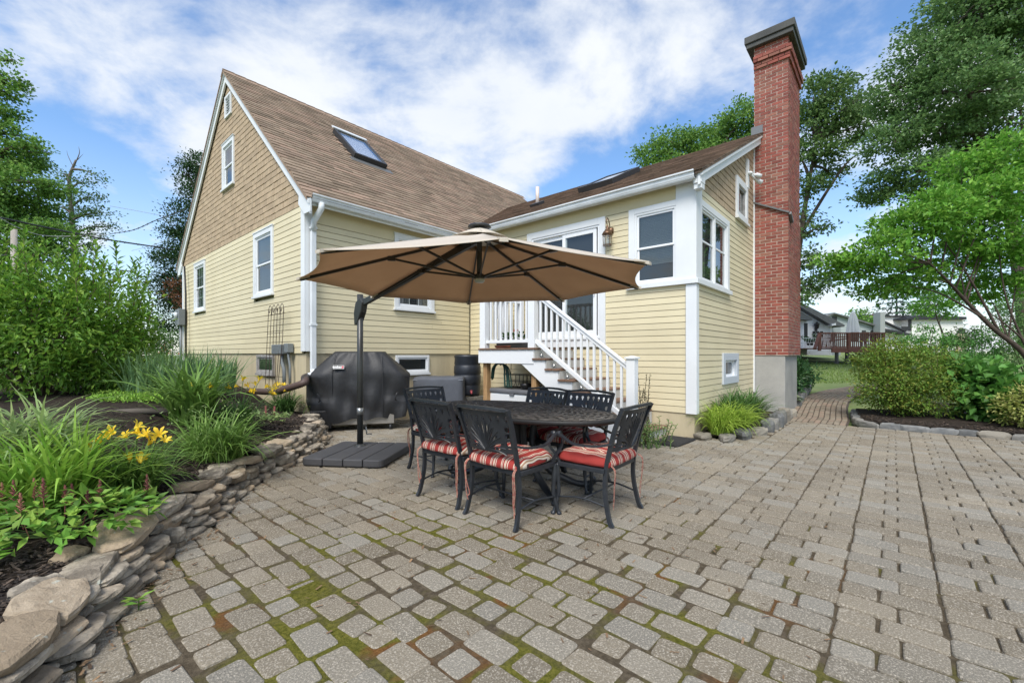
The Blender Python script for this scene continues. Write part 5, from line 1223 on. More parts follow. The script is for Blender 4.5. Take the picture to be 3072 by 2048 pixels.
# trellis, electric boxes, meter, drain
tl = thing('wire_trellis', 'slender rusty wire trellis with scrolled top against the gable wall', 'trellis', (XA-.14, 8.08, .62)); m_rust = mat('rusty_wire', (.045, .032, .025), .8)
for i in range(6):
    f_ = -1+2*i/5; MB().tube([(-.06*abs(f_), f_*.27, 0), (0, f_*.34, .9), (.02, f_*.33, 1.43)], .0055, 5).build('upright', m_rust, tl)
for z in (.25, .62, 1.0, 1.32): MB().tube([(0, -.33, z), (0, .33, z)], .0045, 5).build('crossbar', m_rust, tl)
for f_ in (-.26, -.09, .09, .26): MB().tube(arc([(.02, f_-.08, 1.32), (.02, f_-.07, 1.43), (.02, f_, 1.50), (.02, f_+.07, 1.43), (.02, f_+.03, 1.37), (.02, f_, 1.42)], 5), .005, 5).build('scroll', m_rust, tl)
m_ebox = mat('grey_box_paint', (.17, .19, .20), .5)
eb = thing('utility_box', 'grey electrical disconnect box with conduit on the gable wall near the downspout', 'electrical box', (XA-.08, 8.02, 1.34))
MB().box((-.07, -.20, -.08), (.06, .19, .08)).build('box', m_ebox, eb, bevel=.006); mb = MB()
for i in range(7): mb.box((-.078, -.17+i*.05, -.07), (-.07, -.15+i*.05, .07))
mb.build('fins', m_ebox, eb)['kind'] = 'stuff'; MB().tube([(0, -.10, -.08), (-.0, -.10, -.22), (0, -.19, -.34), (0, -.19, -.70)], .032, 8).build('conduit', m_ebox, eb)
eb = thing('utility_box', 'small grey junction box right beside the downspout', 'electrical box', (XA-.06, 7.70, 1.36)); MB().box((-.05, -.08, -.075), (.05, .08, .075)).build('box', m_ebox, eb, bevel=.005); MB().tube([(0, 0, -.07), (0, 0, -.15), (0, -.06, -.30), (0, -.06, -.70)], .022, 8).build('conduit', m_ebox, eb)
mt = thing('electric_meter', 'round glass electric meter on a grey box at the far gable corner', 'electric meter', (XA-.10, 14.75, 2.29)); MB().box((-.09, -.20, -.24), (.09, .20, .2)).build('box', m_ebox, mt, bevel=.01); MB().tube([(-.09, -.02, .03), (-.24, -.02, .03)], [.12, .10], 18).build('meter', m_clear, mt); MB().tube([(-.085, -.02, .03), (-.15, -.02, .03)], .085, 14).build('dial', m_vinyl, mt); MB().tube([(0, 0, -.24), (0, 0, -1.5)], .035, 8).build('conduit', m_ebox, mt)
MB().tube([(.02, -.45, -1.6), (.02, -.42, .6), (.02, -.28, 1.35)], .022, 6).build('service_cable', m_black, mt)
dp = thing('drain_pipe', 'brown corrugated drain pipe running from the downspout into the bed', 'drain pipe', (3.0, 7.1, .8))
P = arc([(.06, -.0, .08), (-.10, -.35, .02), (-.22, .10, -.10), (-.16, .5, -.16), (-.14, 1.2, -.20), (-.10, 2.0, -.23)], 22); MB().tube(P, [.047 if i % 2 else .056 for i in range(len(P))], 10).build('pipe', mat('brown_corrugated', (.085, .055, .045), .6), dp)
P = arc([(.08, -.02, .09), (.0, -.16, .06), (-.08, -.32, .03)], 8); MB().tube(P, .060, 10).build('sleeve', mat('dark_adapter', (.03, .024, .022), .5), dp)
# ================================================================== PLANTS OF THE BEDS
def blades(name, n_, r0, ln, wd, el, droop, m, parent, seg=6, az=None, off=(0, 0, 0), zf=None):
    """arching strap leaves: base radius, (min, max) length, width, start elevation in degrees, droop in degrees"""
    A = rng.uniform(0, 2*PI, n_) if az is None else rng.uniform(az[0], az[1], n_); Rr = r0*np.sqrt(rng.random(n_)); Ba = rng.uniform(0, 2*PI, n_)
    Lg = rng.uniform(*ln, n_); E = np.radians(rng.uniform(*el, n_)); Dp = np.radians(rng.uniform(*droop, n_)); W_ = wd*rng.uniform(.7, 1.2, n_)
    P = np.stack([Rr*np.cos(Ba), Rr*np.sin(Ba), np.zeros(n_)], 1)
    if zf is not None: P[:, 2] = [zf(*q[:2]) for q in P]
    side = np.stack([-np.sin(A), np.cos(A), np.zeros(n_)], 1); V = np.zeros((n_, seg+1, 2, 3)); tw = rng.normal(0, .35, n_)
    for k in range(seg+1):
        t = k/seg; wk = W_*(1-t**2.2)*(.75+.5*t*(1-t)*2)+.0008
        V[:, k, 0] = P-side*wk[:, None]/2; V[:, k, 1] = P+side*wk[:, None]/2; V[:, k, 1, 2] += wk*tw*.5
        e_ = E-Dp*t**1.4; d = np.stack([np.cos(A)*np.cos(e_), np.sin(A)*np.cos(e_), np.sin(e_)], 1); P = P+d*(Lg/seg)[:, None]
    I = np.arange(n_*(seg+1)*2).reshape(n_, seg+1, 2)
    F = np.stack([I[:, :-1, 0], I[:, :-1, 1], I[:, 1:, 1], I[:, 1:, 0]], -1).reshape(-1, 4)
    o = link(name, npmesh(name, V.reshape(-1, 3)-np.asarray(off), F, np.repeat(rng.random(n_), seg), smooth=True), m, parent); o['kind'] = 'stuff'; return o
g_lime = green('lime_blade', (0.215, 0.399, 0.054), (0.331, 0.506, 0.077)); g_lily = green('daylily_blade', (0.141, 0.261, 0.050), (0.215, 0.337, 0.077)); g_dark = green('dark_blade', (0.074, 0.162, 0.042), (0.116, 0.215, 0.054))
g_iris = green('iris_blade', (0.125, 0.230, 0.100), (0.166, 0.276, 0.092)); g_pale = green('pale_blade', (0.249, 0.353, 0.131), (0.348, 0.430, 0.153)); g_liri = green('lime_grass_blade', (0.282, 0.430, 0.054), (0.431, 0.552, 0.092))
g_astil = green('astilbe_leaf', (0.141, 0.307, 0.046), (0.282, 0.414, 0.068)); m_plume = mat('plume_pink', (.26, .085, .08), .9, rnd=.3, rcol=(.33, .15, .10)); m_stem = mat('green_stem', (.07, .13, .03), .7); m_bstem = mat('brown_stem', (.07, .05, .03), .9)
m_yel = mat('yellow_petal', (.88, .60, .025), .6, rnd=.10, rcol=(.88, .66, .06), trans=.3); m_org = mat('orange_petal', (.68, .18, .02), .6, rnd=.15, rcol=(.72, .26, .04), trans=.25)
def flower_mesh(sz, m, name='flower', nf=6):
    V = []; F = []
    for k in range(nf):
        a = 2*PI*k/nf; d = np.array((math.cos(a), math.sin(a), 0)); s = np.array((-d[1], d[0], 0)); b = len(V); wv = .30 if k % 2 else .40
        for r, z, w_ in ((.06, -.55, .05), (.28, .0, wv*.75), (.62, .28, wv), (.95, .30, .10)):
            V += [d*r*sz*.5-s*w_*sz*.28+UP*z*sz*.5, d*r*sz*.5+s*w_*sz*.28+UP*z*sz*.5]
        F += [(b+2*i, b+2*i+1, b+2*i+3, b+2*i+2) for i in range(3)]
    me = MB().add(V, F, True).mesh(name); me.materials.append(m); return me
fy, fo_ = flower_mesh(.115, m_yel), flower_mesh(.115, m_org)
def add_flowers(plant, pts, me, m_st=None, base=(0, 0, 0), sc=1):
    for q in pts:
        o = bpy.data.objects.new('flower', me); COL.objects.link(o); o.parent = plant; o.location = q
        o.rotation_euler = (random.uniform(-.9, .9), random.uniform(-.9, .9), random.uniform(0, 6)); o.scale = (sc*random.uniform(.8, 1.15),)*3
    mb = MB()
    for q in pts:
        q = np.array(q); b = q*np.array((.35, .35, 0)); mb.tube(arc([b, (b+q)/2+np.array((0, 0, .05)), q-UP*.02], 3), .0035, 4)
    mb.build('stem', m_st or m_stem, plant)
def bedplant(px, py, z0):
    v = at(px, py, 1.)-np.array((0, 0, EYE)); t = (z0-EYE)/v[2]; p = v*t; z = bz(p[0], p[1]); t = (z-EYE)/v[2]; p = v*t; return (p[0], p[1], bz(p[0], p[1]))
print('bed pts', bedplant(130, 1350, .4), bedplant(400, 1500, .35), bedplant(640, 1400, .35))
# grassy clumps and daylilies behind the stone wall
def lily(label, px, py, z0, n_, ln, wd, m, el=(50, 88), dr=(50, 125), r0=.12, group='strap-leaved clumps behind the stone wall', name='daylily', cat='daylily'):
    t = thing(name, label, cat, bedplant(px, py, z0), 0, group); blades('foliage', int(n_*1.5), r0*1.25, (ln[0]*1.12, ln[1]*1.15), wd*1.25, el, dr, m, t); return t
t = lily('large bright green grassy clump in front of the big leafy shrub', 135, 1335, .45, 230, (.40, .68), .018, g_lime, (50, 88), (45, 115), .17)
t = lily('drooping pale green clump at the left edge behind the astilbe', 60, 1490, .4, 300, (.40, .70), .020, g_pale, (45, 88), (60, 140), .20)
t = lily('yellow daylily nearest the camera, in the middle of the bed', 395, 1500, .33, 240, (.30, .52), .014, g_lily, (45, 88), (60, 135), .10)
add_flowers(t, [(-.17, .06, .43), (-.13, .02, .46), (-.10, .10, .47), (-.03, .06, .44), (.03, .02, .47), (.07, -.03, .45), (.12, -.05, .42), (.15, -.02, .44), (.05, .10, .50), (.11, .02, .38), (-.02, -.10, .31), (.03, -.13, .29), (.18, -.08, .40), (-.2, .12, .36)], fy, sc=1.0)
t = lily('feathery spreading green clump in the centre of the bed above the wall', 650, 1385, .35, 330, (.30, .58), .013, g_lily, (35, 88), (50, 140), .17, name='spiderwort', cat='spiderwort')
n_ = 150; C = np.stack([rng.normal(0, .22, n_), rng.normal(0, .2, n_), rng.uniform(.30, .50, n_)], 1); leaves_obj('buds', C, rng.normal(0, 1, (n_, 3)), rng.normal(0, 1, (n_, 3)), rng.uniform(.02, .04, n_), rng.uniform(.008, .014, n_), g_pale, t)
t = lily('tall arching clump between the grass patch and the yellow lilies', 575, 1290, .45, 170, (.45, .85), .026, g_lily, (55, 88), (50, 120), .15, name='daylily')
t = lily('yellow daylily in flower left of the drain pipe', 700, 1245, .45, 170, (.28, .50), .014, g_dark, (45, 88), (60, 130), .12)
add_flowers(t, [(random.gauss(0, .22), random.gauss(0, .17), random.uniform(.42, .60)) for _ in range(13)], fy)
t = lily('yellow daylily in flower beside the grill near the wall end', 855, 1240, .40, 170, (.26, .44), .013, g_dark, (40, 88), (60, 135), .10)
add_flowers(t, [(random.gauss(0, .16), random.gauss(0, .15), random.uniform(.30, .44)) for _ in range(15)], fy)
t = lily('small orange daylily low on the mulch in the bed', 705, 1268, .35, 26, (.14, .25), .012, g_lily, (40, 85), (60, 120), .05)
add_flowers(t, [(.0, .0, .16), (.04, -.03, .13), (-.03, -.03, .10)], fo_, sc=.7)
t = lily('thin grassy tuft spilling over the end of the stone wall', 935, 1235, .33, 40, (.25, .42), .014, g_lily, (35, 80), (60, 130), .05)
t = lily('wide bank of blue green iris blades along the gable wall', 545, 1180, .55, 420, (.38, .66), .020, g_iris, (60, 89), (5, 60), .52, name='iris', cat='iris')
t = lily('upright iris fan under the basement window', 695, 1150, .6, 60, (.34, .50), .026, g_iris, (70, 89), (0, 25), .13, name='iris', cat='iris')
t = lily('mid-height iris bank below the orange daylilies', 470, 1150, .6, 420, (.42, .75), .020, g_lily, (50, 88), (30, 100), .6, name='iris', cat='iris')
t = thing('orange_daylily', 'tall orange daylilies in flower at the far corner of the gable wall', 'daylily', bedplant(510, 1100, .8)); blades('foliage', 240, .45, (.4, .8), .022, (50, 88), (50, 120), g_lily, t)
add_flowers(t, [(random.gauss(0, .42), random.gauss(0, .42), random.uniform(.55, 1.0)) for _ in range(34)], fo_, sc=1.35)
def upright_plant(label, loc, h, n_st, m, ll, lw, spread, name='milkweed', cat='plant', ls=26, lean=.25, stemm=None):
    t = thing(name, label, cat, loc); mb = MB(); C = []; D = []; N_ = []
    for i in range(n_st):
        b = np.array((random.gauss(0, spread), random.gauss(0, spread), 0)); hh = h*random.uniform(.65, 1); e_ = b+np.array((random.gauss(0, lean), random.gauss(0, lean), 0))*hh+UP*hh; md_ = (b+e_)/2+np.array((random.gauss(0, .04), random.gauss(0, .04), .03))*h
        P = arc([b, md_, e_], 6); mb.tube(P, [.008*(1-.7*k/len(P)) for k in range(len(P))], 5)
        for k in range(ls):
            u = .18+.82*k/ls; j = u*(len(P)-1); i0 = int(min(j, len(P)-2)); q = P[i0]+(P[i0+1]-P[i0])*(j-i0); a = k*2.4+i
            C.append(q); D.append((math.cos(a), math.sin(a), .55)); N_.append((-math.cos(a)*.5, -math.sin(a)*.5, 1))
    mb.build('stem', stemm or m_bstem, t); C = np.array(C); n_ = len(C)
    leaves_obj('foliage', C, np.array(D)+rng.normal(0, .2, (n_, 3)), np.array(N_)+rng.normal(0, .2, (n_, 3)), rng.uniform(ll*.6, ll, n_), rng.uniform(lw*.7, lw, n_), m, t); return t
g_milk = green('milkweed_leaf', (.09, .17, .05), (.14, .22, .07))
upright_plant('leafy milkweed stems against the gable wall behind the irises', bedplant(572, 1105, .75), 1.0, 9, g_milk, .14, .045, .22)
sd_ = thing('seed_stalks', 'dry brown seed stalks standing above the irises by the gable wall', 'seed stalks', bedplant(650, 1130, .7))
for i in range(9):
    b = np.array((random.gauss(0, .35), random.gauss(0, .3), 0)); h = random.uniform(.6, .85); MB().tube([b, b+UP*h+(.03, .02, 0)], .004, 4).lathe(tuple(b+UP*h+(.03, .02, 0)), [(.004, -.03), (.016, 0), (.004, .03)], 6).build('stalk', m_bstem, sd_)
# astilbe in the near corner
t = thing('astilbe', 'low bright green astilbe with dusty pink plumes by the nearest stones', 'astilbe', bedplant(190, 1625, .33)); n_ = 620
a = rng.uniform(0, 2*PI, n_); r = np.sqrt(rng.random(n_))*.40; C = np.stack([r*np.cos(a)*1.1, r*np.sin(a), .06+.17*(1-(r/.44)**2)*rng.uniform(.5, 1.1, n_)], 1)
leaves_obj('foliage', C, np.stack([np.cos(a), np.sin(a), rng.uniform(-.2, .3, n_)], 1)+rng.normal(0, .5, (n_, 3)), np.array((0, 0, 1.))+rng.normal(0, .35, (n_, 3)), rng.uniform(.05, .095, n_), rng.uniform(.03, .055, n_), g_astil, t, fold=.12)
mb = MB()
for i in range(40): q = C[i*15]; mb.tube([(0, 0, 0), q*np.array((.6, .6, .7)), q], .002, 4)
mb.build('stem', m_stem, t)
for i in range(12):
    x, y = random.uniform(-.30, .42), random.uniform(-.12, .36); h = random.uniform(.21, .29); pm = MB(); pm.tube([(x*.8, y*.8, .05), (x, y, h-.06)], .0025, 4)
    for k in range(26):
        u = k/26; a = k*2.4; w_ = .022*(1-u)+.003; q = np.array((x, y, h-.06+.11*u)); pm.tube([q, q+np.array((math.cos(a)*w_, math.sin(a)*w_, .012))], [.0042, .0018], 4)
    pm.build('plume', m_plume, t)
t = thing('coral_bells', 'small lime and red low plant on the mulch near the wall end', 'coral bells', bedplant(818, 1262, .3)); n_ = 150; a = rng.uniform(0, 2*PI, n_); r = np.sqrt(rng.random(n_))*.22; C = np.stack([r*np.cos(a), r*np.sin(a), rng.uniform(.02, .10, n_)], 1)
leaves_obj('foliage', C, np.stack([np.cos(a), np.sin(a), .1+0*a], 1)+rng.normal(0, .4, (n_, 3)), UP+rng.normal(0, .3, (n_, 3)), rng.uniform(.04, .07, n_), rng.uniform(.03, .05, n_), g_pale, t)
MB().tube([(-.05, .1, .05), (-.05, .1, .2)], .012, 5).tube([(.06, .12, .05), (.07, .12, .18)], .012, 5).build('plume', m_plume, t)
# lime ground cover on the little terrace
n_ = 2600; P = [bedplant(random.uniform(285, 520), random.uniform(1155, 1212), .5) for _ in range(500)]; idx = rng.integers(0, 500, n_); C = np.array(P)[idx]+rng.normal(0, .05, (n_, 3))*np.array((1, 1, .25))+UP*.03
gc = leaves_obj('ground_cover', C, rng.normal(0, 1, (n_, 3))+UP, UP+rng.normal(0, .5, (n_, 3)), rng.uniform(.03, .055, n_), rng.uniform(.02, .03, n_), g_lime, None); tag(gc, 'low lime green ground cover on the terrace before the shrub', 'ground cover')
te = thing('terrace_edging', 'weathered timber edging below the lime ground cover', 'edging', bedplant(410, 1222, .5)); MB().tube([(-.5, .30, -.02), (0, 0, .0), (.45, -.30, -.01)], .035, 7).build('timber', mat('old_timber', (.10, .085, .068), .9), te)
# weeds
wd_ = thing('weed', 'single green weed sprouting at the foot of the stone wall', 'weed', (.40, 2.78, 0)); n_ = 9; a = rng.uniform(0, 2*PI, n_); leaves_obj('foliage', np.zeros((n_, 3))+UP*.05+rng.normal(0, .01, (n_, 3)), np.stack([np.cos(a), np.sin(a), .4+0*a], 1), UP+rng.normal(0, .2, (n_, 3)), rng.uniform(.05, .08, n_), rng.uniform(.018, .025, n_), g_astil, wd_); MB().tube([(0, 0, 0), (0, 0, .06)], .003, 4).build('stem', m_stem, wd_)
# fallen leaves
m_fall = mat('dry_leaf', (.26, .13, .06), .8, rnd=.3, rcol=(.33, .22, .10))
V, F = leaf_quads([(0, 0, 0)]*3, [(1, .2, .1), (-.3, 1, .15), (-.2, -1, .1)], [(0, 0, 1)]*3, [.06, .05, .05], [.035, .03, .03], .5); lm = tri_mesh('fallen_leaf', V, F, np.zeros(6)); lm.materials.append(m_fall)
for px, py, wh in ((605, 1715, 'near the stone wall, farther from the weed'), (500, 1762, 'close to the weed by the stone wall'), (660, 1690, 'near the stone wall towards the umbrella base'), (470, 1735, 'just above the weed by the stone wall'), (2430, 1405, 'on the open patio in line with the chimney'), (1960, 1520, 'right of the nearest chairs'), (1670, 1875, 'alone in the mossy foreground'), (2985, 1430, 'near the stone edging at the right')):
    v = at(px, py, 1)-np.array((0, 0, EYE)); p_ = v*(.012-EYE)/v[2]; o = link('fallen_leaf', lm, None); o.location = tuple(p_); o.rotation_euler = (random.uniform(-.3, .3), random.uniform(-.3, .3), random.uniform(0, 6)); tag(o, 'small dry brown leaf '+wh, 'leaf', 'dry leaves on the patio')
# grassy clumps by the house corner
t = thing('lime_grass', 'lime green arching grass clump by the corner of the wing', 'grass clump', (7.12, 1.93, .05)); 
for dx, dy in ((-.1, .06), (.2, -.04), (.5, -.06), (.30, .12)): blades('foliage', 230, .12, (.42, .72), .014, (45, 88), (80, 150), g_liri, t, off=(-dx, -dy, 0))
t = thing('dark_grass', 'darker green arching daylily clump between grass and chimney', 'grass clump', (8.2, 1.98, .06))
for dx, dy in ((-.45, .10), (-.05, .05), (.4, .0), (.75, -.02), (.2, .15)): blades('foliage', 170, .12, (.5, .85), .020, (50, 88), (60, 130), g_dark, t, off=(-dx, -dy, 0))
# vine by the newel post
t = upright_plant('tall leggy seed-headed plant growing beside the newel post', (5.83, 2.60, 0), 1.12, 9, green('leggy_leaf', (.05, .08, .03), (.08, .11, .04)), .038, .024, .045, 'tall_weed', 'plant', 22, .05, m_bstem)
t = upright_plant('pale green leafy plant at the foot of the bottom step', (5.72, 2.50, 0), .42, 26, g_pale, .07, .030, .13, 'leafy_plant', 'plant', 14, .35, m_stem)
# shrubs
def shrub(name, label, loc, n_st, h, rad, ll, lw, m, twigs=7, per=10, cat='shrub', up=.9, stem_r=.018, group=None, dome=.7, stemm=None, lo=.25, tw=.35, lean=None):
    t = thing(name, label, cat, loc, 0, group); mb = MB(); C = []; D = []; N_ = []
    for i in range(n_st):
        a = 2*PI*(i+random.random())/n_st; r = rad*math.sqrt(random.random()); hh = h*(1-(1-dome)*(r/rad)**2)*random.uniform(.72, 1.02)
        e_ = np.array((math.cos(a)*r, math.sin(a)*r, hh)); b = e_*np.array((.16, .16, 0)); md_ = b+(e_-b)*np.array((.35, .35, .55))
        P = arc([b, md_, e_], 7); mb.tube(P, [stem_r*(1-.85*k/(len(P)-1))+.002 for k in range(len(P))], 5)
        for k in range(twigs):
            u = lo+(1-lo)*(k+random.random())/twigs; j = u*(len(P)-1); i0 = int(min(j, len(P)-2)); q = P[i0]+(P[i0+1]-P[i0])*(j-i0)
            aa = random.uniform(0, 2*PI); d = np.array((math.cos(aa)+math.cos(a)*.5, math.sin(aa)+math.sin(a)*.5, up*random.uniform(.3, 1.2))); d /= np.linalg.norm(d); L_ = tw*random.uniform(.5, 1)*(1.15-.55*u)
            if k == twigs-1: q = P[-3]; d = (P[-1]-P[-4]); d /= np.linalg.norm(d); L_ = np.linalg.norm(P[-1]-P[-3])+.12
            mb.tube([q, q+d*L_], [.004, .0015], 4, False)
            for v in range(per):
                w_ = (v+.6)/per; az = v*2.4+k; s1, s2 = frame(d); o_ = s1*math.cos(az)+s2*math.sin(az)
                C.append(q+d*L_*w_); D.append(o_+d*.7); N_.append(d*.8+UP*.9-o_*.2)
    mb.build('stem', stemm or m_bstem, t); C = np.array(C); n_ = len(C)
    leaves_obj('foliage', C, np.array(D)+rng.normal(0, .25, (n_, 3)), np.array(N_)+rng.normal(0, .3, (n_, 3)), rng.uniform(ll*.6, ll, n_), rng.uniform(lw*.65, lw, n_), m, t); return t
g_shrub = green('shrub_leaf', (0.124, 0.270, 0.034), (0.273, 0.425, 0.057), trans=.42); g_azal = green('azalea_leaf', (.155, .275, .042), (.27, .27, .05)); g_hyd = green('hydrangea_leaf', (0.093, 0.241, 0.044), (0.149, 0.310, 0.057)); g_var = green('variegated_leaf', (0.298, 0.356, 0.081), (0.600, 0.586, 0.207)); g_rho = green('rhododendron_leaf', (0.035, 0.103, 0.029), (0.062, 0.149, 0.040), trans=.15, rough=.35)
def cloud(lobes, nclump, per, rc, flat=.7, shell=.5, updir=.35):
    """clumps of leaves spread through ellipsoid lobes; returns leaf bases, directions, normals, clump centres"""
    C = []; D = []; N_ = []; K = []
    for c, r in lobes:
        c = np.asarray(c, float); r = np.asarray(r, float); n_ = max(3, int(nclump*(r[0]*r[1]+r[1]*r[2]+r[0]*r[2])**.9))
        u = rng.normal(0, 1, (n_, 3)); u /= np.linalg.norm(u, axis=1)[:, None]; k = u*(shell+(1-shell)*rng.random(n_)**.6)[:, None]*rng.uniform(.85, 1.12, n_)[:, None]
        P = c+k*r; K.append(P); q = np.repeat(P, per, 0)+rng.normal(0, rc, (n_*per, 3))*np.array((1, 1, flat)); o = np.repeat(u, per, 0)
        C.append(q); D.append(o*.8+rng.normal(0, .6, q.shape)+UP*updir*.4); N_.append(UP+o*.35+rng.normal(0, .35, q.shape))
    return np.vstack(C), np.vstack(D), np.vstack(N_), np.vstack(K)
def bush(name, label, loc, lobes, nclump, per, rc, ll, lw, m, shoots=0, sh_len=.5, cat='shrub', stemm=None, ntwig=26, fold=.22):
    t = thing(name, label, cat, loc); C, D, N_, K = cloud(lobes, nclump, per, rc); ok = C[:, 2] > .02; C, D, N_ = C[ok], D[ok], N_[ok]; n_ = len(C)
    mb = MB()
    for i in range(ntwig):
        k = K[rng.integers(len(K))]; b = k*np.array((.12, .12, 0)); mb.tube(arc([b, b+(k-b)*np.array((.4, .4, .6)), k], 4), [.014*(1-.8*j/8)+.002 for j in range(9)], 5)
    SC = []; SD = []; SN = []
    for i in range(shoots):
        k = K[rng.integers(len(K))]
        for _ in range(20):
            if k[2] > np.percentile(K[:, 2], 55): break
            k = K[rng.integers(len(K))]
        L_ = sh_len*random.uniform(.5, 1.1); e_ = k+np.array((random.gauss(0, .18), random.gauss(0, .18), 1))*L_; mb.tube([k, (k+e_)/2+rng.normal(0, .02, 3), e_], [.005, .004, .0015], 4, False)
        for j in range(int(L_/.028)):
            f_ = (j+.5)/(L_/.028); a = j*2.4; o_ = np.array((math.cos(a), math.sin(a), .75+.6*f_)); SC.append(k+(e_-k)*f_); SD.append(o_); SN.append(UP*.9-o_*.3)
    mb.build('stem', stemm or m_bstem, t)
    ln = rng.uniform(ll*.55, ll, n_)
    if SC: C = np.vstack([C, SC]); D = np.vstack([D, np.array(SD)+rng.normal(0, .15, (len(SD), 3))]); N_ = np.vstack([N_, SN]); ln = np.r_[ln, rng.uniform(ll*.7, ll*1.1, len(SC))]
    leaves_obj('foliage', C, D, N_, ln, ln*lw/ll*rng.uniform(.8, 1.1, len(C)), m, t, fold=fold); return t
p0 = bedplant(215, 1185, .55); bark_s = mat('shrub_bark', (.10, .075, .045), .9)
bush('leafy_shrub', 'big leafy green shrub with upright shoots on the left of the bed', (p0[0]-.25, p0[1]+.75, p0[2]-.05), [((0, 0, .75), (1.25, 1.25, .80)), ((.25, -.35, 1.15), (.95, .95, .72)), ((-.55, .3, 1.25), (.95, .95, .75)), ((.55, .55, 1.0), (.75, .75, .7)), ((.75, -.2, .5), (.7, .7, .5))], 80, 24, .10, .115, .046, g_shrub, 70, .75, stemm=bark_s, ntwig=40)
p0 = bedplant(30, 1160, .5); bush('leafy_shrub', 'lower leafy shrub at the left edge behind the grassy clump', (p0[0]-.25, p0[1]+.15, p0[2]-.05), [((0, 0, .55), (.85, .85, .6)), ((-.4, -.3, .95), (.8, .8, .6))], 80, 24, .10, .115, .046, g_shrub, 22, .6, stemm=bark_s)
def gp(x, y): return (x, y, rz_(x, y)+.06)
bush('azalea', 'rounded azalea bush with yellow green and bronze leaves by the path bend', gp(11.1, -.12), [((0, 0, .70), (.66, .66, .62)), ((.1, .25, 1.05), (.5, .5, .42)), ((.2, -.3, .9), (.5, .5, .45)), ((-.3, .12, .5), (.48, .55, .4)), ((-.15, -.35, .42), (.5, .5, .36))], 190, 20, .075, .075, .034, g_azal, 40, .25)
bush('hydrangea', 'broad-leaved hydrangea beside the azalea', gp(11.25, -1.28), [((0, 0, .5), (.55, .52, .48)), ((.25, .2, .75), (.42, .42, .33)), ((-.2, -.25, .4), (.45, .42, .36))], 110, 12, .10, .19, .135, g_hyd, 0, fold=.12)
bush('euonymus', 'yellow variegated euonymus at the right edge of the bed', gp(10.45, -1.62), [((0, 0, .34), (.40, .42, .34)), ((.1, -.2, .5), (.32, .32, .25))], 230, 18, .06, .07, .042, g_var, 14, .2)
bush('rhododendron', 'glossy dark rhododendron beside the chimney footing', (13.2, 2.35, rz_(13.2, 2.35)), [((0, 0, .6), (.65, .6, .5)), ((.4, -.2, .75), (.55, .5, .4)), ((-.4, -.1, .45), (.5, .5, .4))], 90, 14, .10, .17, .055, g_rho, 0, fold=.1)
bush('rhododendron', 'second glossy dark shrub further along the brick path', (14.6, 2.25, rz_(14.6, 2.25)), [((0, 0, .5), (.7, .55, .45)), ((.5, -.1, .55), (.6, .5, .4))], 90, 14, .10, .17, .055, g_rho, 0, fold=.1)
t = thing('hosta', 'white-edged hosta at the foot of the chimney by the path', 'hosta', (12.2, 1.92, rz_(12.2, 1.9))); n_ = 90; a = rng.uniform(0, 2*PI, n_); r = np.sqrt(rng.random(n_))*.32; C = np.stack([r*np.cos(a)*.6, r*np.sin(a)*.6, .08+.26*(1-r/.4)], 1); leaves_obj('foliage', C, np.stack([np.cos(a), np.sin(a), -.05+0*a], 1), UP+rng.normal(0, .2, (n_, 3)), rng.uniform(.16, .24, n_), rng.uniform(.08, .11, n_), green('hosta_leaf', (.07, .14, .06), (.42, .45, .30)), t, fold=.15)
edg3 = thing('stone_edging', 'rough stones edging the rhododendron bed beside the brick path', 'edging', (13, 1.8, 0)); items = []
for i in range(14): x = 12.2+i*.3; items.append((random.randrange(10), M4(rotz(.03)@np.diag((.30, .18, .20)), (x, 1.72+.02*i, rz_(x, 1.7)+.05)), 1, 0))
pieces(ST, items, edg3, m_edge, 'stone', 'stones', 300, (13, 1.8, 0))
# ================================================================== TREES
m_bark = mat('tree_bark', (.10, .08, .062), .95, (.055, .044, .035), 9, bump=.6, bscale=14, stretch=(3, 3, .6)); m_bark2 = mat('grey_bark', (.17, .15, .13), .95, (.10, .09, .075), 8, bump=.5, bscale=14, stretch=(3, 3, .6))
g_maple = green('maple_leaf', (.120, .225, .075), (.22, .345, .12), trans=.42); g_oak = green('oak_leaf', (.105, .195, .06), (.18, .275, .085), trans=.38); g_far = green('far_tree_leaf', (0.089, 0.167, 0.059), (0.144, 0.233, 0.075), trans=.3)
g_near = green('bright_tree_leaf', (0.153, 0.359, 0.049), (0.288, 0.500, 0.083), trans=.45); g_con = green('conifer_needles', (0.045, 0.108, 0.047), (0.081, 0.151, 0.059), trans=.15); g_left = green('left_tree_leaf', (0.135, 0.275, 0.059), (0.252, 0.400, 0.083), trans=.42); g_arb = green('arborvitae_leaf', (0.089, 0.250, 0.049), (0.163, 0.333, 0.075), trans=.25); g_pine = green('pine_needles', (0.063, 0.141, 0.075), (0.089, 0.184, 0.092), trans=.15)
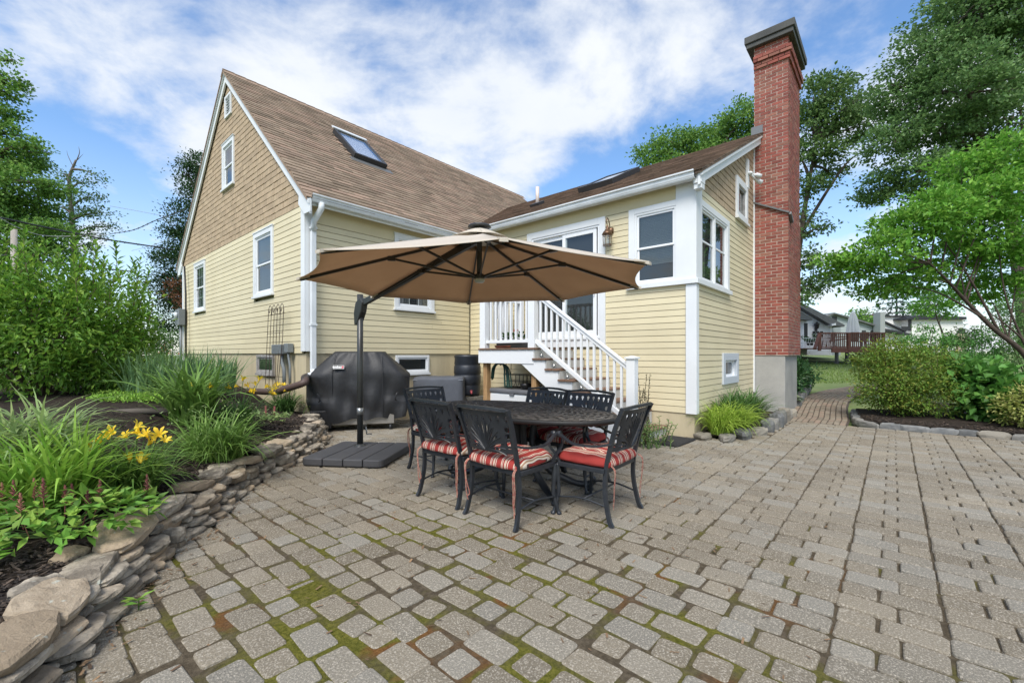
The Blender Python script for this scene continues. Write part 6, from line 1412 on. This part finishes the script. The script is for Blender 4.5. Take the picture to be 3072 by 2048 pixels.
def tree(name, label, base, trunk, r0, lobes, nclump, per, rc, ll, lw, m, bark=None, flat=.6, shell=.35, cat='tree', extra=(), nb=5, lr=.42):
    base = np.asarray(base, float); t = thing(name, label, cat, tuple(base)); bk = bark or m_bark
    P = arc([np.asarray(q)-base for q in trunk], 6); MB().tube(P, [r0*(1-.72*k/(len(P)-1)) for k in range(len(P))], 8).build('trunk', bk, t)
    lob = [(np.asarray(c)-base, r) for c, r in lobes]; C, D, N_, K = cloud(lob, nclump, per, rc, flat, shell)
    for c, r in lob:
        mb = MB(); j = int(np.argmin([np.linalg.norm(p-(c-UP*r[2]*1.1)) for p in P[3:]]))+3; q = P[min(j, len(P)-1)]; rr = r0*lr
        mid_ = (q+c)/2+np.array((0, 0, .08*np.linalg.norm(c-q))); B_ = arc([q, mid_, c], 5); mb.tube(B_, [rr*(1-.75*k/(len(B_)-1)) for k in range(len(B_))], 6)
        for _ in range(nb):
            d = rng.normal(0, 1, 3); d /= np.linalg.norm(d); e_ = c+d*np.asarray(r)*.85; s_ = B_[random.randrange(len(B_)//2, len(B_))]; mb.tube([s_, (s_+e_)/2+rng.normal(0, .06, 3)*np.linalg.norm(e_-s_), e_], [rr*.3, rr*.2, rr*.06], 5, False)
        mb.build('limb', bk, t)
    for e_ in extra: mb = MB(); Q = arc([np.asarray(q)-base for q in e_[0]], 6); mb.tube(Q, [e_[1]*(1-.8*k/(len(Q)-1)) for k in range(len(Q))], 6).build('limb', bk, t)
    n_ = len(C); ln = rng.uniform(ll*.6, ll, n_); leaves_obj('crown', C, D, N_, ln, ln*lw/ll, m, t); return t
def lb(t, *q): return [(at(px, py, t+dz), (r/FOC*t, r/FOC*t*1.0, r*v/FOC*t)) for px, py, r, v, dz in q]
# big maple at the right edge
T = 17.
tree('maple_tree', 'tall spreading maple rising at the right edge above the small tree', at(3090, 1060, T), [at(3090, 1060, T), at(3060, 800, T), at(3010, 560, T), at(2935, 400, T), at(2900, 180, T)], .30,
     lb(T, (2880, 60, 150, .7, 0), (3010, 160, 170, .75, 1), (2790, 190, 120, .65, 0), (2900, 270, 150, .6, -1), (2700, 290, 95, .6, .5), (3040, 350, 150, .6, 0), (2800, 390, 120, .5, 0), (2680, 420, 90, .5, 0), (2930, 470, 140, .42, 1), (2740, 520, 110, .36, 0), (2860, 570, 110, .32, 0), (2660, 580, 85, .30, 1), (3060, 20, 160, .8, 0), (3000, -80, 170, .8, 0)),
     14, 52, .23, .165, .125, g_maple, flat=.4, extra=[([at(2985, 500, T), at(2880, 420, T), at(2760, 330, T)], .10), ([at(3040, 700, T), at(3070, 500, T), at(3060, 300, T)], .12)])
# trees behind the chimney
T = 22.
tree('oak_tree', 'oak crown just right of the chimney with a long bare leaning branch', at(2380, 1050, T), [at(2380, 1050, T), at(2385, 850, T), at(2410, 650, T), at(2450, 420, T)], .22,
     lb(T, (2440, 290, 80, .9, 0), (2500, 260, 60, .7, 1), (2520, 330, 80, .6, 0), (2430, 370, 80, .7, 0), (2590, 320, 75, .6, 1), (2560, 390, 70, .45, 0), (2400, 470, 70, .6, 0), (2480, 460, 65, .45, 0), (2420, 560, 60, .5, 0), (2500, 530, 50, .35, 1), (2390, 650, 60, .5, 0), (2440, 690, 45, .4, 0), (2410, 780, 60, .55, 0), (2440, 850, 70, .35, 0), (2380, 890, 60, .4, 0)),
     12, 30, .25, .21, .15, g_oak, flat=.45, extra=[([at(2410, 690, T), at(2490, 560, T), at(2550, 480, T), at(2620, 440, T)], .09)])
T = 27.
tree('oak_tree', 'leafy tree crown rising behind the wing roof left of the chimney', at(2150, 1050, T), [at(2150, 1050, T), at(2150, 700, T), at(2130, 500, T)], .3,
     lb(T, (1955, 460, 45, .8, 0), (2010, 425, 50, .8, 0), (1990, 490, 60, .6, 0), (2090, 430, 60, .75, 0), (2160, 400, 60, .8, 1), (2230, 360, 70, .8, 0), (2130, 480, 80, .6, 0), (2240, 450, 80, .7, 0), (2300, 420, 70, .9, 0)), 14, 36, .30, .21, .15, g_left, flat=.5)
# slender leaning tree in the right bed
m_nbark = mat('brown_bark', (.085, .06, .045), .9, (.05, .036, .028), 9, bump=.4, bscale=20)
T = 9.6; b_ = at(3160, 1190, T)
tree('small_tree', 'small bright green tree leaning over the right-hand bed', b_, [b_, at(3070, 1060, T), at(2980, 985, T), at(2900, 905, T), at(2850, 850, T-.2), at(2790, 790, T-.4)], .062,
     lb(T, (2640, 760, 90, .6, -.3), (2560, 810, 70, .5, 0), (2720, 690, 100, .65, 0), (2820, 640, 110, .65, -.4), (2930, 600, 120, .6, 0), (3040, 560, 130, .6, .3), (2740, 830, 100, .5, .3), (2860, 760, 120, .6, .6), (2980, 700, 130, .6, .2), (3060, 800, 120, .6, .5), (2620, 870, 60, .35, .3), (2500, 780, 45, .4, 0), (2900, 500, 90, .45, .3), (3060, 440, 110, .5, 0), (2950, 870, 90, .5, 1.2)),
     62, 20, .13, .13, .078, g_near, bark=m_nbark, flat=.4, shell=.3, lr=.32, extra=[([at(3000, 1000, T), at(2900, 820, T), at(2800, 680, T)], .03), ([at(2960, 960, T), at(2820, 880, T), at(2680, 850, T)], .025), ([at(3100, 1090, T), at(3020, 900, T), at(2990, 700, T)], .03), ([at(3150, 1120, T), at(3060, 1010, T), at(2960, 930, T)], .035)])
# background conifers and bushes on the right
def conifer(name, label, px, pyb, pyt, T, wpx, m, per=16, whorls=16, cat='conifer'):
    base = at(px, pyb, T); t = thing(name, label, cat, tuple(base)); H_ = (pyb-pyt)/FOC*T; R_ = wpx/FOC*T; MB().tube([(0, 0, 0), (0, 0, H_)], [H_*.02, .01], 6).build('trunk', m_bark, t); C = []; D = []; N_ = []; mb = MB()
    for i in range(whorls):
        u = .12+.88*i/whorls; r = R_*(1-u)**.8*random.uniform(.8, 1.15)
        for k in range(7):
            a = k*.9+i*1.7; d = np.array((math.cos(a), math.sin(a), -.12)); q0 = UP*H_*u; mb.tube([q0, q0+d*r], [.02, .006], 4, False)
            for j in range(per): f_ = (j+1)/per; q = q0+d*r*f_; C.append(q+rng.normal(0, .07*r+.02, 3)*(1, 1, .45)); D.append(d+rng.normal(0, .5, 3)); N_.append(UP+rng.normal(0, .3, 3))
    mb.build('branch', m_bark, t); n_ = len(C); ln = rng.uniform(.10, .2, n_)*(R_+.6)*.7; leaves_obj('crown', C, D, N_, ln, ln*.42, m, t); return t
conifer('pine_tree', 'hazy dark pine far behind the white house, left of two', 2690, 1020, 815, 60, 95, g_pine, 14, 12); conifer('pine_tree', 'hazy dark pine far behind the white house, right of two', 2790, 1020, 850, 62, 100, g_pine, 14, 12)
T = 48.; tree('round_tree', 'small round tree far off between the grey house and the closed umbrella', at(2575, 1030, T), [at(2575, 1030, T), at(2575, 970, T)], .2, lb(T, (2575, 950, 26, .8, 0), (2590, 960, 24, .7, 0)), 9, 26, .35, .3, .25, g_left)
def gbush(label, px, pyb, T, lobes, m, ll, name='garden_bush', nc=30, per=26, rc=.12, cat='bush'):
    b = at(px, pyb, T); t = thing(name, label, cat, tuple(b)); C, D, N_, K = cloud([(at(x, y, T+dz)-b, (r/FOC*T, r/FOC*T, r*v/FOC*T)) for x, y, r, v, dz in lobes], nc, per, rc); mb = MB()
    for i in range(12): k = K[rng.integers(len(K))]; mb.tube([k*np.array((.2, .2, 0)), k], [.02, .006], 5)
    mb.build('stem', m_bstem, t); n_ = len(C); ln = rng.uniform(ll*.6, ll, n_); leaves_obj('foliage', C, D, N_, ln, ln*.5, m, t); return t
gbush('bright domed evergreen behind the azalea in front of the white house', 2765, 1090, 17, [(2765, 1030, 62, .9, 0), (2735, 1050, 50, .8, 0), (2800, 1050, 50, .8, 0)], g_arb, .12, 'arborvitae')
gbush('tall bright evergreen behind the hydrangea', 2990, 1140, 14, [(2990, 1060, 75, .9, 0), (3030, 1010, 60, .9, 0), (2950, 1080, 60, .8, 0), (3010, 950, 40, .9, 0)], g_arb, .11, 'arborvitae')
gbush('loose green bush between the evergreens behind the azalea', 2870, 1100, 18, [(2870, 1050, 50, .9, 0), (2890, 1010, 40, 1, 0), (2840, 1080, 45, .7, 0)], g_far, .14)
gbush('dense green bushes at the far right behind the small tree', 3110, 1150, 12.5, [(3090, 1080, 80, .9, 0), (3120, 1000, 80, .9, 0), (3080, 930, 70, .8, .5)], g_maple, .12)
gbush('low hedge plants under the far deck', 2590, 1092, 27, [(2570, 1075, 26, .5, 0), (2610, 1073, 28, .5, 0), (2640, 1076, 24, .6, 0)], g_far, .16, 'hedge', 40, 20)
T = 19.; tree('slender_tree', 'thin stemmed tree standing before the white modern house', at(2835, 1090, T), [at(2835, 1090, T), at(2830, 1010, T), at(2810, 950, T), at(2800, 890, T)], .05, lb(T, (2790, 900, 45, .6, 0), (2840, 930, 40, .6, 0), (2760, 930, 35, .5, 0), (2870, 880, 45, .6, 0)), 22, 24, .14, .14, .1, g_near, nb=4)
T = 15.; s_ = at(2946, 1130, T); st_ = thing('bare_sapling', 'thin pale bare sapling stem in front of the tall evergreen', 'sapling', tuple(s_)); MB().tube([(0, 0, 0), (.0, .0, .9), (-.03, .02, 1.9)], [.022, .018, .008], 6).tube([(0, 0, 1.2), (.15, -.05, 1.6)], [.01, .004], 5).build('trunk', m_bark2, st_)
# trees on the left
T = 20.
tree('maple_tree', 'big light green tree cut off by the left edge', at(-90, 1010, T), [at(-90, 1010, T), at(-60, 700, T), at(-30, 420, T), at(-60, 150, T)], .3,
     lb(T, (-50, 235, 60, .7, 0), (15, 275, 45, .4, 0), (20, 240, 40, .35, 0), (-30, 330, 60, .5, 0), (20, 395, 45, .4, 0), (-10, 470, 100, .6, 0), (70, 470, 60, .5, 1), (110, 445, 40, .35, 0), (60, 560, 110, .55, 0), (150, 560, 45, .5, 0), (-20, 620, 120, .6, 0), (90, 650, 100, .5, 1), (160, 700, 60, .6, 0), (30, 730, 120, .5, 0), (130, 770, 80, .5, 0), (-30, 830, 120, .5, 0), (30, 180, 16, .6, 0)), 17, 34, .21, .18, .14, g_left, flat=.5)
T = 24.
tree('dead_topped_tree', 'thin tree with a bare dead top between the light tree and the house', at(222, 1010, T), [at(222, 1010, T), at(222, 780, T), at(215, 640, T), at(208, 540, T), at(228, 480, T)], .17,
     lb(T, (190, 520, 22, .8, 0), (250, 545, 28, .6, 0), (185, 570, 30, .5, 0), (285, 525, 25, .35, 0), (270, 590, 34, .5, 0), (175, 620, 30, .6, 0), (300, 640, 38, .35, 0), (250, 640, 30, .6, 0), (330, 680, 26, .3, 0), (190, 680, 40, .6, 0), (270, 700, 36, .5, 0), (225, 740, 45, .6, 0)), 15, 22, .26, .16, .11, g_oak, bark=m_bark2, flat=.4, nb=3, extra=[([at(226, 490, T), at(238, 460, T), at(236, 440, T)], .03), ([at(222, 505, T), at(205, 470, T), at(200, 452, T)], .02), ([at(232, 480, T), at(250, 462, T)], .02)])
T = 25.
tree('dark_tree', 'dark green tree half hidden behind the gable with a brown dead patch', at(560, 1030, T), [at(560, 1030, T), at(565, 800, T), at(590, 520, T)], .25,
     lb(T, (590, 490, 42, .8, 0), (560, 520, 30, .8, 0), (600, 580, 60, .9, 0), (570, 660, 60, .8, 0), (545, 720, 50, .7, 0), (520, 700, 28, .6, 0), (560, 790, 75, .7, 0), (510, 770, 40, .5, 0), (540, 870, 75, .8, 0), (500, 860, 40, .8, 0), (530, 950, 80, .7, 0)), 18, 36, .28, .17, .10, green('dark_tree_leaf', (.028, .075, .025), (.05, .11, .035), trans=.25), flat=.5)
C, D, N_, K = cloud([(at(545, 875, T-1.5), (.8, .8, .9))], 14, 30, .2); o = leaves_obj('dead_foliage', C, D, N_, rng.uniform(.1, .16, len(C)), rng.uniform(.06, .1, len(C)), mat('dead_leaf', (.13, .055, .025), .9, rnd=.3), bpy.data.objects['dark_tree'], off=tuple(at(560, 1030, T)))
gbush('mass of shrubs at the far left behind the big leafy shrub', 60, 1080, 15, [(20, 960, 120, .6, 0), (180, 1000, 120, .5, 0), (330, 1010, 90, .5, 0), (-80, 920, 130, .7, 0)], g_far, .15)
gbush('low green shrubs beyond the far end of the gable wall', 470, 1080, 18, [(450, 1020, 60, .7, 0), (520, 1030, 60, .6, 0)], g_far, .14)
# utility pole and wires
T = 12.5; pb = at(42, 1050, T); up_ = thing('utility_pole', 'weathered wooden utility pole behind the shrub at the left', 'utility pole', tuple(pb)); MB().tube([(0, 0, 0), (0, 0, 362/FOC*T)], [.08, .07], 10).build('pole', mat('weathered_pole', (.36, .33, .29), .9, (.27, .245, .21), 6, stretch=(5, 5, .3)), up_)
def wire(label, pts, r, m=m_black, sag=0, wrap=False):
    P = arc(pts, 10); o = thing('overhead_wire', label, 'wire', tuple(P[0]), 0, 'overhead wires at the left'); MB().tube([p-P[0] for p in P], r, 5).build('cable', m, o)
    if wrap:
        mb = MB()
        for i in range(2, len(P)-1, 2): d = P[i+1]-P[i]; mb.tube([P[i]-P[0]+UP*.02, P[i]-P[0]+d*.25-UP*.02, P[i]-P[0]+d*.5+UP*.02], r*.9, 4)
        mb.build('lashing', m, o)
m_wgrey = mat('grey_cable', (.35, .36, .37), .6)
wire('thick black overhead cable sloping down behind the shrub to the right', [at(-60, 640, 14), at(150, 685, 16), at(330, 720, 19), at(520, 748, 22)], .033, wrap=True)
wire('black twisted service wire swooping up to the gable eave', [at(330, 702, 17), at(400, 690, 15.5), at(470, 660, 13.8), at(560, 628, 12.2)], .013, wrap=True)
wire('pale double wire sagging below the thick cable', [at(-40, 630, 13), at(60, 685, 15), at(150, 708, 17), at(330, 705, 18)], .012, m_wgrey)
wire('lower thick black cable crossing behind the pole', [at(-40, 765, 15), at(60, 770, 17), at(220, 795, 20), at(400, 815, 24)], .035, wrap=True)
wire('thin wire high across the clouds towards the gable', [at(330, 618, 26), at(450, 640, 27), at(545, 660, 28)], .012, m_wgrey)
wire('thin lower wire below the black cable towards the dark tree', [at(395, 752, 20), at(450, 738, 20), at(520, 712, 20)], .008, m_wgrey)

# ================================================================== NEIGHBOURS
m_wsid = mat('white_siding', (.66, .68, .70), .6, (.62, .64, .66), 2); m_gsid = mat('grey_siding', (.36, .40, .40), .7, (.33, .37, .37), 2); m_gsid2 = mat('white_stucco', (.70, .69, .66), .8); m_groof = mat('grey_roof', (.13, .14, .14), .9, (.10, .105, .105), 3); m_blk = mat('black_trim', (.02, .02, .022), .5); m_tan = mat('tan_wall', (.42, .34, .25), .8)
DIR = FWD*.92+RGT*.39
def fr_house(name, label, T, parts):
    """parts: (name, material, outline in source pixels, near depth offset, thickness)"""
    b = at(parts[0][2][0][0], 1062, T); t = thing(name, label, 'house', tuple(b))
    for nm, m, pts, dz, th in parts: MB().prism([at(x, y, T+dz)-b for x, y in pts], FWD*th).build(nm, m, t)
    return t, b
def far_boards(t, b, T, x0, x1, y0, y1, step, m, topf, dz=-.03):
    y = y1
    while y > y0:
        xa, xb = x0, x1
        if topf:
            xb2 = topf(y)
            if xb2 is not None: xb = min(xb, xb2)
        if xb-xa > 2: MB().prism([at(xa, y, T+dz)-b, at(xb, y, T+dz)-b, at(xb, y-step*.9, T)-b, at(xa, y-step*.9, T)-b], FWD*.03).build('clapboard', m, t)
        y -= step
def R4(x0, y0, x1, y1): return [(x0, y0), (x1, y0), (x1, y1), (x0, y1)]
T = 30.
h1, b1 = fr_house('white_house', 'white clapboard neighbour house with black lantern behind the deck', T, [('wall', m_wsid, [(2300, 1065), (2300, 870), (2378, 905), (2493, 972), (2493, 1065)], 0, 6.), ('roof', m_groof, [(2300, 855), (2380, 895), (2534, 974), (2534, 980), (2493, 974), (2378, 907), (2300, 866)], -.5, 7.),
     ('wall', m_gsid, [(2494, 1065), (2494, 977), (2522, 978), (2522, 1065)], .6, 4.), ('porch_roof', m_groof, [(2300, 930), (2405, 936), (2439, 957), (2436, 961), (2405, 958), (2300, 958)], -1.6, 2.), ('wall', m_wsid, R4(2300, 955, 2421, 1065), -1.1, 1.0), ('door', m_blk, R4(2413, 969, 2423, 1022), -1.14, .1), ('corner_board', m_white, R4(2490, 974, 2496, 1065), -.05, .1), ('fascia', m_white, [(2496, 972), (2508, 969), (2508, 975), (2496, 977)], -.6, .4)])
far_boards(h1, b1, T, 2422, 2490, 912, 1064, 6.2, m_wsid, lambda y: 2378+(y-909)*115/65+2 if y < 975 else None)
far_boards(h1, b1, T-1.15, 2380, 2412, 962, 1064, 6.2, m_wsid, None)
wn_ = MB().prism([at(x, y, T-.06)-b1 for x, y in R4(2436, 991, 2471, 1013)], FWD*.05).build('window', m_white, h1)
for i in range(3):
    for j in range(2): x, y = 2438+i*11.2, 993+j*9.6; MB().prism([at(a, c, T-.09)-b1 for a, c in R4(x, y, x+9, y+8)], FWD*.02).build('pane', m_dark, wn_)
ln_ = thing('wall_lantern', 'black wall lantern on the white neighbour house', 'lantern', tuple(at(2451, 974, T-.15))); MB().lathe((0, 0, 0), [(.05, -.28), (.11, -.22), (.13, .0), (.18, .03), (.05, .16), (.02, .24)], 10).build('body', m_blk, ln_); MB().box((-.05, -.02, -.42), (.09, .12, -.2)).build('bracket', m_blk, ln_)
T = 42.
h2, b2 = fr_house('grey_house', 'grey sided house with a gable vent behind the closed patio umbrella', T, [('wall', m_gsid, [(2478, 1062), (2478, 951), (2503, 940), (2560, 957), (2642, 982), (2642, 1062)], 0, 8.), ('roof', m_groof, [(2472, 952), (2503, 937), (2562, 953), (2648, 980), (2648, 984), (2560, 957), (2503, 941), (2476, 955)], -.4, 9.), ('vent', m_char, R4(2497, 948, 2511, 963), -.05, .1), ('chimney', mat('grey_block_chimney', (.28, .30, .29), .9), R4(2641, 936, 2655, 1000), -1., .8), ('chimney_top', m_brick, R4(2632, 938, 2642, 945), .5, .6)])
far_boards(h2, b2, T, 2480, 2640, 945, 1062, 5.2, m_gsid, lambda y: 2503+(y-941)*3.35 if y < 982 else None)
for x in (2540, 2586, 2612):
    o = MB().prism([at(a, c, T-.05)-b2 for a, c in R4(x, 991, x+12, 1010)], FWD*.05).build('window', m_dark, h2)
T = 52.
h3, b3 = fr_house('white_modern_house', 'white modern house with black trim at the right background', T, [('wall', m_gsid2, [(2585, 1062), (2585, 957), (2613, 944), (2700, 990), (2735, 1000), (2735, 1062)], 0, 6), ('roof', m_blk, [(2580, 958), (2613, 942), (2640, 955), (2720, 992), (2720, 996), (2640, 959), (2613, 946), (2583, 961)], -.4, 7), ('wall', m_gsid2, R4(2655, 949, 2732, 1010), 3, 8), ('trim', m_blk, R4(2655, 946, 2735, 950), 2.7, .3), ('wall', m_gsid2, R4(2735, 955, 2890, 1062), 1.5, 9), ('roof', m_blk, [(2722, 953), (2770, 944), (2900, 950), (2900, 958), (2722, 958)], 1.0, 9), ('trim', m_blk, R4(2731, 957, 2735, 992), 1.3, .3), ('window', m_dark, R4(2600, 963, 2638, 975), -.1, .1), ('window', m_dark, R4(2706, 979, 2733, 991), 1.2, .1), ('porch_roof', m_blk, [(2655, 985), (2735, 1000), (2735, 1006), (2655, 991)], -1, 3), ('window', m_dark, R4(2877, 985, 2897, 1000), 1.2, .1), ('wall', m_tan, R4(2876, 1000, 2900, 1062), 1.1, .3)])
# red-brown deck with its furniture
T = 25.; m_rdeck = mat('red_deck_stain', (.17, .062, .042), .75, (.13, .05, .036), 5)
db = at(2495, 1089, T); dk = thing('raised_deck', 'red stained raised deck with slatted railing behind the lawn', 'deck', tuple(db)); A = lambda x, y, d=0: at(x, y, T+d)-db
MB().prism([A(x, y) for x, y in R4(2497, 1045, 2657, 1057)], FWD*.1).build('rim_board', m_rdeck, dk)
MB().prism([A(2497, 1045), A(2657, 1045), A(2657, 1045)+FWD*4.5, A(2497, 1045)+FWD*4.5], UP*.05).build('deck_floor', m_rdeck, dk)
MB().prism([A(2402, 1046), A(2497, 1046), A(2497, 1046)+FWD*4.5, A(2402, 1046)+FWD*4.5], UP*.04).build('deck_floor', m_rdeck, dk)
MB().prism([A(x, y) for x, y in R4(2457, 997, 2657, 1001)], FWD*.14).build('handrail', m_rdeck, dk); MB().prism([A(x, y) for x, y in R4(2460, 1039, 2652, 1042)], FWD*.05).build('bottom_rail', m_rdeck, dk)
for i in range(33): x = 2463+i*5.9; MB().prism([A(a, c, .03) for a, c in R4(x, 1001, x+2, 1040)], FWD*.04).build('baluster', m_rdeck, dk)
for x in (2457, 2545, 2649): MB().prism([A(a, c, -.03) for a, c in R4(x, 998, x+7, 1052)], FWD*.12).build('post', m_rdeck, dk)
MB().bar(A(2655, 998), A(2692, 1013)+FWD*5, .14, .05).bar(A(2655, 1040), A(2692, 1044)+FWD*5, .05, .08).build('handrail', m_rdeck, dk)
for i in range(1, 12): q = A(2655, 998)+(A(2692, 1013)+FWD*5-A(2655, 998))*i/12; MB().bar(q, q-UP*.78, .04, .04, (1, 0, 0)).build('baluster', m_rdeck, dk)
MB().bar(A(2458, 1004), A(2444, 1046, -.8), .14, .12).build('stair_rail', m_rdeck, dk)
for x in (2510, 2541, 2646): MB().prism([A(a, c, .1) for a, c in R4(x, 1057, x+6, 1091)], FWD*.16).build('support_post', m_char, dk)
m_sling = mat('brown_sling', (.20, .15, .115), .8)
for i, (x, lab) in enumerate(((2497, 'brown sling patio chair on the far deck, leftmost at the railing'), (2562, 'brown sling patio chair on the far deck beside the middle post'), (2592, 'brown sling patio chair on the far deck right of the umbrella'), (2624, 'brown sling patio chair on the far deck, rightmost near the corner'))):
    q = at(x, 1044, T+.9); c = thing('deck_chair', lab, 'chair', tuple(q), math.radians(-48.8)+(.5 if i == 0 else 0), 'sling chairs on the far deck')
    MB().prism([(-.24, .0, .38), (.24, .0, .38), (.24, .04, .40), (-.24, .04, .40)], (0, .45, .02)).build('seat', m_sling, c); MB().prism([(-.25, 0, .38), (.25, 0, .38), (.27, -.06, .75), (.22, -.10, .95), (-.22, -.10, .95), (-.27, -.06, .75)], (0, .02, 0)).build('backrest', m_sling, c)
    for sx_ in (-.24, .24): MB().tube([(sx_, -.1, 0), (sx_, .02, .4), (sx_, -.08, .8)], .015, 5).tube([(sx_, .46, 0), (sx_, .40, .58), (sx_, -.03, .60)], .015, 5).build('leg', m_blk, c)
q = at(2558, 1044, T+2.0); tb2 = thing('deck_table', 'dining table under the closed umbrella on the far deck', 'table', tuple(q), math.radians(-48.8)); MB().box((-1.0, -.5, .68), (1.0, .5, .72)).build('tabletop', m_tan, tb2)
for x, y in ((-.9, -.4), (.9, -.4), (-.9, .4), (.9, .4)): MB().tube([(x, y, 0), (x, y, .68)], .025, 5).build('leg', m_blk, tb2)
cu = thing('closed_umbrella', 'closed white patio umbrella standing on the far deck', 'umbrella', tuple(at(2559, 1044, T+2.)));  hh = (1044-934)/FOC*(T+2); V = []; F = []
for j, (r, z) in enumerate(((.33, .34), (.30, .5), (.20, .8), (.10, .96), (.02, 1.0))):
    for k in range(24): a = 2*PI*k/24; rr = r*(1+.16*math.cos(k*PI)); V.append((rr*math.cos(a), rr*math.sin(a), hh*z))
MB().add(V, [(j*24+k, j*24+(k+1) % 24, j*24+24+(k+1) % 24, j*24+24+k) for j in range(4) for k in range(24)]).build('canopy', mat('white_canvas', (.62, .64, .64), .9), cu); MB().tube([(0, 0, 0), (0, 0, hh*1.02)], .025, 6).build('pole', m_lead, cu)
q = at(2428, 1046, T+.4); cw = thing('wire_chair', 'white wire armchair on the far deck beside the brick chimney', 'chair', tuple(q), math.radians(-48.8)); mb = MB()
for i in range(6): mb.tube([(-.35+i*.14, 0, .35), (-.35+i*.14, -.05, .62)], .012, 4)
mb.tube([(-.38, 0, .62), (.38, 0, .62)], .018, 5).tube([(-.38, 0, .35), (.38, 0, .35), (.38, .5, .35), (-.38, .5, .35), (-.38, 0, .35)], .018, 5); mb.build('frame', m_white, cw)
for x, y in ((-.37, 0), (.37, 0), (-.37, .5), (.37, .5)): MB().tube([(x, y, 0), (x, y, .36)], .016, 5).build('leg', m_white, cw)
pb_ = thing('potted_plant', 'potted green plant beside the deck stairs of the white house', 'plant', tuple(at(2430, 1022, T+1.2))); C, D, N_, K = cloud([((0, 0, .18), (.34, .34, .2))], 60, 14, .06); leaves_obj('foliage', C, D, N_, rng.uniform(.08, .14, len(C)), rng.uniform(.05, .08, len(C)), g_rho, pb_); MB().lathe((0, 0, -.28), [(.15, 0), (.2, .28)], 12).build('pot', m_char, pb_)
# lawn grass in view
V = []; F = []; R = []; n_ = 9000
for i in range(n_):
    p = at(random.uniform(2380, 2720), 1063, 1.)-np.array((0, 0, EYE)); t_ = random.uniform(15.5, 27); q = p*t_; x, y = q[0], q[1]
    dd_ = np.abs(PCs-np.array((x, y))).sum(1).min()
    if dd_ < .62: continue
    z = rz_(x, y)-.075; a = random.uniform(0, 6.28); h = random.uniform(.05, .11); w_ = .012; u = np.array((math.cos(a), math.sin(a), 0))*w_; l_ = np.array((random.gauss(0, .03), random.gauss(0, .03), h)); b = len(V); P = np.array((x, y, z)); V += [P-u, P+u, P+l_]; F.append((b, b+1, b+2)); R.append(random.random())
tag(link('lawn_grass', npmesh('lawn_grass', V, F, R), green('grass_blade', (.16, .25, .05), (.22, .29, .08))), 'mown green lawn before the raised deck', 'grass', kind='stuff')
